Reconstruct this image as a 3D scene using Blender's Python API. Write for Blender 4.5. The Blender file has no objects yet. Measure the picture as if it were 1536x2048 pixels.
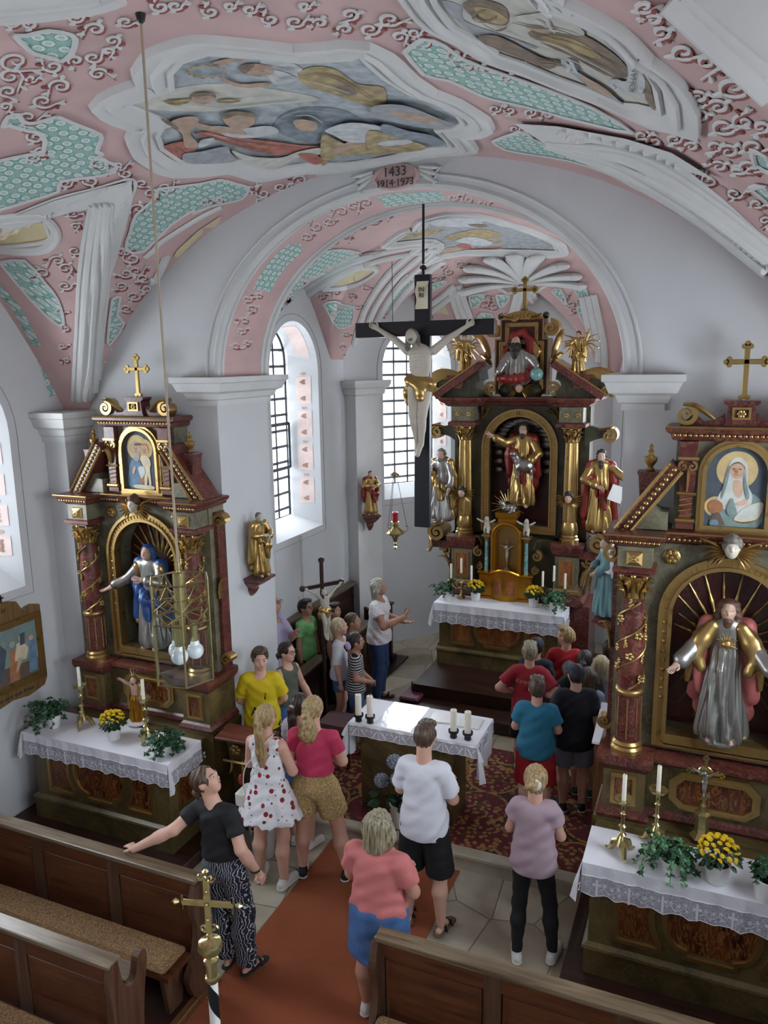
import bpy, bmesh, math, random
import numpy as np
from mathutils import Vector, Matrix, Euler, Quaternion
from mathutils.geometry import delaunay_2d_cdt
random.seed(7); np.random.seed(7)
COL = bpy.context.scene.collection
PI = math.pi
# ---------------------------------------------------------------- camera
CAM = np.array([2.5, 0.0, 4.6]); FOC = 1544.0
_y, _p, _r = (math.radians(a) for a in (23.2, 11.1, -0.86))
FWD = np.array([-math.sin(_y)*math.cos(_p), math.cos(_y)*math.cos(_p), -math.sin(_p)])
_rt = np.array([math.cos(_y), math.sin(_y), 0.0]); _up = np.cross(_rt, FWD)
RGT = math.cos(_r)*_rt + math.sin(_r)*_up; UPV = -math.sin(_r)*_rt + math.cos(_r)*_up
def ray(px, py): return FWD + (px-768)/FOC*RGT - (py-1024)/FOC*UPV
def at_z(px, py, z):
    d = ray(px, py); return CAM + d*((z-CAM[2])/d[2])
def at_y(px, py, y):
    d = ray(px, py); return CAM + d*(y/d[1])
def at_x(px, py, x):
    d = ray(px, py); return CAM + d*((x-CAM[0])/d[0])
cd = bpy.data.cameras.new('camera'); cam = bpy.data.objects.new('camera', cd); COL.objects.link(cam)
cd.sensor_fit = 'VERTICAL'; cd.sensor_height = 36.0; cd.lens = FOC/2048*36.0; cd.clip_start = .05
cam.matrix_world = Matrix(((RGT[0], UPV[0], -FWD[0], CAM[0]), (RGT[1], UPV[1], -FWD[1], CAM[1]), (RGT[2], UPV[2], -FWD[2], CAM[2]), (0, 0, 0, 1)))
bpy.context.scene.camera = cam
# ---------------------------------------------------------------- materials
MATS = {}
def hexc(c):
    if isinstance(c, str):
        c = c.lstrip('#'); v = [int(c[i:i+2], 16)/255 for i in (0, 2, 4)]
        return tuple((x/12.92 if x <= .04045 else ((x+.055)/1.055)**2.4) for x in v)
    return c
class NT:
    def __init__(s, name):
        s.m = bpy.data.materials.new(name); s.m.use_nodes = True
        s.t = s.m.node_tree; s.b = s.t.nodes['Principled BSDF']; s.co = None
    def n(s, typ, **kw):
        nd = s.t.nodes.new(typ)
        for k, v in kw.items():
            if k.startswith('i_'): 
                key = k[2:]; key = int(key) if key.isdigit() else key
                nd.inputs[key].default_value = v
            else: setattr(nd, k, v)
        return nd
    def l(s, a, b): s.t.links.new(a, b)
    def coord(s, kind='Object', scale=(1, 1, 1), rot=(0, 0, 0)):
        tc = s.n('ShaderNodeTexCoord'); mp = s.n('ShaderNodeMapping'); mp.inputs['Scale'].default_value = scale; mp.inputs['Rotation'].default_value = rot
        s.l(tc.outputs[kind], mp.inputs['Vector']); return mp.outputs['Vector']
    def ramp(s, fac, stops, interp='LINEAR'):
        r = s.n('ShaderNodeValToRGB'); e = r.color_ramp; e.interpolation = interp
        while len(e.elements) < len(stops): e.elements.new(.5)
        for el, (p, c) in zip(e.elements, stops): el.position = p; el.color = (*hexc(c), 1) if not isinstance(c, float) else (c, c, c, 1)
        s.l(fac, r.inputs['Fac']); return r.outputs['Color']
    def mix(s, fac, a, b, mode='MIX'):
        m = s.n('ShaderNodeMixRGB', blend_type=mode)
        for v, k in ((fac, 0), (a, 1), (b, 2)):
            if hasattr(v, 'links') or hasattr(v, 'is_linked'): s.l(v, m.inputs[k])
            elif k == 0: m.inputs[0].default_value = v
            else: m.inputs[k].default_value = (*hexc(v), 1)
        return m.outputs['Color']
    def math(s, op, a, b=0.0):
        m = s.n('ShaderNodeMath', operation=op)
        for v, k in ((a, 0), (b, 1)):
            if hasattr(v, 'is_linked'): s.l(v, m.inputs[k])
            else: m.inputs[k].default_value = v
        return m.outputs[0]
    def bump(s, h, strength=.3, dist=.01):
        b = s.n('ShaderNodeBump'); b.inputs['Strength'].default_value = strength; b.inputs['Distance'].default_value = dist
        s.l(h, b.inputs['Height']); s.l(b.outputs['Normal'], s.b.inputs['Normal'])
    def out(s, col=None, rough=.6, metal=0., **kw):
        if col is not None:
            if hasattr(col, 'is_linked'): s.l(col, s.b.inputs['Base Color'])
            else: s.b.inputs['Base Color'].default_value = (*hexc(col), 1)
        if hasattr(rough, 'is_linked'): s.l(rough, s.b.inputs['Roughness'])
        else: s.b.inputs['Roughness'].default_value = rough
        s.b.inputs['Metallic'].default_value = metal
        for k, v in kw.items(): s.b.inputs[k.replace('_', ' ')].default_value = v
        return s.m
def plain(name, col, rough=.6, metal=0., var=.12, scale=6., bump=0., bscale=None, **kw):
    """colour with gentle cloudy variation"""
    if name in MATS: return MATS[name]
    t = NT(name); v = t.coord(); nz = t.n('ShaderNodeTexNoise'); nz.inputs['Scale'].default_value = scale; nz.inputs['Detail'].default_value = 4
    t.l(v, nz.inputs['Vector']); c = hexc(col)
    dk = tuple(max(0, x*(1-var)) for x in c); lt = tuple(min(1, x*(1+var)) for x in c)
    cc = t.ramp(nz.outputs['Fac'], [(.3, dk), (.7, lt)])
    if bump:
        n2 = t.n('ShaderNodeTexNoise'); n2.inputs['Scale'].default_value = bscale or scale*4; t.l(v, n2.inputs['Vector']); t.bump(n2.outputs['Fac'], bump)
    MATS[name] = t.out(cc, rough, metal, **kw); return MATS[name]
def marble(name, c1, c2, c3=None, scale=3., rough=.3, stretch=(1, 1, 1), veins=.5):
    if name in MATS: return MATS[name]
    t = NT(name); v = t.coord(scale=stretch)
    a = t.n('ShaderNodeTexNoise'); a.inputs['Scale'].default_value = scale; a.inputs['Detail'].default_value = 8; a.inputs['Distortion'].default_value = 1.6
    t.l(v, a.inputs['Vector'])
    w = t.n('ShaderNodeTexNoise'); w.inputs['Scale'].default_value = scale*2.3; w.inputs['Detail'].default_value = 6; w.inputs['Distortion'].default_value = 2.5
    t.l(v, w.inputs['Vector'])
    base = t.ramp(a.outputs['Fac'], [(.3, c1), (.68, c2)])
    vein = t.ramp(t.math('ABSOLUTE', t.math('SUBTRACT', w.outputs['Fac'], .5)), [(.0, 1.), (.045, 0.)])
    MATS[name] = t.out(t.mix(t.math('MULTIPLY', vein, veins), base, c3 or c2), rough); return MATS[name]
def wood(name, c1, c2, axis='X', rough=.4, scale=1.):
    if name in MATS: return MATS[name]
    t = NT(name); st = {'X': (.6, 7, 7), 'Y': (7, .6, 7), 'Z': (7, 7, .6)}[axis]
    v = t.coord(scale=tuple(x*scale for x in st)); a = t.n('ShaderNodeTexNoise'); a.inputs['Scale'].default_value = 3.5; a.inputs['Detail'].default_value = 7; a.inputs['Distortion'].default_value = .6
    t.l(v, a.inputs['Vector']); col = t.ramp(a.outputs['Fac'], [(.28, c1), (.72, c2)]); t.bump(a.outputs['Fac'], .08, .005)
    MATS[name] = t.out(col, rough); return MATS[name]
def gold(name, col='#b0925c', rough=.33, dark='#5a4220', scale=9.):
    if name in MATS: return MATS[name]
    t = NT(name); v = t.coord(); a = t.n('ShaderNodeTexNoise'); a.inputs['Scale'].default_value = scale; a.inputs['Detail'].default_value = 5; t.l(v, a.inputs['Vector'])
    c = t.ramp(a.outputs['Fac'], [(.2, dark), (.40, col)]); b = t.n('ShaderNodeTexNoise'); b.inputs['Scale'].default_value = 40; t.l(v, b.inputs['Vector']); t.bump(b.outputs['Fac'], .15, .004)
    MATS[name] = t.out(c, rough, .85); return MATS[name]
# ---------------------------------------------------------------- objects
def link(name, me, mats=None, parent=None, loc=None, rz=None, smooth=False):
    o = bpy.data.objects.new(name, me); COL.objects.link(o)
    for m in (mats if isinstance(mats, (list, tuple)) else [mats]):
        if m is not None: me.materials.append(m)
    if parent is not None: o.parent = parent
    if loc is not None: o.location = loc
    if rz is not None: o.rotation_euler = (0, 0, rz)
    if smooth and len(me.polygons): me.polygons.foreach_set('use_smooth', [True]*len(me.polygons))
    return o
def tag(o, label=None, cat=None, group=None, kind=None):
    for k, v in (('label', label), ('category', cat), ('group', group), ('kind', kind)):
        if v: o[k] = v
    return o
def empty(name, loc=(0, 0, 0), rz=0., label=None, cat=None, group=None):
    o = bpy.data.objects.new(name, None); COL.objects.link(o); o.location = loc; o.rotation_euler = (0, 0, rz); o.empty_display_size = .1
    return tag(o, label, cat, group)
def copy_tree(o, parent=None):
    c = o.copy(); COL.objects.link(c)
    if parent is not None: c.parent = parent
    for ch in [x for x in COL.objects if x.parent == o]: copy_tree(ch, c)
    return c
class MB:
    """collects geometry for ONE mesh object"""
    def __init__(s): s.v = []; s.f = []; s.m = []
    def add(s, vs, fs, mi=0, M=None):
        b = len(s.v)
        if M is not None: vs = [tuple(M @ Vector(p)) for p in vs]
        s.v.extend(tuple(map(float, p)) for p in vs); s.f.extend(tuple(b+i for i in f) for f in fs); s.m.extend([mi]*len(fs)); return s
    def box(s, c, d, mi=0, M=None, bev=0.):
        x, y, z = (k/2 for k in d)
        if bev <= 0:
            vs = [(c[0]+sx*x, c[1]+sy*y, c[2]+sz*z) for sz in (-1, 1) for sy in (-1, 1) for sx in (-1, 1)]
            fs = [(0, 2, 3, 1), (4, 5, 7, 6), (0, 1, 5, 4), (2, 6, 7, 3), (0, 4, 6, 2), (1, 3, 7, 5)]
            return s.add(vs, fs, mi, M)
        bev = min(bev, x*.9, y*.9, z*.9); rings = []
        for zz, i in ((-z, bev), (-z+bev, 0), (z-bev, 0), (z, bev)):
            xx, yy = x-i, y-i; b2 = bev*.7
            rings.append([(c[0]+a, c[1]+b, c[2]+zz) for a, b in ((-xx+b2, -yy), (xx-b2, -yy), (xx, -yy+b2), (xx, yy-b2), (xx-b2, yy), (-xx+b2, yy), (-xx, yy-b2), (-xx, -yy+b2))])
        return s.loft(rings, mi, M)
    def b2(s, x0, x1, y0, y1, z0, z1, mi=0, M=None, bev=0.): return s.box(((x0+x1)/2, (y0+y1)/2, (z0+z1)/2), (x1-x0, y1-y0, z1-z0), mi, M, bev)
    def loft(s, rings, mi=0, M=None, caps=True, closed=True):
        n = len(rings[0]); vs = [p for r in rings for p in r]; fs = []
        for i in range(len(rings)-1):
            for j in range(n if closed else n-1):
                k = (j+1) % n; fs.append((i*n+j, i*n+k, (i+1)*n+k, (i+1)*n+j))
        if caps: fs.append(tuple(range(n-1, -1, -1))); fs.append(tuple((len(rings)-1)*n+j for j in range(n)))
        return s.add(vs, fs, mi, M)
    def lathe(s, prof, n=20, mi=0, M=None, c=(0, 0, 0), flute=0, fd=0.):
        rings = []
        for r, z in prof:
            ring = []
            for j in range(n):
                a = 2*PI*j/n; rr = r*(1-fd*(.5+.5*math.cos(flute*a))) if flute else r
                ring.append((c[0]+rr*math.cos(a), c[1]+rr*math.sin(a), c[2]+z))
            rings.append(ring)
        return s.loft(rings, mi, M)
    def tube(s, pts, r, n=8, mi=0, M=None, flat=1., ups=None):
        pts = [Vector(p) for p in pts]; k = len(pts); rings = []
        rs = r if isinstance(r, (list, tuple, np.ndarray)) else [r]*k; prev = None
        for i in range(k):
            t = (pts[min(i+1, k-1)]-pts[max(i-1, 0)]); t = t.normalized() if t.length > 1e-9 else Vector((0, 0, 1))
            if ups is not None: a = t.cross(Vector(ups[i])); 
            elif prev is None: a = t.cross(Vector((0, 0, 1)) if abs(t.z) < .9 else Vector((1, 0, 0)))
            else: a = t.cross(t.cross(prev).cross(t)) if False else (prev - t*prev.dot(t))
            a = a.normalized() if a.length > 1e-9 else t.orthogonal().normalized(); prev = a; b = t.cross(a).normalized()
            rings.append([tuple(pts[i]+a*rs[i]*math.cos(2*PI*j/n)+b*rs[i]*flat*math.sin(2*PI*j/n)) for j in range(n)])
        return s.loft(rings, mi, M)
    def prism(s, poly, y0, y1, mi=0, M=None):
        """polygon in (x,z), extruded along y"""
        pts, tris = tess(poly); n = len(pts)
        fs = [(a, b, c) for a, b, c in tris]+[(n+c, n+b, n+a) for a, b, c in tris]
        m = len(poly); vs = [(x, y0, z) for x, z in pts]+[(x, y1, z) for x, z in pts]
        area = sum(poly[i][0]*poly[(i+1) % m][1]-poly[(i+1) % m][0]*poly[i][1] for i in range(m))
        o = len(vs); vs += [(x, y0, z) for x, z in poly]+[(x, y1, z) for x, z in poly]
        for i in range(m):
            k = (i+1) % m; q = (o+i, o+k, o+m+k, o+m+i); fs.append(q if area > 0 else q[::-1])
        return s.add(vs, fs, mi, M)
    def sph(s, c, r, n=12, mi=0, M=None, sq=(1, 1, 1)):
        prof = [(max(1e-4, r*math.sin(PI*i/n)), -r*math.cos(PI*i/n)) for i in range(n+1)]
        vs0 = MB().lathe(prof, n*2); 
        return s.add([(c[0]+p[0]*sq[0], c[1]+p[1]*sq[1], c[2]+p[2]*sq[2]) for p in vs0.v], vs0.f, mi, M)
    def build(s, name, mats, parent=None, loc=None, rz=None, smooth=False, fix=True):
        me = bpy.data.meshes.new(name); me.from_pydata(s.v, [], s.f); 
        if fix:
            bm = bmesh.new(); bm.from_mesh(me); bmesh.ops.recalc_face_normals(bm, faces=bm.faces); bm.to_mesh(me); bm.free()
        if len(me.polygons) == len(s.m): me.polygons.foreach_set('material_index', s.m)
        o = link(name, me, mats, parent, loc, rz, False)
        if smooth: smooth_by_angle(me, 40)
        return o
def smooth_by_angle(me, deg):
    bm = bmesh.new(); bm.from_mesh(me); a = math.radians(deg)
    for e in bm.edges: e.smooth = not (len(e.link_faces) == 2 and e.calc_face_angle(0) > a)
    for f in bm.faces: f.smooth = True
    bm.to_mesh(me); bm.free()
def tess(poly, inner=None):
    """triangulate a (possibly concave) polygon, optional extra inner points -> pts, tris"""
    pts = [Vector(p) for p in poly]; n = len(pts)
    if inner: pts += [Vector(p) for p in inner]
    r = delaunay_2d_cdt(pts, [], [list(range(n))], 1, 1e-6)
    out = []
    for f in r[2]:
        f = list(f)
        for i in range(1, len(f)-1): out.append((f[0], f[i], f[i+1]))
    return [(p.x, p.y) for p in r[0]], out
def arc(cx, cz, r, a0, a1, n=16, rz=None):
    rz = r if rz is None else rz
    return [(cx+r*math.cos(a0+(a1-a0)*i/n), cz+rz*math.sin(a0+(a1-a0)*i/n)) for i in range(n+1)]
def arch_poly(hw, z0, zs, n=18, rise=None):
    """arched outline, counter-clockwise from bottom-left"""
    return [(-hw, z0), (hw, z0)]+arc(0, zs, hw, 0, PI, n, rise)
def band(outer, inner, y0, y1, mb, mi=0, M=None):
    """ring between two closed outlines with the same count, extruded along y"""
    n = len(outer); vs = [(x, y0, z) for x, z in outer]+[(x, y0, z) for x, z in inner]+[(x, y1, z) for x, z in outer]+[(x, y1, z) for x, z in inner]
    fs = []
    for i in range(n):
        k = (i+1) % n; fs += [(i, k, n+k, n+i), (2*n+i, 3*n+i, 3*n+k, 2*n+k), (i, 2*n+i, 2*n+k, k), (n+i, n+k, 3*n+k, 3*n+i)]
    return mb.add(vs, fs, mi, M)
def spiral(cx, cz, r, turns=1.6, a0=0., sgn=1, n=40, r1=.12):
    return [(cx+r*(1-(1-r1)*i/n)*math.cos(a0+sgn*2*PI*turns*i/n), cz+r*(1-(1-r1)*i/n)*math.sin(a0+sgn*2*PI*turns*i/n)) for i in range(n+1)]
# ---------------------------------------------------------------- implicit surfaces
def V3(*a): return np.array(a, float)
class SD:
    """smooth union of round cones, ellipsoids and boxes, meshed by surface nets"""
    def __init__(s, k=.03): s.p = []; s.k = k; s.cuts = []; s.disp = None
    def cap(s, a, b, ra, rb=None, mi=0, k=None, flat=False, fa=False, sub=False, sq=None):
        s.p.append(('cap', np.array(a, float), np.array(b, float), ra, ra if rb is None else rb, mi, s.k if k is None else k, flat, fa, sub, sq)); return s
    def ell(s, c, r, mi=0, k=None, R=None, sub=False):
        s.p.append(('ell', np.array(c, float), np.array(r, float), R, None, mi, s.k if k is None else k, False, False, sub, None)); return s
    def box(s, c, h, rnd=.01, mi=0, k=None, R=None, sub=False):
        s.p.append(('box', np.array(c, float), np.array(h, float), R, rnd, mi, s.k if k is None else k, False, False, sub, None)); return s
    def chain(s, pts, rs, mi=0, k=None):
        for i in range(len(pts)-1): s.cap(pts[i], pts[i+1], rs[i], rs[i+1], mi, k)
        return s
    def cut(s, p, n): s.cuts.append((np.array(p, float), np.array(n, float)/np.linalg.norm(n))); return s
    def xform(s, R, t0, t1=None):
        """rotate every primitive about t0 by the 3x3 R, then shift by t1"""
        t0 = np.array(t0, float); t1 = np.zeros(3) if t1 is None else np.array(t1, float); q = []
        for P in s.p:
            P = list(P); P[1] = R @ (P[1]-t0)+t0+t1
            if P[0] == 'cap': P[2] = R @ (P[2]-t0)+t0+t1
            else: P[3] = R if P[3] is None else R @ P[3]
            q.append(tuple(P))
        s.p = q; s.cuts = [(R @ (a-t0)+t0+t1, R @ b) for a, b in s.cuts]; return s
    def dist(s, P, X):
        t = P[0]
        if t == 'cap':
            a, b, ra, rb = P[1:5]; ab = b-a; L2 = max(ab @ ab, 1e-12); v = X-a; u = (v @ ab)/L2; uc = np.clip(u, 0, 1)
            d = v-uc[..., None]*ab
            if P[10] is not None: d = d/np.array(P[10])
            d = np.sqrt((d*d).sum(-1))-(ra+(rb-ra)*uc)
            if P[7]: d = np.maximum(d, (u-1)*math.sqrt(L2))
            if P[8]: d = np.maximum(d, -u*math.sqrt(L2))
            return d
        v = X-P[1]
        if P[3] is not None: v = v @ P[3]
        if t == 'ell':
            k0 = np.sqrt(((v/P[2])**2).sum(-1)); k1 = np.sqrt(((v/P[2]**2)**2).sum(-1))+1e-9
            return k0*(k0-1)/k1
        q = np.abs(v)-(P[2]-P[4]); return np.sqrt((np.maximum(q, 0)**2).sum(-1))+np.minimum(q.max(-1), 0)-P[4]
    def bounds(s, P):
        if P[0] == 'cap':
            m = max(P[3], P[4])*(max(P[10]) if P[10] is not None else 1); return np.minimum(P[1], P[2])-m, np.maximum(P[1], P[2])+m
        m = P[2] if P[3] is None else np.full(3, np.linalg.norm(P[2]) if P[0] == 'box' else P[2].max()); return P[1]-m, P[1]+m
    def mesh(s, h):
        B = [s.bounds(P) for P in s.p if not P[9]]
        lo = np.min([b[0] for b in B], 0)-2.5*h-.012; hi = np.max([b[1] for b in B], 0)+2.5*h+.012
        n = np.ceil((hi-lo)/h).astype(int)+1
        F = np.full(n, 1.0, np.float32); Lb = np.zeros(n, np.int16); Dm = np.full(n, 9.0, np.float32)
        ax = [lo[i]+h*np.arange(n[i]) for i in range(3)]
        for P in s.p:
            b0, b1 = s.bounds(P); m = P[6]+2*h+.012
            i0 = np.maximum(np.floor((b0-m-lo)/h).astype(int), 0); i1 = np.minimum(np.ceil((b1+m-lo)/h).astype(int)+1, n)
            if (i1 <= i0).any(): continue
            sl = tuple(slice(a, b) for a, b in zip(i0, i1))
            X = np.stack(np.meshgrid(*[ax[i][sl[i]] for i in range(3)], indexing='ij'), -1)
            d = s.dist(P, X).astype(np.float32); f = F[sl]; k = max(P[6], 1e-5)
            if P[9]:
                hh = np.maximum(k-np.abs(f+d), 0)/k; F[sl] = np.maximum(f, -d)+hh*hh*k*.25
            else:
                hh = np.maximum(k-np.abs(f-d), 0)/k; F[sl] = np.minimum(f, d)-hh*hh*k*.25
                w = d < Dm[sl]; Lb[sl] = np.where(w, P[5], Lb[sl]); Dm[sl] = np.where(w, d, Dm[sl])
        if s.disp is not None or s.cuts:
            X = np.stack(np.meshgrid(*ax, indexing='ij'), -1)
            if s.disp is not None: F = F+s.disp(X)
            for p, nn in s.cuts: F = np.maximum(F, (X-p) @ nn)
        return nets(F, Lb, lo, h)
    def build(s, name, mats, h=.01, parent=None, loc=None, rz=None, extra=None):
        V, Q, L = s.mesh(h)
        for e in (extra or []):
            v2, q2, l2 = e; Q = np.concatenate([Q, q2+len(V)]); V = np.concatenate([V, v2]); L = np.concatenate([L, l2])
        return from_np(name, V, Q, L, mats, parent, loc, rz)
def from_np(name, V, Q, L, mats, parent=None, loc=None, rz=None):
    me = bpy.data.meshes.new(name); me.from_pydata(V.tolist(), [], Q.tolist())
    o = link(name, me, mats, parent, loc, rz)
    me.polygons.foreach_set('material_index', np.asarray(L, np.int32)); me.polygons.foreach_set('use_smooth', [True]*len(me.polygons)); me.update(); return o
def nets(F, Lb, lo, h):
    S = F < 0; n = np.array(F.shape); c = np.zeros(n-1, np.int8)
    for dx in (0, 1):
        for dy in (0, 1):
            for dz in (0, 1): c += S[dx:n[0]-1+dx, dy:n[1]-1+dy, dz:n[2]-1+dz]
    idx = np.argwhere((c > 0) & (c < 8)); vid = np.full(n-1, -1, np.int64); vid[tuple(idx.T)] = np.arange(len(idx))
    acc = np.zeros((len(idx), 3)); cnt = np.zeros(len(idx))
    cor = [(x, y, z) for x in (0, 1) for y in (0, 1) for z in (0, 1)]
    for a in cor:
        for b in cor:
            if sum(abs(a[i]-b[i]) for i in range(3)) == 1 and a < b:
                fa = F[tuple((idx+a).T)]; fb = F[tuple((idx+b).T)]; w = (fa < 0) != (fb < 0)
                t = np.where(w, fa/np.where(w, fa-fb, 1), 0)
                p = np.array(a)+t[:, None]*(np.array(b)-np.array(a)); acc += np.where(w[:, None], p, 0); cnt += w
    V = lo+h*(idx+acc/np.maximum(cnt, 1)[:, None]); Q = []
    for axis in range(3):
        u, v = [(1, 2), (2, 0), (0, 1)][axis]
        sl0 = [slice(1, -1)]*3; sl0[axis] = slice(0, -1); sl1 = list(sl0); sl1[axis] = slice(1, None)
        A = S[tuple(sl0)]; Bq = S[tuple(sl1)]; e = np.argwhere(A != Bq); 
        if not len(e): continue
        off = np.ones(3, int); off[axis] = 0; e = e+off; sg = S[tuple(e.T)]
        def cell(du, dv):
            q = e.copy(); q[:, u] -= du; q[:, v] -= dv; return vid[tuple(q.T)]
        q = np.stack([cell(1, 1), cell(0, 1), cell(0, 0), cell(1, 0)], 1); q[~sg] = q[~sg][:, ::-1]; Q.append(q)
    Q = np.concatenate(Q); L = Lb[tuple(np.clip(np.round((V[Q].mean(1)-lo)/h).astype(int), 0, n-1).T)]
    return V, Q, L
def rotm(axis, deg):
    return np.array(Matrix.Rotation(math.radians(deg), 3, axis))
# ================================================================ SETTING
M_WALL = plain('white_plaster', '#c6c8ca', .85, var=.04, scale=1.5)
M_STUC = plain('white_stucco', '#c9cac9', .75, var=.06, scale=3)
M_PINK = plain('pink_plaster', '#c3a5a3', .85, var=.10, scale=2.5)
M_CREAM = plain('cream_plaster', '#cfc3a0', .85, var=.06)
M_MAROON = plain('maroon_paint', '#8a4a48', .8, var=.15, scale=12)
M_LINE = plain('grey_line_paint', '#85827d', .8)
def teal():
    t = NT('teal_lattice'); tc = t.n('ShaderNodeTexCoord'); sx = t.n('ShaderNodeSeparateXYZ'); t.l(tc.outputs['Object'], sx.inputs[0])
    cb = t.n('ShaderNodeCombineXYZ'); t.l(sx.outputs['Y'], cb.inputs['X']); t.l(t.math('SUBTRACT', t.math('ABSOLUTE', sx.outputs['X']), sx.outputs['Z']), cb.inputs['Y'])
    vs = []
    for feat, sc, rnd in (('F1', 11., .3), ('DISTANCE_TO_EDGE', 11., .3)):
        v = t.n('ShaderNodeTexVoronoi', voronoi_dimensions='2D', feature=feat); v.inputs['Scale'].default_value = sc; v.inputs['Randomness'].default_value = rnd
        t.l(cb.outputs[0], v.inputs['Vector']); vs.append(v.outputs['Distance'])
    n = t.n('ShaderNodeTexNoise'); n.inputs['Scale'].default_value = 60; t.l(tc.outputs['Object'], n.inputs['Vector'])
    ring = t.ramp(vs[0], [(.0, '#d7dbd6'), (.13, '#8db3ad'), (.20, '#d2d9d4'), (.33, '#cfd8d3'), (.40, '#679d97'), (.52, '#a3c4be')])
    edge = t.ramp(vs[1], [(.02, '#dde0db'), (.07, '#86b3ad'), (.12, '#ffffff')]); c = t.mix(.55, ring, edge, 'MULTIPLY')
    return t.out(t.mix(.25, c, n.outputs['Color'], 'SOFT_LIGHT'), .85)
M_TEAL = teal()
def stone_floor():
    t = NT('stone_slabs'); v = t.coord(); a = t.n('ShaderNodeTexVoronoi', voronoi_dimensions='2D', feature='DISTANCE_TO_EDGE'); a.inputs['Scale'].default_value = 1.75; a.inputs['Randomness'].default_value = .6
    b = t.n('ShaderNodeTexVoronoi', voronoi_dimensions='2D'); b.inputs['Scale'].default_value = 1.75; b.inputs['Randomness'].default_value = .6
    n = t.n('ShaderNodeTexNoise'); n.inputs['Scale'].default_value = 3; n.inputs['Detail'].default_value = 6
    for x in (a, b, n): t.l(v, x.inputs['Vector'])
    bw = t.n('ShaderNodeRGBToBW'); t.l(b.outputs['Color'], bw.inputs[0])
    base = t.ramp(bw.outputs[0], [(.2, '#a89d89'), (.45, '#b5ae9e'), (.7, '#c0b6a2'), (.9, '#a8a297')])
    c = t.mix(.5, base, t.ramp(n.outputs['Fac'], [(.3, '#a49a88'), (.7, '#ffffff')]), 'MULTIPLY')
    j = t.ramp(a.outputs['Distance'], [(.0, .8), (.006, .8), (.012, 0.)]); t.bump(t.ramp(a.outputs['Distance'], [(.0, 0.), (.03, 1.)]), .3, .01)
    return t.out(t.mix(j, c, '#4b4438'), .38)
M_FLOOR = stone_floor()
M_STEP = plain('step_limestone', '#a59d8c', .6, var=.14, scale=5)
M_DKWOOD = wood('dark_floor_boards', '#1d0f0b', '#3d241b', 'X', .35)
# ---- vault heights
def zn(x, y):
    ax = np.abs(x); b = 3.1+3.1*np.sqrt(np.maximum(1-(ax/3.65)**2, 0)); d = np.abs(np.mod(y-4.8+1.425, 2.85)-1.425)
    return np.maximum(np.maximum(b, np.where(ax > .6, 5.95-.7*d-.42*d*d, 0)), 4.1)
ADIR = np.array([1.4, 1.7])/math.hypot(1.4, 1.7)         # along the left diagonal wall
def zc(x, y):
    r = np.where(y > 10.25, np.sqrt(x*x+(np.maximum(y-10.25, 0)*1.42)**2), np.abs(x))
    z = 4.25+1.9*np.sqrt(np.maximum(1-(r/2.55)**2, 0))
    d = np.abs(y-8.72); z = np.maximum(z, np.where((np.abs(x) > .5) & (d < 1.6), 5.95-.7*d-.42*d*d, 0))
    for s in (-1, 1):
        cx, cy = 1.8*s, 11.1; t = np.abs((x-cx)*ADIR[0]*-s+(y-cy)*ADIR[1]); nn = (x-0)*.77*s+(y-10.)*.636
        z = np.maximum(z, np.where(nn > .3, 5.62-.8*t-.5*t*t, 0))
    z = np.maximum(z, np.where(y > 10.6, 5.55-.75*np.abs(x)-.55*x*x, 0))
    return np.maximum(z, 4.1)
AHW, AZS, ARI = 1.87, 4.47, 1.53
def za(x, y): 
    return np.where((y > 6.2) & (y < 7.1), AZS+ARI*np.sqrt(np.maximum(1-(x/AHW)**2, 0)), 99.)
def zcc(x, y): return np.where(y > 7.1, zc(x, y), 99.)
def znn(x, y): return np.where(y < 6.2, zn(x, y), 99.)
def hit(px, surf, tmax=14.):
    """where the sight lines through the pixels px meet the vault"""
    px = np.asarray(px, float); D = FWD+((px[:, :1]-768)/FOC)*RGT-((px[:, 1:2]-1024)/FOC)*UPV
    T = np.arange(.6, tmax, .02); n = len(px); lo = np.full(n, np.nan); pr = np.zeros(n, bool)
    for t in T:
        P = CAM+D*t; a = P[:, 2] > surf(P[:, 0], P[:, 1]); w = a & ~pr & np.isnan(lo); lo[w] = t-.02; pr = a
    hi = lo+.02
    for _ in range(18):
        m = (lo+hi)/2; P = CAM+D*m[:, None]; a = P[:, 2] > surf(P[:, 0], P[:, 1]); hi = np.where(a, m, hi); lo = np.where(a, lo, m)
    return CAM+D*lo[:, None]
def normals(P, surf):
    e = .02; x, y = P[:, 0], P[:, 1]; z0 = surf(x, y); gx = (surf(x+e, y)-surf(x-e, y))/(2*e); gy = (surf(x, y+e)-surf(x, y-e))/(2*e)
    gx = np.where(np.abs(gx) > 20, 0, gx); gy = np.where(np.abs(gy) > 20, 0, gy)
    N = np.stack([gx, gy, -np.ones_like(gx)], 1); return N/np.linalg.norm(N, axis=1)[:, None]
def cr(pts, n=6, closed=False):
    """Catmull-Rom through the points"""
    P = [np.array(p, float) for p in pts]; k = len(P); out = []
    for i in range(k if closed else k-1):
        a, b, c, d = (P[(i-1) % k], P[i], P[(i+1) % k], P[(i+2) % k]) if closed else (P[max(i-1, 0)], P[i], P[i+1], P[min(i+2, k-1)])
        for j in range(n):
            t = j/n; out.append(.5*((2*b)+(c-a)*t+(2*a-5*b+4*c-d)*t*t+(3*b-a-3*c+d)*t**3))
    if not closed: out.append(P[-1])
    return out
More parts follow.
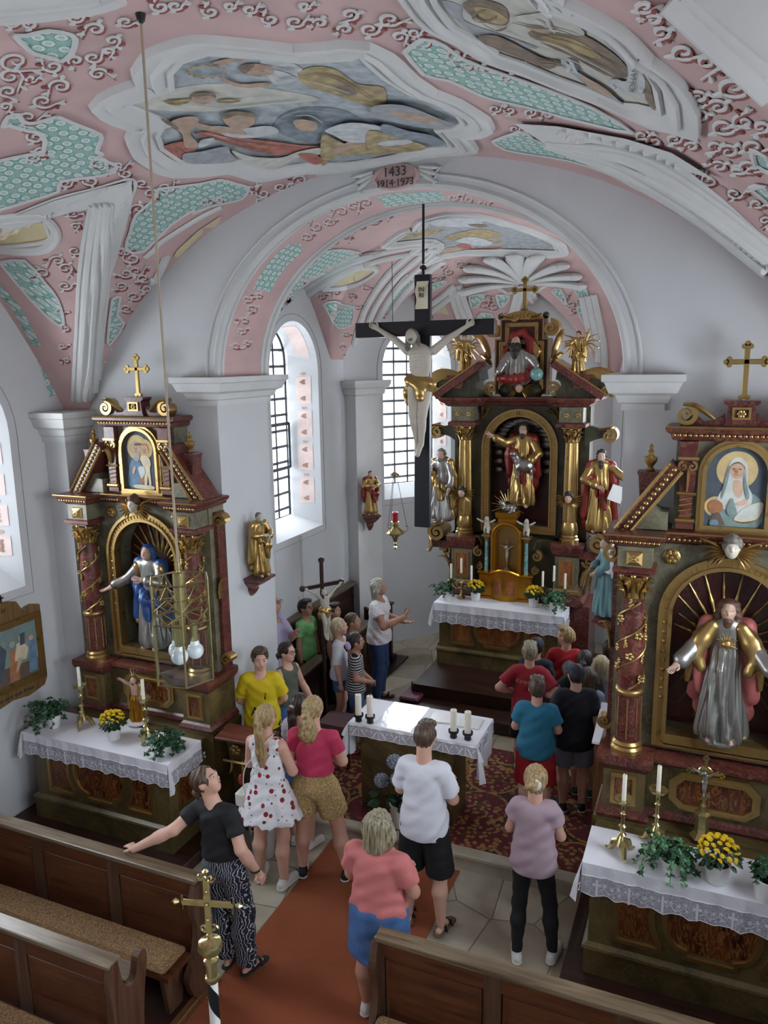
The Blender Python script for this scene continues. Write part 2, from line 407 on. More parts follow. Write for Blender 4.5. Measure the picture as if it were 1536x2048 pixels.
def pin(p, poly):
    r = False; j = len(poly)-1
    for i in range(len(poly)):
        if (poly[i][1] > p[1]) != (poly[j][1] > p[1]) and p[0] < (poly[j][0]-poly[i][0])*(p[1]-poly[i][1])/(poly[j][1]-poly[i][1])+poly[i][0]: r = not r
        j = i
    return r
def densify(poly, step):
    out = []
    for i in range(len(poly)):
        a, b = np.array(poly[i], float), np.array(poly[(i+1) % len(poly)], float); k = max(1, int(np.linalg.norm(b-a)/step))
        out += [tuple(a+(b-a)*j/k) for j in range(k)]
    return out
def patch(mb, poly, surf, off=.006, mi=0, dens=12, smooth=0):
    """a painted or stuccoed field lying on the vault"""
    if smooth: poly = cr(poly, smooth, True)
    poly = densify([tuple(p) for p in poly], dens); xs = [p[0] for p in poly]; ys = [p[1] for p in poly]; inner = []
    for gx in np.arange(min(xs)+dens*.7, max(xs), dens):
        for gy in np.arange(min(ys)+dens*.7, max(ys), dens):
            if pin((gx, gy), poly) and min((gx-a)**2+(gy-b)**2 for a, b in poly) > (dens*.45)**2: inner.append((gx, gy))
    pts, tris = tess(poly, inner); P = hit(pts, surf); N = normals(P, surf); Q = P+N*off; ok = ~np.isnan(Q).any(1)
    tris = [t for t in tris if all(ok[i] for i in t)]
    if len(ok[~ok]): Q[~ok] = CAM
    for t in tris: pass
    used = sorted({i for t in tris for i in t}); mp = {u: i for i, u in enumerate(used)}
    mb.add([Q[u] for u in used], [tuple(mp[i] for i in t) for t in tris], mi)
def strip(mb, line, surf, r=.012, off=.004, mi=0, flat=.5, n=6, sm=5, taper=False):
    pts = cr(line, sm) if sm else [np.array(p, float) for p in line]
    P = hit(np.array(pts), surf); ok = ~np.isnan(P).any(1); P = P[ok]
    if len(P) < 3: return
    N = normals(P, surf); k = len(P); rs = [r*(1 if not taper else (.35+.65*math.sin(PI*min(1, (i+.5)/k)))) for i in range(k)]
    mb.tube([tuple(q) for q in P+N*off], rs, n, mi, flat=flat, ups=[tuple(q) for q in N])
# ---- ceilings
def field(name, surf, xs, ys, mats):
    X, Y = np.meshgrid(xs, ys, indexing='ij'); Z = surf(X, Y); V = np.stack([X, Y, Z], -1).reshape(-1, 3); a, b = X.shape
    i = np.arange(a*b).reshape(a, b); Q = np.stack([i[:-1, :-1], i[:-1, 1:], i[1:, 1:], i[1:, :-1]], -1).reshape(-1, 4)
    return from_np(name, V, Q, np.zeros(len(Q), int), mats)
ceil = tag(field('ceiling', zn, np.linspace(-3.85, 3.85, 300), np.linspace(-3.5, 6.24, 360), [M_PINK]), kind='structure')
ceil2 = tag(field('ceiling_chancel', zc, np.linspace(-2.6, 2.6, 220), np.linspace(7.08, 12.05, 220), [M_PINK]), kind='structure')
# ---- walls
def wall(name, p0, p1, zb, zt, ops, inside, wall_t=.5):
    """flat wall p0->p1 with arched, splayed window openings; 'inside' is the room side normal"""
    p0 = Vector((*p0, 0)); p1 = Vector((*p1, 0)); L = (p1-p0).length; d = (p1-p0)/L; nin = Vector((*inside, 0)).normalized()
    mb = MB(); outer = [(0, zb), (L, zb), (L, zt), (0, zt)]; pts = [Vector(p) for p in outer]; edges = []; holes = []
    for o in ops:
        ho = [(o['u']+x, z) for x, z in arch_poly(o['hw'], o['z0'], o['zs'], 18)]; b = len(pts); pts += [Vector(p) for p in ho]
        edges += [(b+i, b+(i+1) % len(ho)) for i in range(len(ho))]; holes.append(ho)
    r = delaunay_2d_cdt(pts, edges, [[0, 1, 2, 3]], 1, 1e-6); fs = []
    for f in r[2]:
        c = sum((r[0][i] for i in f), Vector((0, 0)))/len(f)
        if not any(pin(c, h) for h in holes): fs.append(tuple(f))
    mb.add([tuple(p0+d*q.x+Vector((0, 0, q.y))) for q in r[0]], fs)
    for o, ho in zip(ops, holes):
        g = [(o['u']+o.get('gs', 0)+x, z) for x, z in arch_poly(o['ghw'], o['gz0'], o['gzs'], 18)]
        R0 = [tuple(p0+d*x+Vector((0, 0, z))) for x, z in ho]; R1 = [tuple(p0+d*x+Vector((0, 0, z))-nin*o['dep']) for x, z in g]; R2 = [tuple(Vector(q)-nin*.12) for q in R1]
        mb.loft([R0, R1, R2], 0, None, caps=False)
        o['frame'] = (p0, d, nin, g)
    # the wall's outer skin, so that it has its real thickness
    q0 = p0-nin*wall_t; 
    return tag(mb.build(name, [M_WALL], fix=False), kind='structure')
M_BAR = plain('window_iron', '#2b3036', .6); 
def pane_mat():
    t = NT('window_glass'); tr = t.n('ShaderNodeBsdfTransparent'); gl = t.n('ShaderNodeBsdfGlossy'); gl.inputs['Roughness'].default_value = .05; mx = t.n('ShaderNodeMixShader'); mx.inputs[0].default_value = .04
    t.l(tr.outputs[0], mx.inputs[1]); t.l(gl.outputs[0], mx.inputs[2]); t.l(mx.outputs[0], t.t.nodes['Material Output'].inputs['Surface']); return t.m
M_PANE = pane_mat(); WIN = []
def window(i, o, nv, step, energy, vent=None):
    p0, d, nin, g = o['frame']; u0 = min(x for x, z in g); u1 = max(x for x, z in g); z0, z1 = min(z for x, z in g), max(z for x, z in g); dep = o['dep']+.05
    P = lambda u, z, e=0: tuple(p0+d*u+Vector((0, 0, z))-nin*(dep+e))
    w = MB(); hs = (u1-u0)/2; zs = z1-hs; um = (u0+u1)/2
    for k in range(1, nv+1):
        u = u0+(u1-u0)*k/(nv+1); zt = zs+math.sqrt(max(hs*hs-(u-um)**2, 0)); w.tube([P(u, z0), P(u, zt)], .014, 4)
    z = z0+step*.5
    while z < z1-.05:
        hw = hs if z < zs else math.sqrt(max(hs*hs-(z-zs)**2, 0)); w.tube([P(um-hw, z), P(um+hw, z)], .018, 4); z += step
    w.tube([P(x, z) for x, z in g]+[P(*g[0])], .018, 4)
    ob = tag(w.build('window_%d' % i, [M_BAR]), kind='structure')
    pm = MB(); pts, tr = tess(g); pm.add([P(x, z, .02) for x, z in pts], tr); pm.build('window_pane', [M_PANE], ob)
    if vent:
        v = MB(); a, b, c, e = vent; f = -.06
        for s, t_ in (((a, c), (b, c)), ((b, c), (b, e)), ((b, e), (a, e)), ((a, e), (a, c))): v.tube([P(s[0], s[1], f), P(t_[0], t_[1], f)], .022, 4)
        v.build('casement_frame', [M_BAR], ob)
    ld = bpy.data.lights.new('daylight_%d' % i, 'AREA'); ld.shape = 'RECTANGLE'; ld.size = (u1-u0)+.5; ld.size_y = (z1-z0)+.5; ld.energy = energy; ld.color = (.84, .92, 1.0); ld.spread = math.radians(170)
    lo = bpy.data.objects.new('daylight_%d' % i, ld); COL.objects.link(lo); c = Vector(P(um, (z0+z1)/2, .6)); lo.location = c
    lo.rotation_euler = (nin-Vector((0, 0, .3))).to_track_quat('-Z', 'Z').to_euler(); WIN.append(lo)
NOP = lambda u: dict(u=u, hw=.76, z0=2.42, zs=3.95, ghw=.58, gz0=2.72, gzs=3.95, dep=.32)
nl = [NOP(8.22), NOP(5.37), NOP(2.5)]; nr = [NOP(8.22), NOP(5.37), NOP(2.5)]
wall('wall_left', (-3.8, -3.5), (-3.8, 6.22), 0, 6.2, nl, (1, 0)); wall('wall_right', (3.8, -3.5), (3.8, 6.22), 0, 6.2, nr, (-1, 0))
COP = lambda u: dict(u=u, hw=.63, z0=2.34, zs=4.48, ghw=.44, gz0=2.5, gzs=4.62, dep=.36, gs=0.)
cl = [COP(1.73)]; crr = [COP(1.73)]
wall('wall_chancel_left', (-2.5, 7.1), (-2.5, 10.25), 0, 6.2, cl, (1, 0)); wall('wall_chancel_right', (2.5, 7.1), (2.5, 10.25), 0, 6.2, crr, (-1, 0))
DOP = lambda: dict(u=1.24, hw=.60, z0=2.5, zs=4.5, ghw=.46, gz0=2.68, gzs=4.62, dep=.3, gs=0.)
dl = [DOP()]; dr = [DOP()]
wall('wall_apse_left', (-2.5, 10.25), (-1.1, 11.95), 0, 6.2, dl, (.77, -.636)); wall('wall_apse_right', (2.5, 10.25), (1.1, 11.95), 0, 6.2, dr, (-.77, -.636))
wall('wall_apse_back', (-1.1, 11.95), (1.1, 11.95), 0, 6.2, [], (0, -1)); wall('wall_back', (-3.8, -3.5), (3.8, -3.5), 0, 6.2, [], (0, 1))
EN = 200
for i, (o, e, nv, st) in enumerate([(nl[0], 1, 4, .3), (nl[1], 1, 4, .3), (nl[2], 1, 4, .3), (nr[0], 1, 4, .3), (nr[1], 1, 4, .3), (nr[2], 1, 4, .3), (cl[0], 1., 2, .215), (crr[0], 1.15, 2, .215), (dl[0], .95, 3, .2), (dr[0], .95, 3, .2)]):
    window(i+1, o, nv, st, EN*e, (1.32, 2.12, 3.18, 3.78) if i == 6 else None)
# chancel arch wall with its opening
mb = MB(); mb.prism([(-3.85, 0), (-AHW, 0), (-AHW, AZS)]+arc(0, AZS, AHW, PI, 0, 30, ARI)[1:-1]+[(AHW, AZS), (AHW, 0), (3.85, 0), (3.85, 6.6), (-3.85, 6.6)], 6.2, 7.1)
tag(mb.build('wall_chancel_arch', [M_WALL]), kind='structure')
# soffit: pink strip between white mouldings
mb = MB(); A = arc(0, AZS, AHW-.004, 0, PI, 40, ARI-.004)
mb.loft([[(x, 6.32, z) for x, z in A], [(x, 6.98, z) for x, z in A]], 0, None, caps=False, closed=False)
sof = tag(mb.build('trim_1', [M_PINK]), kind='structure')
mb = MB()
for y, r in ((6.22, .035), (6.31, .022), (7.0, .022), (7.08, .035)): mb.tube([(x, y, z) for x, z in arc(0, AZS, AHW, 0, PI, 40, ARI)], r, 8)
mb.tube([(x, 6.195, z) for x, z in arc(0, AZS, AHW+.1, 0, PI, 40, ARI+.07)], .014, 6)
mb.build('arch_moulding', [M_STUC], sof)
mb = MB()
for q in ([(503, 582), (521, 546), (545, 515), (575, 488), (603, 487), (600, 500), (607, 502), (575, 528), (552, 558), (540, 585), (522, 578)], [(749, 395), (790, 385), (840, 383), (880, 382), (893, 399), (850, 404), (800, 409), (771, 414), (764, 402)], [(1134, 470), (1165, 520), (1180, 560), (1160, 545), (1140, 510)]):
    patch(mb, q, za, .006)
mb.build('lattice_panel', [M_TEAL], sof)
# pier capitals
def capital(name, faces, zt, zb):
    mb = MB(); prof = [(0, .03), (.18, .03), (.22, .055), (.42, .075), (.5, .12), (.78, .15), (.82, .17), (1.0, .17)]
    for (x0, x1, y0, y1, sx, sy, ext) in faces:
        rings = []
        for t, p in prof:
            z = zb+(zt-zb)*t; e = p*ext
            rings.append([(x0-p*sx[0]-e*(sx[0] == 0)*0, y0-p*sy[0], z), (x1+p*sx[1], y0-p*sy[0], z), (x1+p*sx[1], y1+p*sy[1], z), (x0-p*sx[0], y1+p*sy[1], z)])
        mb.loft(rings)
    return tag(mb.build(name, [M_STUC]), kind='structure')
for i, s in enumerate((-1, 1)):
    a, b = (-2.12, -AHW) if s < 0 else (AHW, 2.12)
    capital('trim_%d' % (2+i), [(a, b, 6.2, 7.1, (1, 1), (1, 1), 0)], 4.47, 4.2)
    a, b = (-3.85, -3.52) if s < 0 else (3.52, 3.85)
    mb = MB(); mb.b2(a, b, 5.9, 6.21, 0, 3.9); tag(mb.build('trim_%d' % (4+i), [M_WALL]), kind='structure')
    capital('trim_%d' % (6+i), [(a, b, 5.9, 6.21, (1, 1), (1, 0), 0)], 4.14, 3.84)
    # pilaster at the corner of the apse
    Mx = Matrix.Translation((2.3*s, 10.48, 0)) @ Matrix.Rotation(math.atan2(-.34, -.94*s)+PI/2, 4, 'Z')
    mb = MB(); mb.b2(-.26, .26, -.1, .12, 0, 4.1, 0, Mx)
    prof = [(4.06, .02), (4.1, .02), (4.12, .05), (4.2, .06), (4.22, .10), (4.28, .12), (4.32, .12)]
    mb.loft([[(-.26-p, -.1-p, z), (.26+p, -.1-p, z), (.26+p, .15, z), (-.26-p, .15, z)] for z, p in prof], 0, Mx)
    tag(mb.build('trim_%d' % (8+i), [M_STUC]), kind='structure')
# painted reveals and border lines of the windows
def reveal_paint(o, k):
    p0, d, nin, g = o['frame']; u = o['u']; P = lambda uu, z, e: p0+d*uu+Vector((0, 0, z))-nin*e; mb = MB()
    def on(t, z, s): # on the splayed side reveal, t=0 room edge
        a = P(u+s*o['hw'], z, 0); b = P(u+o.get('gs', 0)+s*o['ghw'], z, o['dep']); n = (b-a).cross(Vector((0, 0, 1))).normalized(); c = a+(b-a)*t
        return c+n*(.004 if n.dot(P(u, z, 0)-c) > 0 else -.004)
    for s in (-1, 1):
        z = o['z0']+.3; zt = o['zs']; n = 4; hgt = (zt-z)/n
        for i in range(n):
            za_, zb_ = z+hgt*i+.02, z+hgt*(i+1)-.08
            mb.add([on(.25, za_, s), on(.75, za_, s), on(.75, zb_, s), on(.25, zb_, s)], [(0, 1, 2, 3)], 0)
            m = [on(.5+.10*math.cos(q), zb_+.04+.02*math.sin(q), s) for q in np.linspace(0, 2*PI, 9)[:-1]]; mb.add(m, [tuple(range(8))], 1)
            for zz in (za_+.07, zb_-.07):
                mb.add([on(.5+.09*math.cos(q)*(1+.5*math.cos(3*q)), zz+.035*math.sin(q), s) for q in np.linspace(0, 2*PI, 17)[:-1]], [tuple(range(16))], 1)
    for s in (-1, 1):
        A = []
        for a in np.linspace(.25, 1.25, 12):
            for t in (.25, .75):
                x = (o['hw']*(1-t)+o['ghw']*t)*math.cos(a)*s; zz = (o['zs']*(1-t)+o['gzs']*t)+(o['hw']*(1-t)+o['ghw']*t)*math.sin(a)-.004
                A.append(P(u+x*.995, zz, o['dep']*t))
        mb.add(A, [(2*i, 2*i+1, 2*i+3, 2*i+2) for i in range(11)], 0)
    mb.build('trim_%d' % k, [M_PINKF, M_ORN]).__setitem__('kind', 'structure')
    ln = MB(); e = .09; o2 = arch_poly(o['hw']+e, o['z0']-e, o['zs'], 18)
    ln.tube([tuple(P(u+x, z, -.002)) for x, z in o2]+[tuple(P(u+o2[0][0], o2[0][1], -.002))], .005, 4, flat=.5); ln.build('trim_%d' % (k+20), [M_LINE]).__setitem__('kind', 'structure')
M_PINKF = plain('pink_fresco', '#dcc8c2', .85, var=.08, scale=9); M_ORN = plain('ochre_ornament', '#c79f8c', .85, var=.2, scale=20)
for k, o in enumerate((cl[0], dl[0], dr[0], nl[0])): reveal_paint(o, 12+k)
# painted lattice band and moulding of the wall arch over the left nave window
band_ = cr([(-12, 566), (12, 592), (36, 622), (58, 662), (76, 700), (92, 745), (106, 792)], 4); mb = MB(); ml = MB()
def wband(pts, w, e):
    L = []
    for i, p in enumerate(pts):
        a, b = pts[max(i-1, 0)], pts[min(i+1, len(pts)-1)]; d = np.array(b)-np.array(a); d = d/np.linalg.norm(d); n = np.array((d[1], -d[0])); L.append([at_x(*(np.array(p)+n*w), -3.8+e), at_x(*(np.array(p)-n*w), -3.8+e)])
    return L
L = wband(band_, 7, .004); BANDPX = band_; mb.add([q for l in L for q in l], [(2*i, 2*i+1, 2*i+3, 2*i+2) for i in range(len(L)-1)]); tag(mb.build('trim_40', [M_TEAL], fix=False), kind='structure')
for w in (9, -9): ml.tube([tuple(l[0]) for l in wband(band_, w, .004)], .006, 4)
ml.tube([tuple(at_x(*p, -3.79)) for p in cr([(-10, 520), (30, 566), (62, 612), (92, 670), (112, 725), (124, 790)], 4)], .03, 8); tag(ml.build('trim_41', [M_STUC]), kind='structure')
# ---- floors
mb = MB(); mb.b2(-3.9, 3.9, -3.6, 7.2, -.2, 0); tag(mb.build('floor', [M_FLOOR]), kind='structure')
mb = MB(); mb.prism([(-2.0, 0), (2.0, 0), (2.0, .5), (3, 1), (3, 6.4), (-3, 6.4), (-3, 1), (-2.0, .5)], 0, .17); 
for i, v in enumerate(mb.v): mb.v[i] = (v[0], 6.12+v[2], v[1])
tag(mb.build('floor_chancel', [M_FLOOR]), kind='structure')
mb = MB(); mb.b2(-2.0, 2.0, 6.08, 6.3, 0.0, .125); mb.b2(-2.0, 2.0, 6.05, 6.3, .125, .175, bev=.012)
tag(mb.build('trim_10', [M_STEP]), kind='structure')
def text(s, size, loc, mat, parent=None, name='lettering', rot=(PI/2, 0, 0), ext=.002, align='CENTER'):
    cu = bpy.data.curves.new(name, 'FONT'); cu.body = s; cu.size = size; cu.extrude = ext; cu.align_x = align; cu.align_y = 'CENTER'
    o = bpy.data.objects.new(name, cu); COL.objects.link(o); dg = bpy.context.evaluated_depsgraph_get(); me = bpy.data.meshes.new_from_object(o.evaluated_get(dg)); bpy.data.objects.remove(o)
    o = link(name, me, [mat], parent); o.location = loc; o.rotation_euler = rot; return o
# ================================================================ STUCCO AND PAINTING OF THE VAULTS
P_ = lambda z, s, o: [(o[0]+x/s, o[1]+y/s) for x, y in z]
A_ = lambda *z: P_(z, 3.84, (0, 0)); B_ = lambda *z: P_(z, 3.84, (0, 250)); C_ = lambda *z: P_(z, 3.657, (380, 250)); D_ = lambda *z: P_(z, 2.866, (1000, 100)); E_ = lambda *z: P_(z, 2.954, (780, 0))
F_ = lambda *z: P_(z, 3.491, (560, 380)); G_ = lambda *z: P_(z, 3.268, (830, 500)); H_ = lambda *z: P_(z, 2.56, (0, 512)); Z1 = lambda *z: P_(z, 2., (0, 0)); Z2 = lambda *z: P_(z, 2., (768, 0))
FR1 = Z1((505, 410), (600, 375), (690, 345), (683, 285), (725, 238), (830, 205), (1040, 220), (1210, 236), (1400, 226), (1436, 212))+[(740, 128), (768, 152), (800, 172)]+Z2((100, 365), (200, 400), (290, 450), (312, 485), (280, 505), (205, 512), (265, 578), (180, 582), (80, 600))+C_((1536, 200), (1300, 245), (1100, 270), (870, 265), (700, 290), (595, 315), (470, 265), (380, 240), (150, 258), (0, 260))+Z1((720, 630), (650, 582), (633, 535), (650, 505), (690, 488), (600, 450))
FR2 = [(880, -50), (868, -10)]+E_((270, 0), (330, 90), (380, 145), (520, 215), (640, 300), (800, 355), (1000, 440), (1200, 510), (1390, 597))+D_((800, 300), (912, 325), (885, 180), (820, 75), (690, 0))+Z2((850, 100), (720, 40), (600, 0))+[(1040, -40), (960, -60)]
FR3 = F_((800, 360), (900, 290), (1000, 270), (1050, 205), (1150, 180), (1300, 180), (1450, 210), (1536, 240))+[(1020, 452), (1060, 466), (1105, 486), (1112, 500), (1060, 498), (1000, 497)]+F_((1300, 412), (1150, 440), (1050, 485), (1110, 435), (1145, 400), (1140, 370), (1080, 340), (1000, 338))
def to_plan(px, surf): P = hit(np.array(px), surf); return P[~np.isnan(P).any(1)]
def frame(name, px, surf, prof, parent, mats):
    """stucco moulding that runs round an outline on the vault; prof = (distance outward, drop below the vault)"""
    P = to_plan(densify(px, 9), surf); n = len(P); Q = P[:, :2]; area = .5*sum(Q[i][0]*Q[(i+1) % n][1]-Q[(i+1) % n][0]*Q[i][1] for i in range(n)); sg = 1 if area > 0 else -1
    k = 2; t = Q[(np.arange(n)+k) % n]-Q[(np.arange(n)-k) % n]; t /= np.linalg.norm(t, axis=1)[:, None]+1e-9; N = np.stack([t[:, 1], -t[:, 0]], 1)*sg
    for _ in range(1): N = (N+np.roll(N, 1, 0)+np.roll(N, -1, 0)); N /= np.linalg.norm(N, axis=1)[:, None]
    rings = []
    for d, h in prof:
        q = Q+N*d; zz = surf(q[:, 0], q[:, 1]); zz = np.where(zz > 20, P[:, 2], zz); rings.append([(a, b, c-h) for (a, b), c in zip(q, zz)])
    mb = MB(); mb.loft(rings, 0, None, caps=False); return mb.build(name, mats, parent, smooth=True, fix=False)
def paint(name, c, v=.25): return plain(name, tuple(min(1, x*1.25+.03) for x in hexc(c)), .85, var=v, scale=14)
FP = [paint('fresco_sky', '#8a9297', .25), paint('fresco_robe_red', '#8f5346', .3), paint('fresco_ochre', '#8d7d58', .35), paint('fresco_skin', '#97806f', .2), paint('fresco_white', '#a3a7aa', .2), paint('fresco_blue', '#69737c', .3), paint('fresco_brown', '#67594a', .35), paint('fresco_grey', '#83868b', .2), paint('fresco_line', '#4c4238', .2), paint('fresco_cloud', '#a7a79f', .12)]
def fresco(name, outline, surf, shapes, parent, base=0, lines=()):
    mb = MB(); patch(mb, outline, surf, .004, base, 14)
    for i, (mi, q) in enumerate(shapes): patch(mb, cr(q, 3, True), surf, .006+.0010*i, mi, 12)
    for i, (mi, w, q) in enumerate(lines): strip(mb, q, surf, w, .019+.0004*(i % 4), mi, .12, 4, 3, True)
    o = mb.build(name, FP, parent, fix=False)
    ln = MB(); strip(ln, outline+[outline[0]], surf, .012, .006, 0, .4, 5, 0); ln.build('fresco_edge_line', [FP[8]], parent, fix=False); return o
PR = [(-.012, 0), (-.012, .02), (.015, .03), (.03, .012), (.055, .018), (.075, .045), (.10, .05), (.115, .03), (.15, .026), (.175, .04), (.2, .036), (.215, .005), (.22, -.01)]
FL1 = [(6, .006, Z1(*[(830+75*math.cos(a)+(8 if k % 2 else -8)*math.cos(a), 272+24*math.sin(a)+(5 if k % 2 else -5)*math.sin(a)) for k, a in enumerate(np.linspace(.15, 2*PI-.15, 26))])), (2, .009, Z1(*[(830+72*math.cos(a), 272+22*math.sin(a)) for a in np.linspace(0, 2*PI, 16)])),
 (6, .004, Z1((985, 268), (1000, 266), (1012, 268))), (6, .004, Z1((1035, 270), (1050, 268), (1060, 272))), (6, .004, Z1((1015, 288), (1030, 290), (1045, 287))), (6, .004, Z1((780, 380), (795, 378))), (6, .004, Z1((815, 380), (830, 378))), (6, .004, Z1((795, 398), (810, 400), (822, 397))), (6, .005, Z1((910, 460), (928, 456), (940, 460))), (6, .005, Z1((965, 458), (980, 455), (995, 460))), (6, .006, Z1((925, 486), (950, 482), (980, 487))), (3, .006, Z1((948, 460), (955, 474), (962, 476))),
 (8, .004, Z1((690, 470), (705, 462), (712, 480))), (8, .004, Z1((712, 462), (728, 456), (735, 474))), (8, .004, Z1((735, 456), (752, 452), (758, 470))), (8, .004, Z1((758, 455), (775, 452), (780, 468))), (8, .004, Z1((735, 570), (728, 530), (700, 500))), (8, .004, Z1((770, 580), (788, 558), (760, 520))),
 (8, .006, Z1((800, 525), (870, 545), (960, 570), (1080, 590))), (8, .006, Z1((850, 520), (950, 550), (1060, 565), (1200, 580))), (4, .005, Z1((820, 522), (900, 540), (1000, 562))), (8, .005, Z1((900, 560), (980, 580), (1090, 600))), (8, .005, Z1((660, 580), (700, 590), (715, 630))), (8, .005, Z1((690, 570), (720, 585), (740, 600))),
 (6, .007, Z1((1220, 290), (1300, 285), (1400, 330), (1480, 380))), (4, .006, Z1((1230, 310), (1310, 330), (1400, 360))), (6, .006, Z1((1260, 275), (1350, 300), (1440, 345))), (8, .005, Z1((1090, 260), (1150, 275), (1190, 295))), (7, .007, Z1((1060, 250), (1120, 265), (1180, 262))), (7, .007, Z1((1100, 310), (1150, 300), (1190, 300))), (7, .006, Z1((940, 600), (1040, 625), (1150, 605), (1260, 585))), (8, .005, Z1((960, 615), (1050, 640), (1130, 625))), (8, .005, Z1((925, 585), (960, 615), (1080, 660))),
 (6, .007, Z1((1300, 530), (1380, 555), (1480, 552))), (6, .007, Z1((1290, 600), (1340, 590), (1400, 570))), (4, .007, Z1((1330, 500), (1420, 500), (1520, 505))), (7, .008, Z1((1360, 480), (1440, 520), (1530, 530))), (4, .008, Z1((1180, 450), (1240, 450), (1290, 480))), (7, .007, Z1((1100, 470), (1200, 430), (1340, 440))), (9, .010, Z1((720, 400), (900, 420), (1100, 400), (1240, 390))), (9, .008, Z1((1000, 375), (1050, 378), (1120, 380))), (6, .005, Z1((655, 392), (700, 405), (755, 395))), (6, .005, Z1((870, 392), (910, 398), (960, 392))),
 (4, .008, Z2((0, 450), (100, 470), (220, 475))), (6, .007, Z2((0, 520), (90, 540), (160, 570))), (6, .007, Z2((-40, 560), (60, 570), (150, 582))), (8, .006, Z2((60, 400), (110, 440), (90, 480)))]
FL2 = [(6, .006, E_(*[(560+60*math.cos(a), 70+30*math.sin(a)) for a in np.linspace(0, 5, 12)])), (9, .007, E_((850, 200), (1000, 240), (1180, 330), (1350, 420))), (2, .007, E_((900, 190), (1080, 230), (1250, 310), (1380, 400))), (9, .006, E_((950, 270), (1100, 330), (1250, 400))), (8, .006, E_((730, 100), (860, 130), (1000, 140), (1120, 180))), (8, .006, E_((700, 130), (640, 150), (560, 110))), (4, .012, E_((1040, 335), (1070, 360), (1060, 395))), (4, .012, E_((1085, 330), (1095, 365), (1115, 400))), (6, .005, E_((860, 330), (940, 335), (1020, 350))), (6, .005, E_((880, 350), (960, 355), (1030, 360))), (4, .008, E_((850, 80), (900, 100), (940, 130))), (4, .008, E_((940, 90), (960, 130), (990, 160))), (8, .005, E_((640, 160), (760, 200), (880, 260)))]
def px_text(s, p0, p1, size, surf, mat, parent):
    """lettering painted along a line of the vault"""
    t = text(s, 1., (0, 0, 0), mat, parent, 'scroll_lettering', (0, 0, 0), 0); d = np.array(p1, float)-np.array(p0, float); d /= np.linalg.norm(d); n = np.array((d[1], -d[0])); c = (np.array(p0)+np.array(p1))/2
    P = hit(np.array([c+d*v.co.x*size+n*v.co.y*size for v in t.data.vertices]), surf); Nn = normals(P, surf)
    for v, q, m in zip(t.data.vertices, P, Nn): v.co = q+m*.024
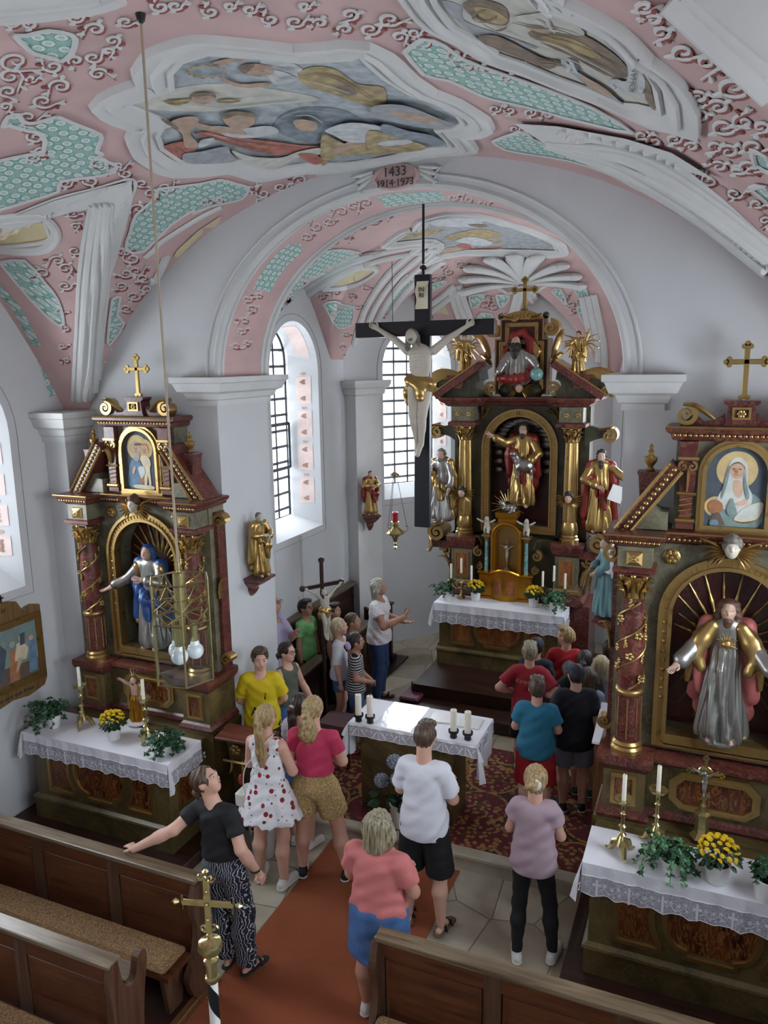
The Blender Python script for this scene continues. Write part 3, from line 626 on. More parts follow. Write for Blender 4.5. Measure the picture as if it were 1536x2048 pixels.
fresco('fresco', FR1, znn, [
    (9, Z1((520, 420), (700, 350), (900, 330), (1200, 370), (1260, 400), (1000, 420), (860, 440), (700, 440))), (5, Z1((1090, 500), (1180, 430), (1350, 430), (1460, 480), (1536, 520), (1440, 560), (1290, 570), (1180, 555))),
    (4, Z1((1040, 240), (1110, 225), (1210, 270), (1190, 310), (1110, 335), (1070, 300))), (2, Z1((1190, 290), (1260, 258), (1350, 275), (1430, 330), (1536, 345), (1536, 430), (1470, 420), (1330, 370), (1230, 340))), (6, Z1((1335, 345), (1400, 335), (1430, 370), (1380, 372))),
    (3, Z1((960, 262), (1010, 246), (1080, 255), (1095, 285), (1030, 296), (975, 285))), (6, Z1((955, 262), (985, 246), (1020, 250), (1000, 270), (985, 285), (968, 282))), (3, Z1((850, 240), (920, 222), (1000, 215), (1000, 232), (920, 240), (860, 258))), (3, Z1((890, 300), (960, 325), (1060, 320), (1075, 335), (960, 340), (900, 318))),
    (2, Z1((650, 395), (700, 390), (760, 385), (750, 400), (700, 415))), (2, Z1((860, 395), (910, 385), (965, 393), (900, 402))), (3, Z1((765, 375), (800, 360), (845, 370), (845, 395), (810, 408), (775, 398))), (6, Z1((755, 372), (800, 356), (855, 362), (862, 380), (840, 372), (780, 374))),
    (1, Z1((780, 525), (850, 515), (960, 540), (1100, 555), (1200, 570), (1290, 575), (1250, 600), (1100, 610), (980, 585), (880, 555))), (1, Z1((640, 580), (690, 560), (740, 555), (780, 590), (720, 620), (715, 640), (660, 610))), (4, Z1((850, 490), (960, 500), (1080, 490), (1110, 520), (1000, 540), (900, 530))),
    (3, Z1((775, 475), (840, 490), (960, 505), (980, 525), (860, 515), (790, 500))), (3, Z1((890, 445), (940, 432), (1010, 445), (1010, 485), (950, 505), (900, 480))), (6, Z1((885, 445), (940, 428), (1020, 440), (1015, 455), (950, 445), (900, 460))), (3, Z1((680, 470), (740, 450), (790, 455), (780, 490), (755, 520), (790, 560), (770, 582), (735, 570), (725, 520), (690, 495))), (6, Z1((645, 465), (665, 462), (710, 495), (695, 502))),
    (4, Z1((790, 575), (800, 545), (850, 535), (850, 550), (815, 570))), (7, Z1((730, 600), (800, 590), (900, 570), (920, 600), (940, 630), (840, 640), (740, 636))), (9, Z1((925, 585), (1000, 610), (1120, 615), (1190, 590), (1280, 575), (1290, 600), (1200, 610), (1140, 640), (1080, 665), (1000, 640), (950, 615))),
    (2, Z1((1290, 520), (1350, 545), (1400, 560), (1536, 545), (1536, 600), (1440, 600), (1340, 610), (1290, 650), (1280, 600))), (3, Z1((1320, 590), (1370, 560), (1420, 540), (1430, 560), (1350, 600))), (4, Z1((1300, 500), (1400, 470), (1536, 490), (1536, 545), (1400, 550), (1330, 520))), (1, Z1((1190, 600), (1260, 600), (1290, 630), (1250, 640))),
    (3, Z1((1170, 465), (1210, 455), (1265, 470), (1260, 500), (1200, 500))), (7, Z2((-40, 400), (80, 395), (200, 440), (280, 480), (180, 490), (60, 470), (-40, 440))), (3, Z2((20, 425), (120, 430), (220, 455), (200, 470), (100, 455))), (2, Z2((-60, 500), (40, 520), (140, 550), (170, 575), (60, 590), (-60, 580))), (5, Z2((0, 470), (100, 500), (200, 520), (240, 560), (120, 540), (0, 510))), (4, Z2((-20, 545), (90, 535), (110, 550), (0, 562)))], ceil, 0, FL1)
frame('fresco_frame', FR1, znn, PR, ceil, [M_STUC])
fresco('fresco', FR2, znn, [(7, E_((270, 0), (420, 20), (440, 110), (620, 180), (880, 270), (760, 270), (640, 230), (500, 190))), (6, E_((430, 10), (520, -20), (650, 10), (700, 60), (690, 140), (560, 120), (480, 80))), (2, E_((500, 30), (600, 40), (700, 100), (660, 130), (560, 100))), (6, E_((820, 180), (950, 150), (1150, 190), (1300, 280), (1400, 370), (1410, 440), (1280, 430), (1100, 330), (920, 250))), (2, E_((900, 200), (1050, 200), (1200, 270), (1250, 330), (1080, 290), (960, 250))), (9, E_((720, 90), (860, 60), (1000, 50), (1100, 110), (1160, 190), (1000, 170), (850, 150))), (3, E_((800, 130), (900, 130), (960, 170), (880, 170))), (6, E_((520, 215), (640, 190), (900, 320), (1000, 340), (950, 390), (760, 320))), (4, E_((1020, 340), (1070, 325), (1110, 360), (1120, 400), (1060, 385))), (7, E_((1000, 350), (1150, 420), (1300, 520), (1380, 590), (1250, 540), (1120, 440))), (3, E_((1130, 420), (1240, 470), (1330, 540), (1290, 540), (1190, 490))), (4, E_((1290, 460), (1350, 440), (1430, 460), (1480, 360), (1500, 330), (1536, 400), (1500, 500), (1380, 520))), (4, D_((640, 145), (740, 150), (745, 60), (700, 0), (780, 20), (850, 150), (820, 230), (740, 215))), (6, D_((830, 80), (880, 180), (905, 320), (850, 250), (850, 150)))], ceil, 9, FL2)
frame('fresco_frame', FR2, znn, [(d*.75, h) for d, h in PR], ceil, [M_STUC])
fresco('fresco', FR3, zcc, [(2, F_((820, 340), (900, 295), (1050, 275), (1150, 275), (1020, 320), (900, 335))), (4, F_((1060, 215), (1200, 190), (1400, 200), (1380, 250), (1200, 255), (1070, 245))), (2, F_((1150, 330), (1250, 290), (1400, 270), (1536, 300), (1536, 370), (1350, 330), (1230, 350))), (6, F_((1310, 240), (1380, 230), (1450, 245), (1400, 258))), (1, F_((1230, 385), (1300, 370), (1400, 395), (1536, 390), (1536, 412), (1400, 412), (1290, 412))), (3, F_((1160, 400), (1240, 395), (1280, 410), (1160, 440), (1080, 480), (1110, 440))), (4, F_((1220, 350), (1320, 320), (1440, 340), (1480, 370), (1400, 385), (1290, 365)))], ceil2, 7)
frame('fresco_frame', FR3, zcc, [(d*.8, h*.8) for d, h in PR], ceil2, [M_STUC])
px_text('IOHAN', D_((778, 205))[0], D_((800, 55))[0], 17, znn, FP[8], ceil); px_text('S', D_((668, 178))[0], D_((690, 170))[0], 14, znn, FP[8], ceil)
# white fields of the neighbouring bays
mb = MB()
patch(mb, [(-30, -30), (-30, 34), (0, 30), (60, 26), (130, 17), (190, 8), (240, -30)], znn, .02, 0, 16)
patch(mb, [(1338, -20), (1345, 10), (1420, 80), (1536, 186), (1570, 180), (1570, -20)], znn, .02, 0, 16)
mb.build('stucco_field', [M_STUC], ceil, fix=False)
mb = MB()
for o, w in (([(-20, 30), (60, 25), (130, 16), (190, 7), (240, -10)], .04), ([(-20, 20), (130, 5), (200, -5)], .02), ([(1338, 0), (1420, 78), (1540, 190)], .03), ([(1365, -10), (1450, 66), (1540, 140)], .02)): strip(mb, o, znn, w, .02, 0, .5, 8)
mb.build('stucco_bar', [M_STUC], ceil, fix=False)
# ribs of the lunettes
mb = MB()
patch(mb, B_((0, 720), (200, 640), (400, 560), (700, 478), (1022, 400), (1005, 560), (945, 800), (890, 1000), (840, 1150))+H_((545, 200), (522, 420), (505, 735), (365, 735), (388, 400), (405, 100))+B_((640, 860), (692, 630), (560, 655), (400, 700), (200, 750), (0, 815)), znn, .024, 0, 9)
patch(mb, E_((740, 705), (1000, 720), (1400, 790))+D_((800, 500), (1000, 560), (1260, 720), (1060, 660), (1290, 850), (1536, 1075), (1536, 1300), (1330, 1140), (1200, 1020), (900, 820), (600, 660), (265, 515), (80, 395)), znn, .024, 0, 9)
mb.build('lunette_rib', [M_STUC], ceil, fix=False)
mb = MB(); L0 = H_((372, 735), (390, 400), (405, 100))+B_((645, 860), (698, 610)); L1 = H_((500, 735), (520, 420), (545, 200))+B_((850, 900), (875, 592))
for t, r in ((.06, .022), (.3, .035), (.55, .03), (.8, .04), (.97, .018)): strip(mb, [(a[0]*(1-t)+b[0]*t, a[1]*(1-t)+b[1]*t) for a, b in zip(L0, L1)], znn, r, .026, 0, .6, 8)
strip(mb, B_((0, 725), (400, 560), (700, 480), (1020, 402), (1000, 570), (940, 800), (880, 1020)), znn, .014, .014, 0, .5, 6, 6)
L0 = D_((300, 516), (520, 530), (800, 592), (1000, 690), (1250, 860), (1536, 1085)); L1 = D_((262, 514), (420, 590), (600, 668), (900, 825), (1200, 1022), (1536, 1290))
for t, r in ((.04, .02), (.3, .04), (.55, .035), (.8, .045), (.98, .02)): strip(mb, [(a[0]*(1-t)+b[0]*t, a[1]*(1-t)+b[1]*t) for a, b in zip(L0, L1)], znn, r, .026, 0, .6, 8)
mb.build('rib_moulding', [M_STUC], ceil, fix=False)
# oval medallion of the lunette, wall arches
mb = MB(); patch(mb, B_((0, 760), (150, 725), (290, 715), (370, 790), (360, 880), (250, 915), (0, 925), (-80, 900), (-80, 790)), znn, .012, 0, 12)
patch(mb, [(335, 535), (352, 500), (395, 460), (440, 430), (492, 421), (470, 438), (420, 478), (380, 512)], lambda x, y: np.where(y < 6.17, zn(x, y), -99.) if False else znn(x, y), .01, 0, 12)
mb.build('cream_field', [M_CREAM], ceil, fix=False)
mb = MB(); strip(mb, B_((-20, 720), (150, 700), (300, 700), (400, 760), (430, 850), (340, 945), (150, 960), (-20, 945)), znn, .05, .01, 0, .6, 8); strip(mb, B_((-20, 760), (290, 715), (372, 800), (350, 885), (-20, 930)), znn, .02, .02, 0, .6, 8)
strip(mb, H_((850, 0), (800, 110), (760, 130)), znn, .05, .01, 0, .5, 6); strip(mb, B_((1110, 1010), (1180, 950), (1250, 880), (1536, 700), (1700, 620)), znn, .035, .01, 0, .5, 6)
mb.build('medallion_frame', [M_STUC], ceil, fix=False)
mb = MB(); strip(mb, BANDPX[:16], znn, .06, .004, 0, .08, 8, 0); mb.build('lattice_panel', [M_TEAL], ceil, fix=False)
# teal lattice fields
NP = [A_((430, 880), (600, 950), (765, 1020), (765, 1080), (740, 1150))+B_((780, 210), (740, 250), (880, 290), (860, 350), (700, 390), (460, 420), (440, 500), (230, 570), (0, 640), (-60, 660), (-60, 330), (0, 260), (180, 222), (330, 180), (320, 60), (200, 30), (60, -10))+A_((20, 960), (60, 880), (140, 865), (170, 920), (260, 930)),
      A_((100, 250), (200, 252), (370, 215), (550, 250), (575, 320), (540, 400), (470, 450), (400, 430), (280, 400), (220, 370)),
      B_((1200, 480), (1536, 440))+C_((210, 390), (330, 420), (425, 450), (400, 510), (340, 545), (130, 590), (20, 640))+B_((1490, 640), (1300, 765), (1100, 960), (960, 950), (1000, 800), (1040, 680), (1180, 560)),
      E_((90, 295), (200, 215), (320, 250), (430, 330), (640, 410), (900, 500), (1200, 620), (1440, 768), (1200, 720), (1000, 670), (800, 615), (600, 570), (500, 530), (350, 460), (200, 425)),
      E_((610, 825), (780, 765), (850, 810), (1000, 860))+D_((400, 580), (620, 690), (900, 838), (760, 770), (620, 695), (400, 625), (200, 592), (30, 562)),
      H_((0, 30), (130, 20), (230, 130), (300, 220), (330, 345), (270, 330), (150, 210), (40, 80)), H_((570, 215), (612, 208), (595, 300), (630, 345), (580, 425), (545, 440)), D_((1450, 780), (1536, 770), (1600, 900), (1536, 850)), D_((1460, 560), (1536, 590), (1600, 700), (1480, 640))]
for q in NP:
    mb = MB(); patch(mb, q, znn, .008, 0, 11); mb.build('lattice_panel', [M_TEAL], ceil, fix=False)
    mb = MB(); strip(mb, q+[q[0]], znn, .016, .012, 0, .45, 6, 2); mb.build('panel_border', [M_STUC], ceil, fix=False)
CP = [F_((60, 740), (40, 690), (130, 580), (260, 490), (270, 440), (400, 410), (540, 430), (560, 460), (430, 520), (300, 600), (150, 690)), F_((305, 800), (335, 780), (400, 775), (440, 800), (510, 820), (490, 940), (400, 960), (350, 870)), F_((700, 860), (740, 760), (830, 640), (880, 590), (925, 620), (925, 645), (860, 720), (740, 850)), F_((1035, 700), (1040, 660), (1140, 630), (1150, 650), (1060, 700)),
      G_((355, 300), (455, 285), (420, 350), (370, 375)), G_((530, 290), (620, 300), (590, 350), (550, 370)), G_((430, 410), (500, 420), (500, 460), (400, 460)), G_((890, 265), (950, 250), (985, 330), (985, 355)), G_((1040, 250), (1120, 250), (1130, 340), (1090, 330)), G_((1060, 370), (1150, 380), (1160, 490), (1110, 490), (1070, 410))]
for q in CP:
    mb = MB(); patch(mb, q, zcc, .008, 0, 10); mb.build('lattice_panel', [M_TEAL], ceil2, fix=False)
    mb = MB(); strip(mb, q+[q[0]], zcc, .014, .012, 0, .45, 6, 2); mb.build('panel_border', [M_STUC], ceil2, fix=False)
# chancel ribs
mb = MB()
def rib(pts, w, surf=zcc, k=3):
    for j in range(k):
        off = (j-(k-1)/2)*w*1.5; q = []
        for i, p in enumerate(pts):
            a, b = np.array(pts[max(i-1, 0)]), np.array(pts[min(i+1, len(pts)-1)]); t = (b-a)/np.linalg.norm(b-a); q.append((p[0]-t[1]*off, p[1]+t[0]*off))
        strip(mb, q, surf, w*.0065, .012, 0, .5, 8)
rib([(724, 752), (732, 690), (752, 625), (788, 570), (830, 530), (872, 500)], 11, k=4)
rib([(545, 640), (580, 605), (640, 562), (700, 532), (760, 512), (820, 500), (875, 492)], 9, k=2)
rib([(792, 735), (800, 700), (818, 660), (850, 625), (890, 595), (912, 575)], 8, k=2)
rib([(938, 690), (930, 640), (918, 605), (908, 572)], 7, k=3); rib([(1010, 700), (1024, 640), (1035, 600), (1042, 572)], 6, k=2); rib([(1125, 700), (1100, 650), (1075, 610), (1050, 575)], 6, k=2)
rib([(1198, 740), (1196, 690), (1186, 640), (1176, 590)], 8, k=3)
mb.build('rib_moulding', [M_STUC], ceil2, fix=False)
mb = MB(); patch(mb, F_((330, 670), (400, 620), (520, 560), (620, 545), (650, 560), (560, 620), (440, 665)), zcc, .012, 0, 9); patch(mb, F_((1040, 860), (1040, 790), (1130, 765), (1150, 800), (1180, 870), (1120, 855)), zcc, .012, 0, 9); mb.build('cream_field', [M_CREAM], ceil2, fix=False)
mb = MB(); strip(mb, F_((300, 690), (400, 615), (520, 552), (630, 535), (670, 560), (580, 630), (440, 680), (300, 690)), zcc, .04, .012, 0, .5, 8); mb.build('medallion_frame', [M_STUC], ceil2, fix=False)
# scallop shell over the high altar
hub = hit(np.array([[1044., 572.]]), zcc)[0]; mb = MB()
RIM = cr([(930, 580), (933, 550), (950, 526), (1000, 512), (1056, 508), (1110, 520), (1145, 545), (1158, 568)], 6)
rp = hit(np.array(RIM), zcc)
for i in range(9):
    q = rp[int(round(i*(len(rp)-1)/8))]; pts = []
    for t in np.linspace(.06, 1, 9):
        p = hub+(q-hub)*t; zz = float(zc(np.array(p[0]), np.array(p[1]))); pts.append((p[0], p[1], min(zz, p[2]+.3)-.03*t))
    mb.tube(pts, [.03+.125*t**.8*(1 if t < .95 else .8) for t in np.linspace(.06, 1, 9)], 10, flat=.4)
    mb.sph(pts[-1], .115, 8, sq=(1, 1, .5))
mb.sph(tuple(hub+np.array([0, -.03, -.05])), .06, 8)
for s in (-1, 1): mb.tube([tuple(hub+np.array([s*.05, -.02, -.05])), tuple(hub+np.array([s*.2, -.02, -.10])), tuple(hub+np.array([s*.36, -.02, .0]))], [.03, .022, .03], 8)
mb.build('scallop_shell', [M_STUC], ceil2, smooth=True)
# scroll ornament: painted leaf scrolls, white with maroon shadows
def scrolls(name, spec, surf, parent, w=.011):
    a, b = MB(), MB()
    for (x, y, r, ang, sg) in spec:
        sp = spiral(0, 0, 1, 1.25, 0, 1, 22, .15); tail = [(1.0-.15*t, -1.5*t-.3*t*t) for t in np.linspace(1, .08, 8)]
        line = tail+sp; ca, sa = math.cos(math.radians(ang)), math.sin(math.radians(ang))
        q = [(x+r*(ca*u-sa*v*sg), y+r*.62*(sa*u+ca*v*sg)) for u, v in line]
        strip(a, q, surf, w, .006, 0, .6, 6, 0, True); strip(b, [(u+3.0+r*.04, v+3.6+r*.05) for u, v in q], surf, w*1.0, .005, 0, .5, 5, 0, True)
        for k in (3, 6, 12):
            p = q[k]; d = np.array(q[k])-np.array([x, y]); d = d/(np.linalg.norm(d)+1e-6); lf = [p, (p[0]+d[0]*r*.35+4, p[1]+d[1]*r*.3), (p[0]+d[0]*r*.75, p[1]+d[1]*r*.5)]
            strip(a if k != 6 else b, lf, surf, w*1.3, .006, 0, .6, 5, 3, True)
    a.build(name, [M_STUC], parent, fix=False); b.build('ornament_shadow', [M_MAROON], parent, fix=False)
scrolls('scroll_ornament', [(20, 40, 18, 20, 1), (60, 45, 14, 190, -1), (150, 32, 16, 30, 1), (190, 55, 20, 200, 1), (225, 78, 15, 20, -1), (250, 40, 15, 60, 1), (320, 10, 18, 200, -1), (350, 8, 14, 30, 1), (150, 118, 15, 160, 1), (185, 112, 18, 10, 1), (215, 100, 12, 20, -1), (105, 130, 20, 170, -1), (195, 145, 18, 320, -1), (120, 170, 22, 190, 1), (85, 200, 22, 60, 1), (60, 155, 12, 40, 1), (15, 180, 18, 120, 1), (10, 210, 12, 20, -1), (30, 120, 32, 90, 1), (20, 150, 26, 10, -1)], znn, ceil)
scrolls('scroll_ornament', [(55, 232, 22, 40, 1), (70, 272, 18, 200, -1), (82, 300, 15, 90, 1), (62, 312, 14, 20, 1), (195, 325, 20, 0, -1), (235, 330, 16, 30, 1), (250, 345, 14, 190, -1), (130, 365, 13, 20, 1), (180, 360, 16, 170, -1), (282, 365, 12, 90, 1), (300, 385, 16, 40, -1), (275, 415, 14, 190, 1), (330, 372, 16, 10, 1), (245, 500, 14, 20, 1), (262, 515, 18, 190, -1), (270, 540, 16, 20, 1), (250, 545, 14, 120, -1), (285, 555, 14, 60, 1)], znn, ceil)
scrolls('scroll_ornament', [(145, 425, 12, 60, 1), (150, 450, 10, 30, -1), (150, 500, 14, 20, 1), (115, 520, 16, 200, 1), (130, 535, 16, 20, -1), (85, 545, 16, 160, 1), (130, 570, 14, 30, 1), (120, 620, 10, 70, 1), (132, 655, 9, 200, -1), (125, 690, 8, 40, 1), (132, 720, 7, 200, 1), (240, 570, 13, 90, -1), (265, 590, 15, 30, 1), (290, 575, 14, 200, -1), (250, 615, 13, 60, 1), (235, 650, 9, 20, 1), (225, 700, 9, 60, -1), (212, 725, 7, 30, 1)], znn, ceil, .009)
scrolls('scroll_ornament', [(500, 375, 12, 10, 1), (525, 385, 14, 190, -1), (560, 372, 14, 20, 1), (600, 358, 14, 200, 1), (640, 352, 10, 10, -1), (410, 402, 12, 30, 1), (435, 400, 12, 200, 1), (520, 400, 12, 20, -1), (680, 345, 10, 190, 1), (865, 340, 18, 30, 1), (705, 362, 16, 200, -1), (500, 15, 14, 20, 1), (540, 35, 16, 190, -1), (590, 40, 18, 30, 1), (640, 42, 14, 200, 1), (700, 25, 18, 60, -1), (740, 55, 20, 20, 1), (690, 55, 14, 190, 1), (610, 8, 12, 30, 1), (420, 20, 16, 200, -1), (460, 8, 12, 20, 1), (780, 35, 22, 60, 1), (800, 70, 16, 10, -1)], znn, ceil)
scrolls('scroll_ornament', [(830, 62, 14, 20, 1), (850, 80, 16, 190, -1), (910, 105, 20, 30, 1), (935, 130, 12, 200, 1), (960, 132, 10, 20, -1), (1010, 150, 10, 10, 1), (990, 215, 12, 20, 1), (1020, 218, 12, 190, -1), (1060, 222, 12, 20, 1), (1095, 228, 10, 200, 1), (1030, 255, 10, 20, 1), (1050, 262, 8, 200, -1), (1285, 268, 14, 40, 1), (1310, 280, 16, 200, -1), (1350, 275, 16, 30, 1), (1385, 290, 14, 210, 1)], znn, ceil, .009)
scrolls('scroll_ornament', [(1290, 10, 18, 60, 1), (1325, 60, 20, 50, -1), (1310, 35, 16, 230, 1), (1370, 100, 26, 70, 1), (1420, 120, 30, 40, -1), (1470, 170, 34, 60, 1), (1440, 210, 22, 230, 1), (1400, 225, 20, 80, -1), (1450, 250, 26, 50, 1), (1490, 240, 22, 230, -1), (1510, 290, 24, 60, 1), (1460, 300, 22, 220, 1), (1430, 290, 16, 60, -1), (1480, 335, 18, 40, 1), (1440, 330, 16, 240, 1), (1375, 345, 16, 20, 1), (1420, 360, 18, 200, -1), (1470, 385, 18, 30, 1), (1515, 405, 14, 60, 1), (1530, 440, 14, 40, -1), (1400, 190, 18, 250, 1), (1500, 330, 22, 80, 1), (1525, 250, 18, 60, -1)], znn, ceil, .0085)
scrolls('scroll_ornament', [(470, 690, 9, 90, 1), (490, 685, 8, 60, -1), (480, 660, 9, 20, 1), (486, 640, 10, 200, 1), (500, 615, 12, 60, -1), (492, 596, 10, 30, 1), (515, 590, 9, 200, 1), (610, 470, 12, 20, 1), (630, 450, 14, 190, -1), (655, 440, 12, 30, 1), (680, 420, 14, 200, 1), (705, 410, 14, 10, -1), (730, 402, 12, 190, 1), (905, 392, 10, 20, 1), (935, 396, 12, 190, -1), (965, 404, 12, 30, 1)], za, sof, .007)
scrolls('scroll_ornament', [(575, 600, 8, 20, 1), (600, 560, 8, 40, -1), (640, 500, 10, 30, 1), (665, 480, 12, 200, 1), (690, 470, 12, 20, -1), (720, 450, 12, 190, 1), (745, 440, 10, 30, 1), (770, 428, 10, 20, -1), (640, 590, 9, 20, 1), (670, 582, 9, 190, 1), (700, 588, 10, 30, -1), (730, 570, 9, 60, 1), (712, 610, 8, 30, 1), (690, 665, 8, 60, 1), (680, 690, 6, 20, -1), (695, 710, 5, 200, 1), (760, 655, 7, 30, 1), (775, 640, 8, 200, -1), (800, 620, 9, 20, 1), (750, 680, 7, 60, -1), (830, 600, 8, 20, 1), (870, 555, 12, 20, 1), (895, 540, 12, 200, -1), (920, 525, 12, 30, 1), (860, 535, 10, 200, 1), (930, 590, 8, 60, 1), (965, 605, 12, 20, 1), (985, 610, 12, 190, -1), (975, 590, 9, 90, 1), (950, 635, 8, 30, -1), (1005, 625, 8, 60, 1), (1125, 590, 9, 30, 1), (1140, 605, 12, 200, -1), (1160, 600, 10, 20, 1), (1145, 618, 9, 60, -1), (1180, 630, 8, 40, 1), (1190, 660, 8, 60, -1), (1195, 690, 7, 20, 1)], zcc, ceil2, .007)
# cartouche with the years
CX, CZ, CY = float(at_y(788, 352, 6.15)[0]), float(at_y(788, 352, 6.15)[2]), 6.15
mb = MB(); mb.lathe([(.0, 0), (.19, 0), (.2, .015), (.19, .03), (.17, .035), (.165, .02), (0, .02)], 32); 
car = mb.build('trim_11', [M_PINK], None, (CX, 6.2, CZ)); car.rotation_euler = (PI/2, 0, 0); car.scale = (1.05, .52, 1); car['kind'] = 'structure'
M_INK = plain('dark_lettering', '#35302c', .8)
for s, dz, sz in (('1433', .035, .105), ('1914·1973', -.05, .078)):
    t = text(s, sz, (CX, 6.165, CZ+dz), M_INK); t.parent = car; t.matrix_parent_inverse = (Matrix.Translation((CX, 6.2, CZ)) @ Matrix.Rotation(PI/2, 4, 'X') @ Matrix.Diagonal((1.05, .52, 1, 1))).inverted()
mb = MB()
for s in (-1, 1):
    for k in range(3): mb.tube([(CX+s*(.2+.0*k), 6.19, CZ+.02+.02*k), (CX+s*(.28+.02*k), 6.185, CZ-.0+.035*k-.03), (CX+s*(.34+.02*k), 6.185, CZ+.05*k-.07), (CX+s*(.30+.02*k), 6.185, CZ+.05*k-.1)], [.012, .022, .018, .008], 6)
mb.build('cartouche_leaves', [M_STUC], None).__setitem__('kind', 'structure')
# ================================================================ MATERIALS OF THE ALTARS
M_GOLD = gold('gilding'); M_GOLDP = gold('pale_gilding', '#a9905a', .4, '#5f4a22'); M_BRASS = gold('polished_brass', '#b8aa78', .2, '#6f6038', 14); M_GWOOD = gold('gilded_wood_yellow', '#b07c28', .35, '#7a4d12')
M_RED = marble('red_marble', '#3c1514', '#66302a', '#8f6a58', 4, .3); M_GRN = marble('grey_green_marble', '#4c4b3c', '#77735d', '#9a947c', 3, .35, veins=.35); M_OLV = marble('olive_brown_marble', '#3f3620', '#6a5b38', '#84764f', 2.5, .35, veins=.3)
M_DGRN = marble('dark_green_marble', '#24261d', '#45412f', '#6b6449', 3.5, .3, veins=.35)
M_FLAME = marble('flamed_panel_marble', '#2e0d0a', '#6b3a1e', '#9c6c38', 5, .25, (1.2, 1, .35), .7); M_FLAMEL = marble('light_flamed_marble', '#7a3a22', '#a8743f', '#5a1f16', 5, .3, (1.2, 1, .35), .8)
M_NICHE = marble('niche_red_marble', '#2a0b0e', '#4d1c1d', '#6d4a3a', 2.5, .35, veins=.3); M_BLUEM = marble('turquoise_marble', '#2f6a6a', '#6fa6a0', '#cfd8cf', 9, .25)
M_SILV = gold('silvering', '#9c9a96', .38, '#55524e', 7); M_BLACK = plain('black_paint', '#0f1018', .35, var=.1)
M_CLOTH = plain('white_altar_linen', '#e2e3ea', .55, var=.03, bump=.05); M_WAX = plain('candle_wax', '#e6e3d6', .45, var=.03, Subsurface_Weight=.1); M_WHITE = plain('white_ceramic', '#dcdcda', .3, var=.03)
M_SKIN0 = plain('painted_skin', '#b99886', .5, var=.08); M_PALE = plain('pale_painted_skin', '#b9b2a4', .5, var=.12); M_HAIRD = plain('dark_carved_hair', '#2a2522', .6, var=.2); M_HAIRG = plain('grey_carved_hair', '#6d675f', .6, var=.2); M_HAIRB = plain('brown_carved_hair', '#54392a', .6, var=.2)
M_ROBR = plain('red_carved_robe', '#7d231d', .4, var=.2); M_ROBB = plain('blue_carved_robe', '#23467c', .4, var=.2); M_ROBT = plain('teal_skirt', '#5d8287', .6, var=.15); M_ROBP = plain('rose_cloak', '#96504c', .45, var=.15)
def lace_mat():
    t = NT('lace_net'); tr = t.n('ShaderNodeBsdfTransparent'); mx = t.n('ShaderNodeMixShader'); v = t.coord(); w = t.n('ShaderNodeTexVoronoi', feature='DISTANCE_TO_EDGE'); w.inputs['Scale'].default_value = 60; t.l(v, w.inputs['Vector'])
    t.l(t.ramp(w.outputs['Distance'], [(.05, .86), (.2, .52)]), mx.inputs[0]); t.out('#c9cbd6', .8); t.l(tr.outputs[0], mx.inputs[1]); t.l(t.b.outputs[0], mx.inputs[2]); t.l(mx.outputs[0], t.t.nodes['Material Output'].inputs['Surface']); return t.m
M_LACE = lace_mat()
# ================================================================ HELPERS
def offs(poly, d):
    """inset (d<0) / outset of a counter-clockwise polygon"""
    n = len(poly); a = sum(poly[i][0]*poly[(i+1) % n][1]-poly[(i+1) % n][0]*poly[i][1] for i in range(n)); s = 1 if a > 0 else -1; out = []
    for i in range(n):
        p, q, r = (Vector(poly[(i+k) % n]) for k in (-1, 0, 1)); u = (q-p).normalized(); v = (r-q).normalized(); nu = Vector((u.y, -u.x))*s; nv = Vector((v.y, -v.x))*s; m = nu+nv
        m = m/max(m.length_squared, .35)*2 if m.length > 1e-6 else nu; out.append(tuple(q+m*d))
    return out
def bl(mb, name, mats, par, y0=0., smooth=False, x0=0., z0=0.):
    """build in the coordinates of a parent whose base is at (x0, y0, z0)"""
    mb.v = [(x-x0, y-y0, z-z0) for x, y, z in mb.v]; return mb.build(name, mats if isinstance(mats, (list, tuple)) else [mats], par, smooth=smooth)
def mir(mb, fn):
    for s in (-1, 1): fn(s)
def molding(mb, x0, x1, y0, y1, prof, mi=0, back=True):
    """stack of mitred steps (z, projection) round front and sides"""
    mb.loft([[(x0-p, y0-p, z), (x1+p, y0-p, z), (x1+p, y1, z), (x0-p, y1, z)] for z, p in prof], mi)
def leaf(mb, base, up, out, L, w, mi=0, curl=.5):
    """acanthus leaf that stands up and curls outward"""
    b, u, o = Vector(base), Vector(up), Vector(out); pts = []; rs = []
    for t in (0, .3, .6, .85, 1.0, 1.08): pts.append(b+u*L*(t if t < .9 else .9-(t-.9)*.6)+o*L*(curl*t**3)); rs.append(w*(.55+.6*math.sin(PI*min(1, t*.9))) if t < 1 else w*.3)
    mb.tube(pts, rs, 6, mi, flat=.45)
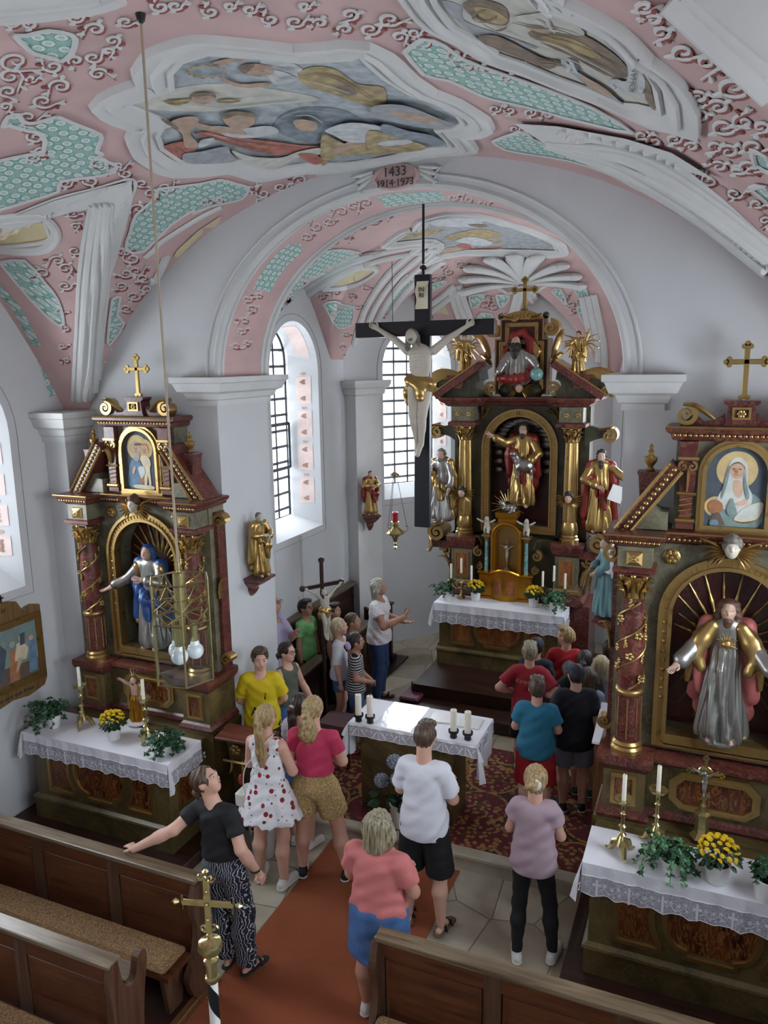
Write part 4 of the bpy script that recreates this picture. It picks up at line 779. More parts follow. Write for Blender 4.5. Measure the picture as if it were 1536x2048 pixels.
def capital_leafy(mb, c, r, z0, z1, mi=0, ma=0):
    H = z1-z0; mb.lathe([(r*.95, z0), (r*1.02, z0+.04*H), (r*.9, z0+.06*H), (r*.92, z0+.5*H), (r*1.2, z0+.85*H)], 16, mi, None, c)
    for row, (zz, L, k) in enumerate(((z0+.05*H, .42*H, 8), (z0+.25*H, .5*H, 8))):
        for j in range(k):
            a = 2*PI*(j+.5*row)/k; d = (math.cos(a), math.sin(a), 0); leaf(mb, (c[0]+r*.92*d[0], c[1]+r*.92*d[1], zz), (0, 0, 1), d, L, r*.30, mi, .55)
    for sx in (-1, 1):
        for sy in (-1, 1):
            q = Vector((sx, sy, 0)).normalized(); sp = spiral(0, 0, r*.36, 1.3, PI/2, -1, 14, .2)
            mb.tube([tuple(Vector((c[0], c[1], z1-.16*H))+q*(r*1.2+u)+Vector((0, 0, v))) for u, v in sp], r*.11, 6, mi)
    mb.box((c[0], c[1], z1-.03*H), (r*2.7, r*2.7, .07*H), ma); mb.sph((c[0], c[1]-r*1.3, z1-.1*H), r*.25, 6, mi)
def volute(mb, x, y0, y1, z, r, turns=1.5, a0=0., sg=1, th=.5, mi=0):
    """a spiral scroll with depth, axis along y"""
    pts = spiral(x, z, r, turns, a0, sg, 30, .12); n = len(pts); ring = []
    for i, (px, pz) in enumerate(pts):
        d = Vector((px-x, pz-z)); d = d.normalized() if d.length > 1e-6 else Vector((1, 0)); w = r*th*(1-.6*i/n)*.5
        ring.append([(px+d.x*w, y0, pz+d.y*w), (px+d.x*w, y1, pz+d.y*w), (px-d.x*w, y1, pz-d.y*w), (px-d.x*w, y0, pz-d.y*w)])
    mb.loft(ring, mi); mb.tube([(x, y0-.004, z), (x, y1, z)], r*.16, 8, mi)
def dentils(mb, x0, x1, y, z, step, r, mi=0):
    k = int((x1-x0)/step)
    for i in range(k+1): mb.sph((x0+(x1-x0)*i/k, y, z), r, 5, mi, sq=(1.2, .7, 1))
def rosette(mb, x, y, z, r, mi=0):
    for k in range(6): a = PI*k/3; mb.sph((x+r*.6*math.cos(a), y, z+r*.6*math.sin(a)), r*.42, 5, mi, sq=(1, .55, 1))
    mb.sph((x, y-r*.25, z), r*.3, 6, mi)
def cross_mb(mb, x, y, z0, H, arm, w, th=.03, frac=.68, mi=0):
    """trefoil-ended cross"""
    zc = z0+H*frac; mb.box((x, y, z0+H/2-.01), (w, th, H-.04), mi, None, .004); mb.box((x, y, zc), (2*arm-.04, th, w), mi, None, .004)
    for (cx, cz, dx, dz) in ((x, z0+H-.02, 0, 1), (x-arm+.02, zc, -1, 0), (x+arm-.02, zc, 1, 0)):
        for a, b in ((dx, dz), (dz, dx), (-dz, -dx)): mb.tube([(cx+a*w*.55, y-th/2, cz+b*w*.55), (cx+a*w*.55, y+th/2, cz+b*w*.55)], w*.55, 10, mi)
    for s in (-1, 1): mb.tube([(x+s*w*.6, y-th/2, z0+.02), (x+s*w*.6, y+th/2, z0+.02)], w*.5, 10, mi)
    return zc
# ---- hands and figures
def hand(sd, wr, d, pn, s=1., side=1, curl=.35, mi=0, spread=.16):
    """palm, four bent fingers of different length and a thumb from the side of the palm"""
    wr, d, pn = (np.array(v, float) for v in (wr, d, pn)); d = d/np.linalg.norm(d); pn = pn-d*(pn @ d); pn /= np.linalg.norm(pn)+1e-9; l = np.cross(d, pn)*side
    K = .006*s; p1 = wr+d*.085*s
    for o in (-.026, -.009, .009, .024): sd.cap(wr+l*o*.55*s+d*.01*s, p1+l*o*1.05*s, .014*s, .0125*s, mi, .012*s)
    for o, L, r in ((-.032, .062, .0078), (-.011, .08, .0085), (.011, .085, .0088), (.032, .076, .0085)):
        a = p1+l*o*s; dd = d+l*o*spread*18*.1; dd /= np.linalg.norm(dd); p = a; ang = curl*.6
        for seg, f in enumerate((.42, .32, .26)):
            v = dd*math.cos(ang)+pn*math.sin(ang); q = p+v*L*f*s; sd.cap(p, q, r*s*(1-.07*seg), r*s*(.95-.1*seg), mi, K); p = q; ang += curl*(1.1 if seg == 0 else .9)
    a = wr+l*.022*s+d*.022*s; b = a+(l*.75+d*.6+pn*.25)*.042*s; c = b+(l*.25+d*.9+pn*.35)*.032*s; e = c+(d*.95+pn*.4)*.024*s
    sd.chain([a, b, c, e], [.013*s, .0105*s, .0095*s, .0078*s], mi, K*1.5)
def folds(amp, k=9, zt=1., zb=0., c=(0, 0), seed=0., diag=2.):
    def f(X):
        th = np.arctan2(X[..., 1]-c[1], X[..., 0]-c[0]); z = X[..., 2]; w = np.clip((zt-z)/(zt-zb+1e-6), 0, 1)
        return amp*w**.7*(np.sin(k*th+diag*3*z+seed+1.3*np.sin(5*z+2*th+seed))+.5*np.sin(2.1*k*th-4*z+seed*2))
    return f
def head_sd(sd, c, s, mi=0, face=-1, k=.02):
    """skull, jaw, nose, brow, ears; s = head height; face -1: looks along -y"""
    c = np.array(c, float); f = face
    sd.ell(c+[0, .02*s*-f, .06*s], (.335*s, .415*s, .43*s), mi, k); sd.ell(c+[0, .10*s*f, -.17*s], (.26*s, .30*s, .30*s), mi, .03); sd.ell(c+[0, .22*s*f, -.36*s], (.14*s, .13*s, .11*s), mi, .03)
    sd.cap(c+[0, .37*s*f, .08*s], c+[0, .46*s*f, -.08*s], .035*s, .055*s, mi, .012); sd.ell(c+[0, .36*s*f, .10*s], (.24*s, .06*s, .05*s), mi, .015); sd.ell(c+[0, .385*s*f, -.22*s], (.11*s, .05*s, .03*s), mi, .01)
    for e in (-1, 1):
        sd.ell(c+[e*.335*s, .02*s*-f, -.03*s], (.05*s, .09*s, .13*s), mi, .01); sd.ell(c+[e*.14*s, .39*s*f, .04*s], (.06*s, .03*s, .035*s), mi, .01, sub=True); sd.ell(c+[e*.17*s, .25*s*f, -.1*s], (.1*s, .1*s, .1*s), mi, .02)
def curls(sd, c, s, rows, mi=0, r=.1, seed=1, face=-1, front=.1):
    rnd = random.Random(seed)
    for _ in range(rows):
        a = rnd.uniform(0, 2*PI); e = rnd.uniform(-.25, 1.0); x, y, z = math.cos(a)*math.sqrt(max(0, 1-e*e)), math.sin(a)*math.sqrt(max(0, 1-e*e)), e
        if y*face > front and z < .62: continue
        sd.ell((c[0]+x*.36*s, c[1]+y*.43*s-face*.02*s, c[2]+.06*s+z*.46*s), (r*s*rnd.uniform(.8, 1.3),)*3, mi, .012)
def statue(name, loc, rz, h, label, cat, mats, arms, hair='short', beard=0, robe=True, cloak=None, lean=0., vox=.009, group=None, bare=False, seed=0., head_turn=0., skirt_r=.15, parent_empty=None, belt=False):
    """carved standing figure, facing -y. mats: skin, hair, robe, cloak"""
    o = empty(name, loc, rz, label, cat, group); H = h; P = lambda x, y, z: np.array((x*H, y*H, z*H)); hs = .135*H
    R = rotm('Z', head_turn)
    b = SD(.02*H); hc = P(lean, -.025, .915); hd = SD(.02*H); head_sd(hd, hc, hs, 0, -1, .012); hd.xform(R, hc); b.p += hd.p; b.cap(P(lean*.7, 0, .80), P(lean, -.01, .875), .038*H, .034*H)
    if bare:
        b.cap(P(0, 0, .78), P(0, 0, .6), .075*H, .07*H, 0, sq=(1.3, .9, 1)); b.cap(P(.1, 0, .79), P(-.1, 0, .79), .045*H)
    A = [(P(s*.105, 0, .795), np.array(e)*H, np.array(w)*H) for s, (e, w, *_) in zip((-1, 1), arms)]
    for s, (S, E, W), am in zip((-1, 1), A, arms):
        d = W-E; d /= np.linalg.norm(d); pn = np.array(am[2] if len(am) > 2 else (0, 0, -1), float); hb = b if bare else SD(.02*H); hand(hb, W, d, pn, .62*H, s, am[3] if len(am) > 3 else .25); hb.cap(E+(W-E)*.5, W, .026*H, .02*H)
        if not bare: hb.build('hand', [mats[0]], max(.0045, vox*.62), o)
        if bare: b.cap(S, E, .04*H, .03*H); b.cap(E, W, .03*H, .022*H)
    for s in (-1, 1): fb = SD(.02*H); fb.cap(P(s*.05, .0, .03), P(s*.065, -.10, .022), .028*H, .022*H); fb.build('foot', [mats[0]], vox, o)
    b.build('body' if bare else 'head', [mats[0]], max(.0045, vox*.62), o)
    hr = SD(.015*H); hr.ell(hc+P(0, .016, .016), (.37*hs, .44*hs, .45*hs), 0); 
    if hair == 'long':
        for s in (-1, 1): hr.chain([hc+P(s*.036, .02, .03), hc+P(s*.052, .02, -.04), hc+P(s*.06, .0, -.11)], [.035*H, .03*H, .02*H])
        hr.cap(hc+P(0, .03, .02), hc+P(0, .045, -.10), .05*H, .04*H)
    elif hair == 'curly': curls(hr, hc, hs, 46, 0, .11, 3, -1, .3)
    hr.ell(hc+P(0, -.06, -.012), (.27*hs, .3*hs, .46*hs), 0, .01, sub=True)
    if beard: hr.ell(hc+P(0, -.038, -.055-.012*beard), (.22*hs, .2*hs, (.2+.13*beard)*hs), 0, .01); curls(hr, hc+P(0, -.035, -.062-.012*beard), hs*.5, 0)
    hr.disp = lambda X: .0022*np.sin(X[..., 2]*160/H+30*X[..., 0]/H)*H; hr.xform(R, hc); hr.build('hair', [mats[1]], vox*.8, o)
    if robe:
        r = SD(.03*H)
        if not bare: r.cap(P(0, 0, .80), P(0, 0, .56), .074*H, .078*H, 0, sq=(1.35, .95, 1)); r.cap(P(.10, 0, .795), P(-.10, 0, .795), .046*H)
        r.cap(P(0, .0, .60 if not bare else .56), P(.01, .0, .07), .083*H, skirt_r*H*.86, 0, sq=(1.12, .9, 1)); r.cap(P(-.03, -.03, .5), P(-.06, -.06, .1), .07*H, .07*H)
        if not bare:
            for S, E, W in A: r.cap(S, E, .05*H, .046*H, 0, .02*H); r.cap(E, E+(W-E)*.72, .046*H, .05*H, 0, .02*H)
        if belt: r.cap(P(0, 0, .575), P(0, 0, .57), .092*H, .092*H, 0, .01, sq=(1.2, 1, 1))
        r.cut((0, 0, .018*H), (0, 0, -1)); r.disp = folds(.017*H, 8, .80*H, .05*H, (0, 0), seed); r.build('robe', [mats[2]], vox, o)
    if cloak:
        c = SD(.02*H); zc_ = cloak.get('z', .12); w = cloak.get('w', .085)
        c.cap(P(0, .045, .80), P(0, .06, zc_), w*H, (w+.045)*H, 0, sq=(1.45, .62, 1)); c.cap(P(.11, .015, .80), P(-.11, .015, .80), .055*H)
        for s in (-1, 1): c.chain([P(s*.12, -.0, .81), P(s*.155, .0, .62), P(s*.165, .01, zc_+.1)], [.05*H, .055*H, .045*H])
        if cloak.get('drape', 1): c.chain([P(-.12, -.05, .66), P(0, -.115, .50), P(.12, -.07, .46)], [.045*H, .05*H, .05*H]); c.chain([P(.0, -.10, .50), P(.06, -.12, .32)], [.05*H, .03*H])
        c.ell(P(0, -.10, .5), P(.075, .10, .42) if not cloak.get('drape', 1) else P(.06, .04, .04), 0, .02*H, sub=True); c.ell(P(0, -.08, .80), P(.055, .08, .12), 0, .01, sub=True)
        c.disp = folds(.016*H, 10, .95*H, .1*H, (0, .02), seed+1.7); c.build('cloak', [mats[3]], vox, o)
    return o
def cherub_head(mb_wing, name, loc, s, parent, mats, wings=True, hairmat=None):
    """winged cherub head as part(s) of an altar"""
    o = SD(.01); head_sd(o, (0, 0, 0), s, 0, -1, .01); 
    hd = o.build(name, [mats[0]], max(.005, s*.03), parent, loc); hr = SD(.01); hr.ell((0, .04*s, .1*s), (.37*s, .42*s, .43*s)); curls(hr, (0, 0, 0), s, 60, 0, .11, 5, -1, .45); hr.build('curls', [mats[1]], max(.005, s*.03), hd)
    if wings:
        w = MB()
        for sd in (-1, 1):
            for k in range(7):
                a = math.radians(25-14*k); L = s*(1.25-.09*k); p0 = (sd*.28*s, .05*s, -.22*s-.03*s*k); w.tube([p0, (p0[0]+sd*L*.5*math.cos(a), -.05*s, p0[2]+L*.5*math.sin(a)+.1*s), (p0[0]+sd*L*math.cos(a), .04*s, p0[2]+L*math.sin(a))], [.10*s, .19*s, .07*s], 6, 0, flat=.4)
        w.build('wings', [mats[2]], hd, smooth=True)
    return hd
def candle(name, loc, r, h, label, group=None):
    mb = MB(); mb.lathe([(r, 0), (r, h*.98), (r*.8, h), (r*.4, h-.006), (0, h-.008)], 20); o = mb.build(name, [M_WAX], None, loc, smooth=True); w = MB(); w.tube([(0, 0, h-.01), (.002, 0, h+.012)], .0022, 5); w.build('wick', [M_BLACK], o)
    return tag(o, label, 'candle', group)
def altar_cloth(name, loc, hw, y0, y1, drop, label, group, nscal=11, zig=False):
    """linen with a lace border: top, plain hem, lace with crosses and vine leaves"""
    o = empty(name, loc, 0, label, 'altar cloth', group); t = MB(); t.box((0, (y0+y1)/2, .004), (2*hw, y1-y0, .008)); 
    hem = drop*.34 if not zig else drop*.12; n = 60
    for (ax, ay, bx, by) in ((-hw, y0, hw, y0), (hw, y0, hw, y1), (-hw, y1, -hw, y0)):
        L = math.hypot(bx-ax, by-ay); m = max(6, int(n*L/(2*hw))); nx, ny = (by-ay)/L, -(bx-ax)/L; W = lambda u: .006*math.sin(u*L*26)+.004*math.sin(u*L*61)
        t.loft([[(ax+(bx-ax)*i/m+nx*e*W(i/m), ay+(by-ay)*i/m+ny*e*W(i/m), z) for i in range(m+1)] for z, e in ((.008, 0), (0, .1), (-hem*.5, .6), (-hem, 1))], 0, None, caps=False, closed=False)
    # gathered corner fall
    for s in (-1, 1): t.loft([[(s*hw, y0, .004), (s*(hw+.004), y0-.004, .004), (s*hw, y0+.01, .004)], [(s*(hw+.02), y0-.02, -drop*.6), (s*(hw+.05), y0-.015, -drop*.6), (s*(hw+.02), y0+.04, -drop*.6)], [(s*(hw+.03), y0-.03, -drop*1.22), (s*(hw+.075), y0-.02, -drop*1.1), (s*(hw+.03), y0+.05, -drop*1.1)]])
    t.build('linen', [M_CLOTH], o); lc = MB(); mt = MB()
    for (ax, ay, bx, by) in ((-hw, y0, hw, y0), (hw, y0, hw, y1), (-hw, y1, -hw, y0)):
        L = math.hypot(bx-ax, by-ay); m = max(12, int(120*L/(2*hw))); nx, ny = (by-ay)/L, -(bx-ax)/L; ns = max(2, round(nscal*L/(2*hw))); W = lambda u: .006*math.sin(u*L*26)+.004*math.sin(u*L*61)
        S = lambda u: drop-.022*abs(math.cos(PI*u*ns)) if not zig else drop
        pt = lambda u, z, e=0: (ax+(bx-ax)*u+nx*(W(u)+e), ay+(by-ay)*u+ny*(W(u)+e), z)
        lc.loft([[pt(i/m, -hem*.99) for i in range(m+1)], [pt(i/m, -S(i/m)) for i in range(m+1)]], 0, None, caps=False, closed=False)
        mt.tube([pt(i/m, -S(i/m), -.001) for i in range(m+1)], .0035, 4, 0); mt.tube([pt(i/m, -hem, .0015) for i in range(m+1)], .0025, 4, 0)
        uu = lambda x: x/L
        nx_ = max(1, int(L/.205))
        for k in range(nx_):
            u0 = (k+.5)/nx_; zc = -(hem+drop)/2-.004; hh = (drop-hem)
            q = lambda dx, dz: pt(u0+uu(dx), zc+dz, .003)
            if zig:
                mt.add([q(-.004, hh*.45), q(.004, hh*.45), q(.004, -hh*.45), q(-.004, -hh*.45)], [(0, 1, 2, 3)])
                for s in (-1, 1): mt.add([q(s*.015, hh*.3), q(s*.03, hh*.3), q(s*.075, -hh*.35), q(s*.06, -hh*.35)], [(0, 1, 2, 3)]); mt.add([q(s*.085, hh*.3), q(s*.10, hh*.3), q(s*.075, -.0), q(s*.068, 0)], [(0, 1, 2, 3)])
                continue
            for (a, b, c, d) in ((-.008, .008, -.40, .40), (-.03, .03, .08, .2)): mt.add([q(a, hh*d), q(b, hh*d), q(b, hh*c), q(a, hh*c)], [(0, 1, 2, 3)])
            for (dx, dz, r) in ((.055, .14, .02), (.105, .06, .022), (.15, .16, .018), (.085, -.22, .012), (.12, -.26, .014), (.155, -.14, .012)):
                pl = [q(dx+r*(.62+.38*math.cos(5*a))*math.cos(a), hh*dz+r*(.62+.38*math.cos(5*a))*math.sin(a)) for a in np.linspace(0, 2*PI, 31)[:-1]]
                mt.add([q(dx, hh*dz)]+pl, [(0, 1+i, 1+(i+1) % 30) for i in range(30)])
            mt.tube([q(.02+.03*i, hh*(-.1+.12*math.sin(i*1.9))) for i in range(6)], .0018, 4)
    lc.build('lace_border', [M_LACE], o, fix=False); mt.build('lace_motifs', [M_CLOTH], o, fix=False); return o
# ================================================================ ALTAR PARTS
def mensa(root, ax, hw, y0, y1, z0, z1, org, shift=0., light=False, sides=True):
    """altar table with marbled panels in gilt frames"""
    B = lambda mb, nm, mt, sm=False: bl(mb, nm, mt, root, org[1], sm, org[0]-0., org[2]); X = ax+shift; H = z1-z0; k = hw/.84
    mb = MB(); zp = z0+.26*H/.93; molding(mb, X-hw+.02, X+hw-.02, y0+.04, y1, [(z0, .03), (zp-.05, .03), (zp-.04, .045), (zp-.02, .04), (zp, .005), (z1-.07, 0)]); B(mb, 'altar_block', M_OLV)
    mb = MB(); molding(mb, X-hw+.02, X+hw-.02, y0+.04, y1, [(z1-.07, 0), (z1-.05, .03), (z1-.03, .04), (z1, .04)]); B(mb, 'altar_slab', M_OLV)
    yf = y0+.04; za, zb = zp+.07*H/.93, z1-.09; zm = (za+zb)/2; c = lambda pts: [(X+x*k, z) for x, z in pts]
    def concave(s): # side panel, concave towards the middle
        r = .30*H/.93; a = [(s*(-.33-.0), za)]+[(s*(-.30-.085*math.sin(PI*i/10)), za+(zb-za)*i/10) for i in range(1, 10)]+[(s*-.33, zb), (s*-.64, zb), (s*-.64, za)]; return c(a if s > 0 else a)
    ov = [(-.14, za), (.22-.02, za), (.20, za+.05)]+[(.20+.13*math.cos(a)*1.1, zm+.02+(zb-za)*.44*math.sin(a)) for a in np.linspace(-PI/2+.45, PI/2-.3, 9)]+[(.18, zb), (-.12, zb)]+[(-.14+.13*math.cos(a)*1.1, zm+.02+(zb-za)*.44*math.sin(a)) for a in np.linspace(PI/2+.3, 3*PI/2-.45, 9)]+[(-.14, za+.05)]
    for nm, q in (('side_panel', concave(1)), ('center_panel', c([(x-.03, z) for x, z in ov])), ('side_panel', concave(-1))):
        n = len(q); ar = sum(q[i][0]*q[(i+1) % n][1]-q[(i+1) % n][0]*q[i][1] for i in range(n)); q = q if ar > 0 else q[::-1]
        f = MB(); band(offs(q, .012), offs(q, -.02), yf-.018, yf+.02, f); band(offs(q, -.016), offs(q, -.03), yf-.010, yf+.02, f); fr = B(f, nm, M_GOLD)
        p = MB(); p.prism(offs(q, -.022), yf-.004, yf+.03); p.v = [(x-org[0], y-org[1], z-org[2]) for x, y, z in p.v]; p.build('panel_field', [M_FLAMEL if light else M_FLAME], fr)
    if sides:
        for s in (-1, 1):
            q = [(y0+.16, za), (y1-.18, za), (y1-.18, zb), (y0+.16, zb)]; f = MB(); xs = X+s*(hw-.02)
            for d0, d1, e, m in ((0, -.025, .016, 0), (-.025, -.5, .004, 1)):
                o1, o2 = offs(q, d0), offs(q, d1) if d1 > -.4 else None
                if o2: f.add([(xs+s*e, y, z) for y, z in o1]+[(xs+s*e, y, z) for y, z in o2], [(i, (i+1) % 4, 4+(i+1) % 4, 4+i) for i in range(4)], m); f.add([(xs+s*e, y, z) for y, z in o1]+[(xs, y, z) for y, z in o1], [(i, (i+1) % 4, 4+(i+1) % 4, 4+i) for i in range(4)], m)
                else: f.add([(xs+s*e, y, z) for y, z in o1], [(0, 1, 2, 3)], m)
            B(f, 'end_panel', [M_GOLD, M_FLAME])
def framed(root, B, name, q, y, w=.03, dep=.03, fill=None, fm=None):
    f = MB(); band(offs(q, w*.35), offs(q, -w*.2), y-dep*.6, y+.01, f); band(offs(q, -w*.2), offs(q, -w*.75), y-dep, y+.01, f); o = B(f, name, fm or M_GOLD)
    return o
def shaft_vines(mb, c, r, z0, z1, turns=2.2, mi=0, seed=0):
    rnd = random.Random(seed); N = 46; pts = []
    for ph in (0, PI):
        pts = [(c[0]+(r+.008)*math.cos(ph+2*PI*turns*i/N-PI/2), c[1]+(r+.008)*math.sin(ph+2*PI*turns*i/N-PI/2), z0+(z1-z0)*i/N) for i in range(N+1)]; mb.tube(pts, .0085, 5, mi)
        for i in range(3, N, 4):
            p = Vector(pts[i]); d = Vector((p.x-c[0], p.y-c[1], 0)).normalized(); t = Vector((-d.y, d.x, 0)); up = rnd.choice((-1, 1))
            q = p+Vector((0, 0, up*.04))+t*rnd.uniform(-.02, .02)
            if (i//4) % 2:
                for k in range(5): a = 2*PI*k/5; mb.sph(tuple(q+t*.02*math.cos(a)+Vector((0, 0, .02*math.sin(a)))), .0165, 4, mi, sq=(1, 1, 1))
            else:
                for k in range(7): mb.sph(tuple(q+t*rnd.uniform(-.012, .012)+Vector((0, 0, -.009*k+.025))+d*.006), .0105, 4, mi)
            mb.tube([tuple(p), tuple(p+(q-p)*.5+d*.012), tuple(q)], .003, 4, mi)
def painting(root, B, ax, y, q, shapes, fm, name='painting', w=.05):
    f = framed(root, B, name, q, y, w, .045, None, fm); p = MB(); inn = offs(q, -w*.7); p.prism(inn, y-.004, y+.01, 0); 
    for i, (mi, pl) in enumerate(shapes):
        pts, tr = tess(cr(pl, 4, True)); p.add([(ax+x, y-.0055-.0006*i, z) for x, z in pts], tr, mi)
    return f, p
PM = [paint('painting_dark_blue', '#2f3a46', .2), paint('painting_skin', '#a98a72', .15), paint('painting_grey_white', '#a5a8a3', .12), paint('painting_blue', '#4e6a80', .2), paint('painting_orange', '#8a5a34', .2), paint('painting_gold_glow', '#a89263', .15), paint('painting_beard', '#8d8578', .2), paint('painting_brown', '#4b3a2b', .2), paint('painting_ivory', '#b3a78d', .12), paint('painting_green_grey', '#5f7270', .2)]
def side_altar(ax, sh, label, shapes, rays_z, seed):
    org = (ax, 5.7, .12); root = empty('side_altar', org, 0, label, 'altar', 'side altars beside the chancel arch')
    def B(mb, nm, mt, sm=False, par=None):
        o = bl(mb, nm, mt, root if par is None else par, org[1], sm, org[0], org[2]); return o
    mensa(root, ax, .84, 5.12, 5.75, .12, 1.035, org, sh)
    m = MB(); m.b2(ax-.86, ax+.86, 5.7, 6.19, .12, 1.06); B(m, 'altar_base', M_OLV)
    # predella and pedestals
    m = MB(); m.b2(ax-.62, ax+.62, 5.84, 6.19, 1.06, 1.52); m.b2(ax-.80, ax-.49, 5.74, 6.19, 1.10, 1.50); m.b2(ax+.49, ax+.80, 5.74, 6.19, 1.10, 1.50); B(m, 'predella', M_GRN if 0 else M_OLV)
    m = MB(); molding(m, ax-.48, ax+.48, 5.84, 6.0, [(1.06, .02), (1.09, .035), (1.12, .02), (1.14, 0)])
    for s in (-1, 1): molding(m, ax+s*.645-.155, ax+s*.645+.155, 5.74, 6.19, [(1.06, .03), (1.09, .04), (1.12, .02), (1.14, 0)]); molding(m, ax+s*.645-.155, ax+s*.645+.155, 5.74, 6.19, [(1.46, 0), (1.49, .02), (1.52, .045), (1.56, .055), (1.6, .05)])
    molding(m, ax-.53, ax+.53, 5.82, 6.19, [(1.52, 0), (1.55, .03), (1.585, .03)]); B(m, 'predella_moulding', M_RED)
    for s in (-1, 1):
        q = [(ax+s*.645-.085, 1.19), (ax+s*.645+.085, 1.19), (ax+s*.645+.085, 1.43), (ax+s*.645-.085, 1.43)]; f = framed(root, B, 'pedestal_panel', q, 5.735, .025, .018); p = MB(); p.prism(offs(q, -.012), 5.73, 5.75); B(p, 'panel_field', M_FLAME, par=f)
    q = [(ax-.30, 1.27), (ax-.22, 1.20), (ax+.22, 1.20), (ax+.30, 1.27), (ax+.30, 1.40), (ax+.22, 1.48), (ax-.22, 1.48), (ax-.30, 1.40)]; f = framed(root, B, 'predella_panel', q, 5.835, .05, .03); p = MB(); p.prism(offs(q, -.03), 5.825, 5.85); B(p, 'panel_field', M_FLAME, par=f)
    # retable wall with its niche
    ho, hi, zs, zt = .47, .385, 2.70, 3.25; m = MB(); A = arc(ax, zs, hi, PI, PI/2, 10); m.prism([(ax-.78, 1.6), (ax-hi, 1.6)]+A+[(ax, zt), (ax-.78, zt)], 5.95, 6.19); A = arc(ax, zs, hi, PI/2, 0, 10); m.prism([(ax, zt)]+A+[(ax+hi, 1.6), (ax+.78, 1.6), (ax+.78, zt)], 5.95, 6.19); m.b2(ax-hi, ax+hi, 5.95, 6.19, 1.6, 1.74); B(m, 'retable', M_GRN)
    m = MB(); m.prism([(ax+x, z) for x, z in arch_poly(hi+.02, 1.7, zs)], 6.17, 6.195); B(m, 'niche_back', M_NICHE)
    o1 = [(ax+x, z) for x, z in arch_poly(ho, 1.64, zs)]; f = MB(); f.b2(ax-hi, ax+hi, 5.90, 6.0, 1.66, 1.745); band(o1, offs(o1, -.028), 5.90, 5.97, f); band(offs(o1, -.028), offs(o1, -.07), 5.925, 5.97, f); band(offs(o1, -.07), offs(o1, -.098), 5.905, 6.0, f)
    for i in range(34):
        a = PI*i/33; f.box((0, 0, 0), (.008, .01, .035), 0, Matrix.Translation((ax+(ho-.05)*math.cos(a), 5.922, zs+(ho-.05)*math.sin(a))) @ Matrix.Rotation(-(a-PI/2), 4, 'Y'))
    for s in (-1, 1):
        for k in range(9): f.sph((ax+s*(ho-.05), 5.925, zs-.07-k*.075), .018, 5, 0, sq=(1, .5, 1))
    B(f, 'niche_frame', M_GOLD)
    r = MB(); 
    for k in range(25):
        a = math.radians(-70+k*13.33); d = Vector((math.sin(a), 0, math.cos(a))); L = min(.36/max(abs(d.x), .05), (.62 if d.z > 0 else .8)); L = min(L, .64)*(.92 if k % 2 else 1.0); c = Vector((ax, 6.16, rays_z)); p0 = c+d*.16; n = 7
        r.tube([tuple(p0+d*(L-.16)*i/n) for i in range(n+1)], [.019*(1-.75*i/n)*(1.2 if i % 2 else .75) for i in range(n+1)], 6)
    B(r, 'ray_glory', M_GOLDP)
    # columns
    for s in (-1, 1):
        c = (ax+s*.645, 5.84, 0); m = MB(); m.lathe([(.118, 1.6), (.12, 1.63), (.105, 1.65), (.112, 1.67), (.096, 1.69)], 22, 1, None, c); m.lathe([(.094, 1.69), (.09, 2.08)], 24, 0, None, c); m.lathe([(.09, 2.07), (.102, 2.08), (.106, 2.095), (.102, 2.11), (.088, 2.12)], 22, 1, None, c)
        m.lathe([(.084, 2.11), (.098, 2.3), (.096, 2.5), (.084, 2.7), (.078, 2.83)], 24, 0, None, c); col = B(m, 'column', [M_RED, M_GOLD], True)
        v = MB(); shaft_vines(v, c, .09, 2.13, 2.82, 1.6, 0, seed+s); 
        for k in range(8): a = 2*PI*k/8; v.tube([(c[0]+.094*math.cos(a), c[1]+.094*math.sin(a), 1.72), (c[0]+.092*math.cos(a), c[1]+.092*math.sin(a), 2.05)], .006, 4)
        B(v, 'vine_relief', M_GOLDP, True, col); k = MB(); capital_leafy(k, c, .085, 2.83, 3.04, 0, 1); B(k, 'capital', [M_GOLD, M_RED], True, col)
        m = MB(); m.b2(c[0]-.12, c[0]+.12, 5.74, 6.19, 3.06, 3.24); e = B(m, 'entablature_block', M_GRN); m = MB(); molding(m, c[0]-.12, c[0]+.12, 5.74, 6.19, [(3.04, .0), (3.05, .03), (3.08, .03), (3.09, 0)]); B(m, 'block_moulding', M_RED, False, e)
        m = MB(); m.loft([[(c[0]-.06, 5.738, 3.1), (c[0]+.06, 5.738, 3.1), (c[0]+.06, 5.738, 3.21), (c[0]-.06, 5.738, 3.21)], [(c[0]-.055, 5.725, 3.105), (c[0]+.055, 5.725, 3.105), (c[0]+.055, 5.725, 3.205), (c[0]-.055, 5.725, 3.205)], [(c[0]-.01, 5.70, 3.15), (c[0]+.01, 5.70, 3.15), (c[0]+.01, 5.70, 3.165), (c[0]-.01, 5.70, 3.165)]]); rosette(m, c[0], 5.712, 3.155, .035); B(m, 'gilt_stud', M_GOLD, False, e)
        m = MB(); rosette(m, ax+s*.40, 5.935, 3.14, .055); m.lathe([(.06, 0), (.062, .006), (.05, .012), (.0, .014)], 16, 0, Matrix.Translation((ax+s*.40, 5.95, 3.14)) @ Matrix.Rotation(PI/2, 4, 'X')); B(m, 'rosette', M_GOLD)
        # scrolled wing on the outer edge
        m = MB(); volute(m, ax+s*.84, 6.0, 6.1, 3.12, .07, 1.4, 0, s); volute(m, ax+s*.84, 6.0, 6.1, 1.72, .06, 1.4, 0, s); m.b2(ax+s*.80-.02, ax+s*.80+.02, 6.02, 6.15, 1.6, 3.2, 1); leaf(m, (ax+s*.82, 6.0, 2.35), (0, 0, 1), (s, 0, 0), .25, .03, 0, .3); B(m, 'side_wing', [M_GOLD, M_RED])
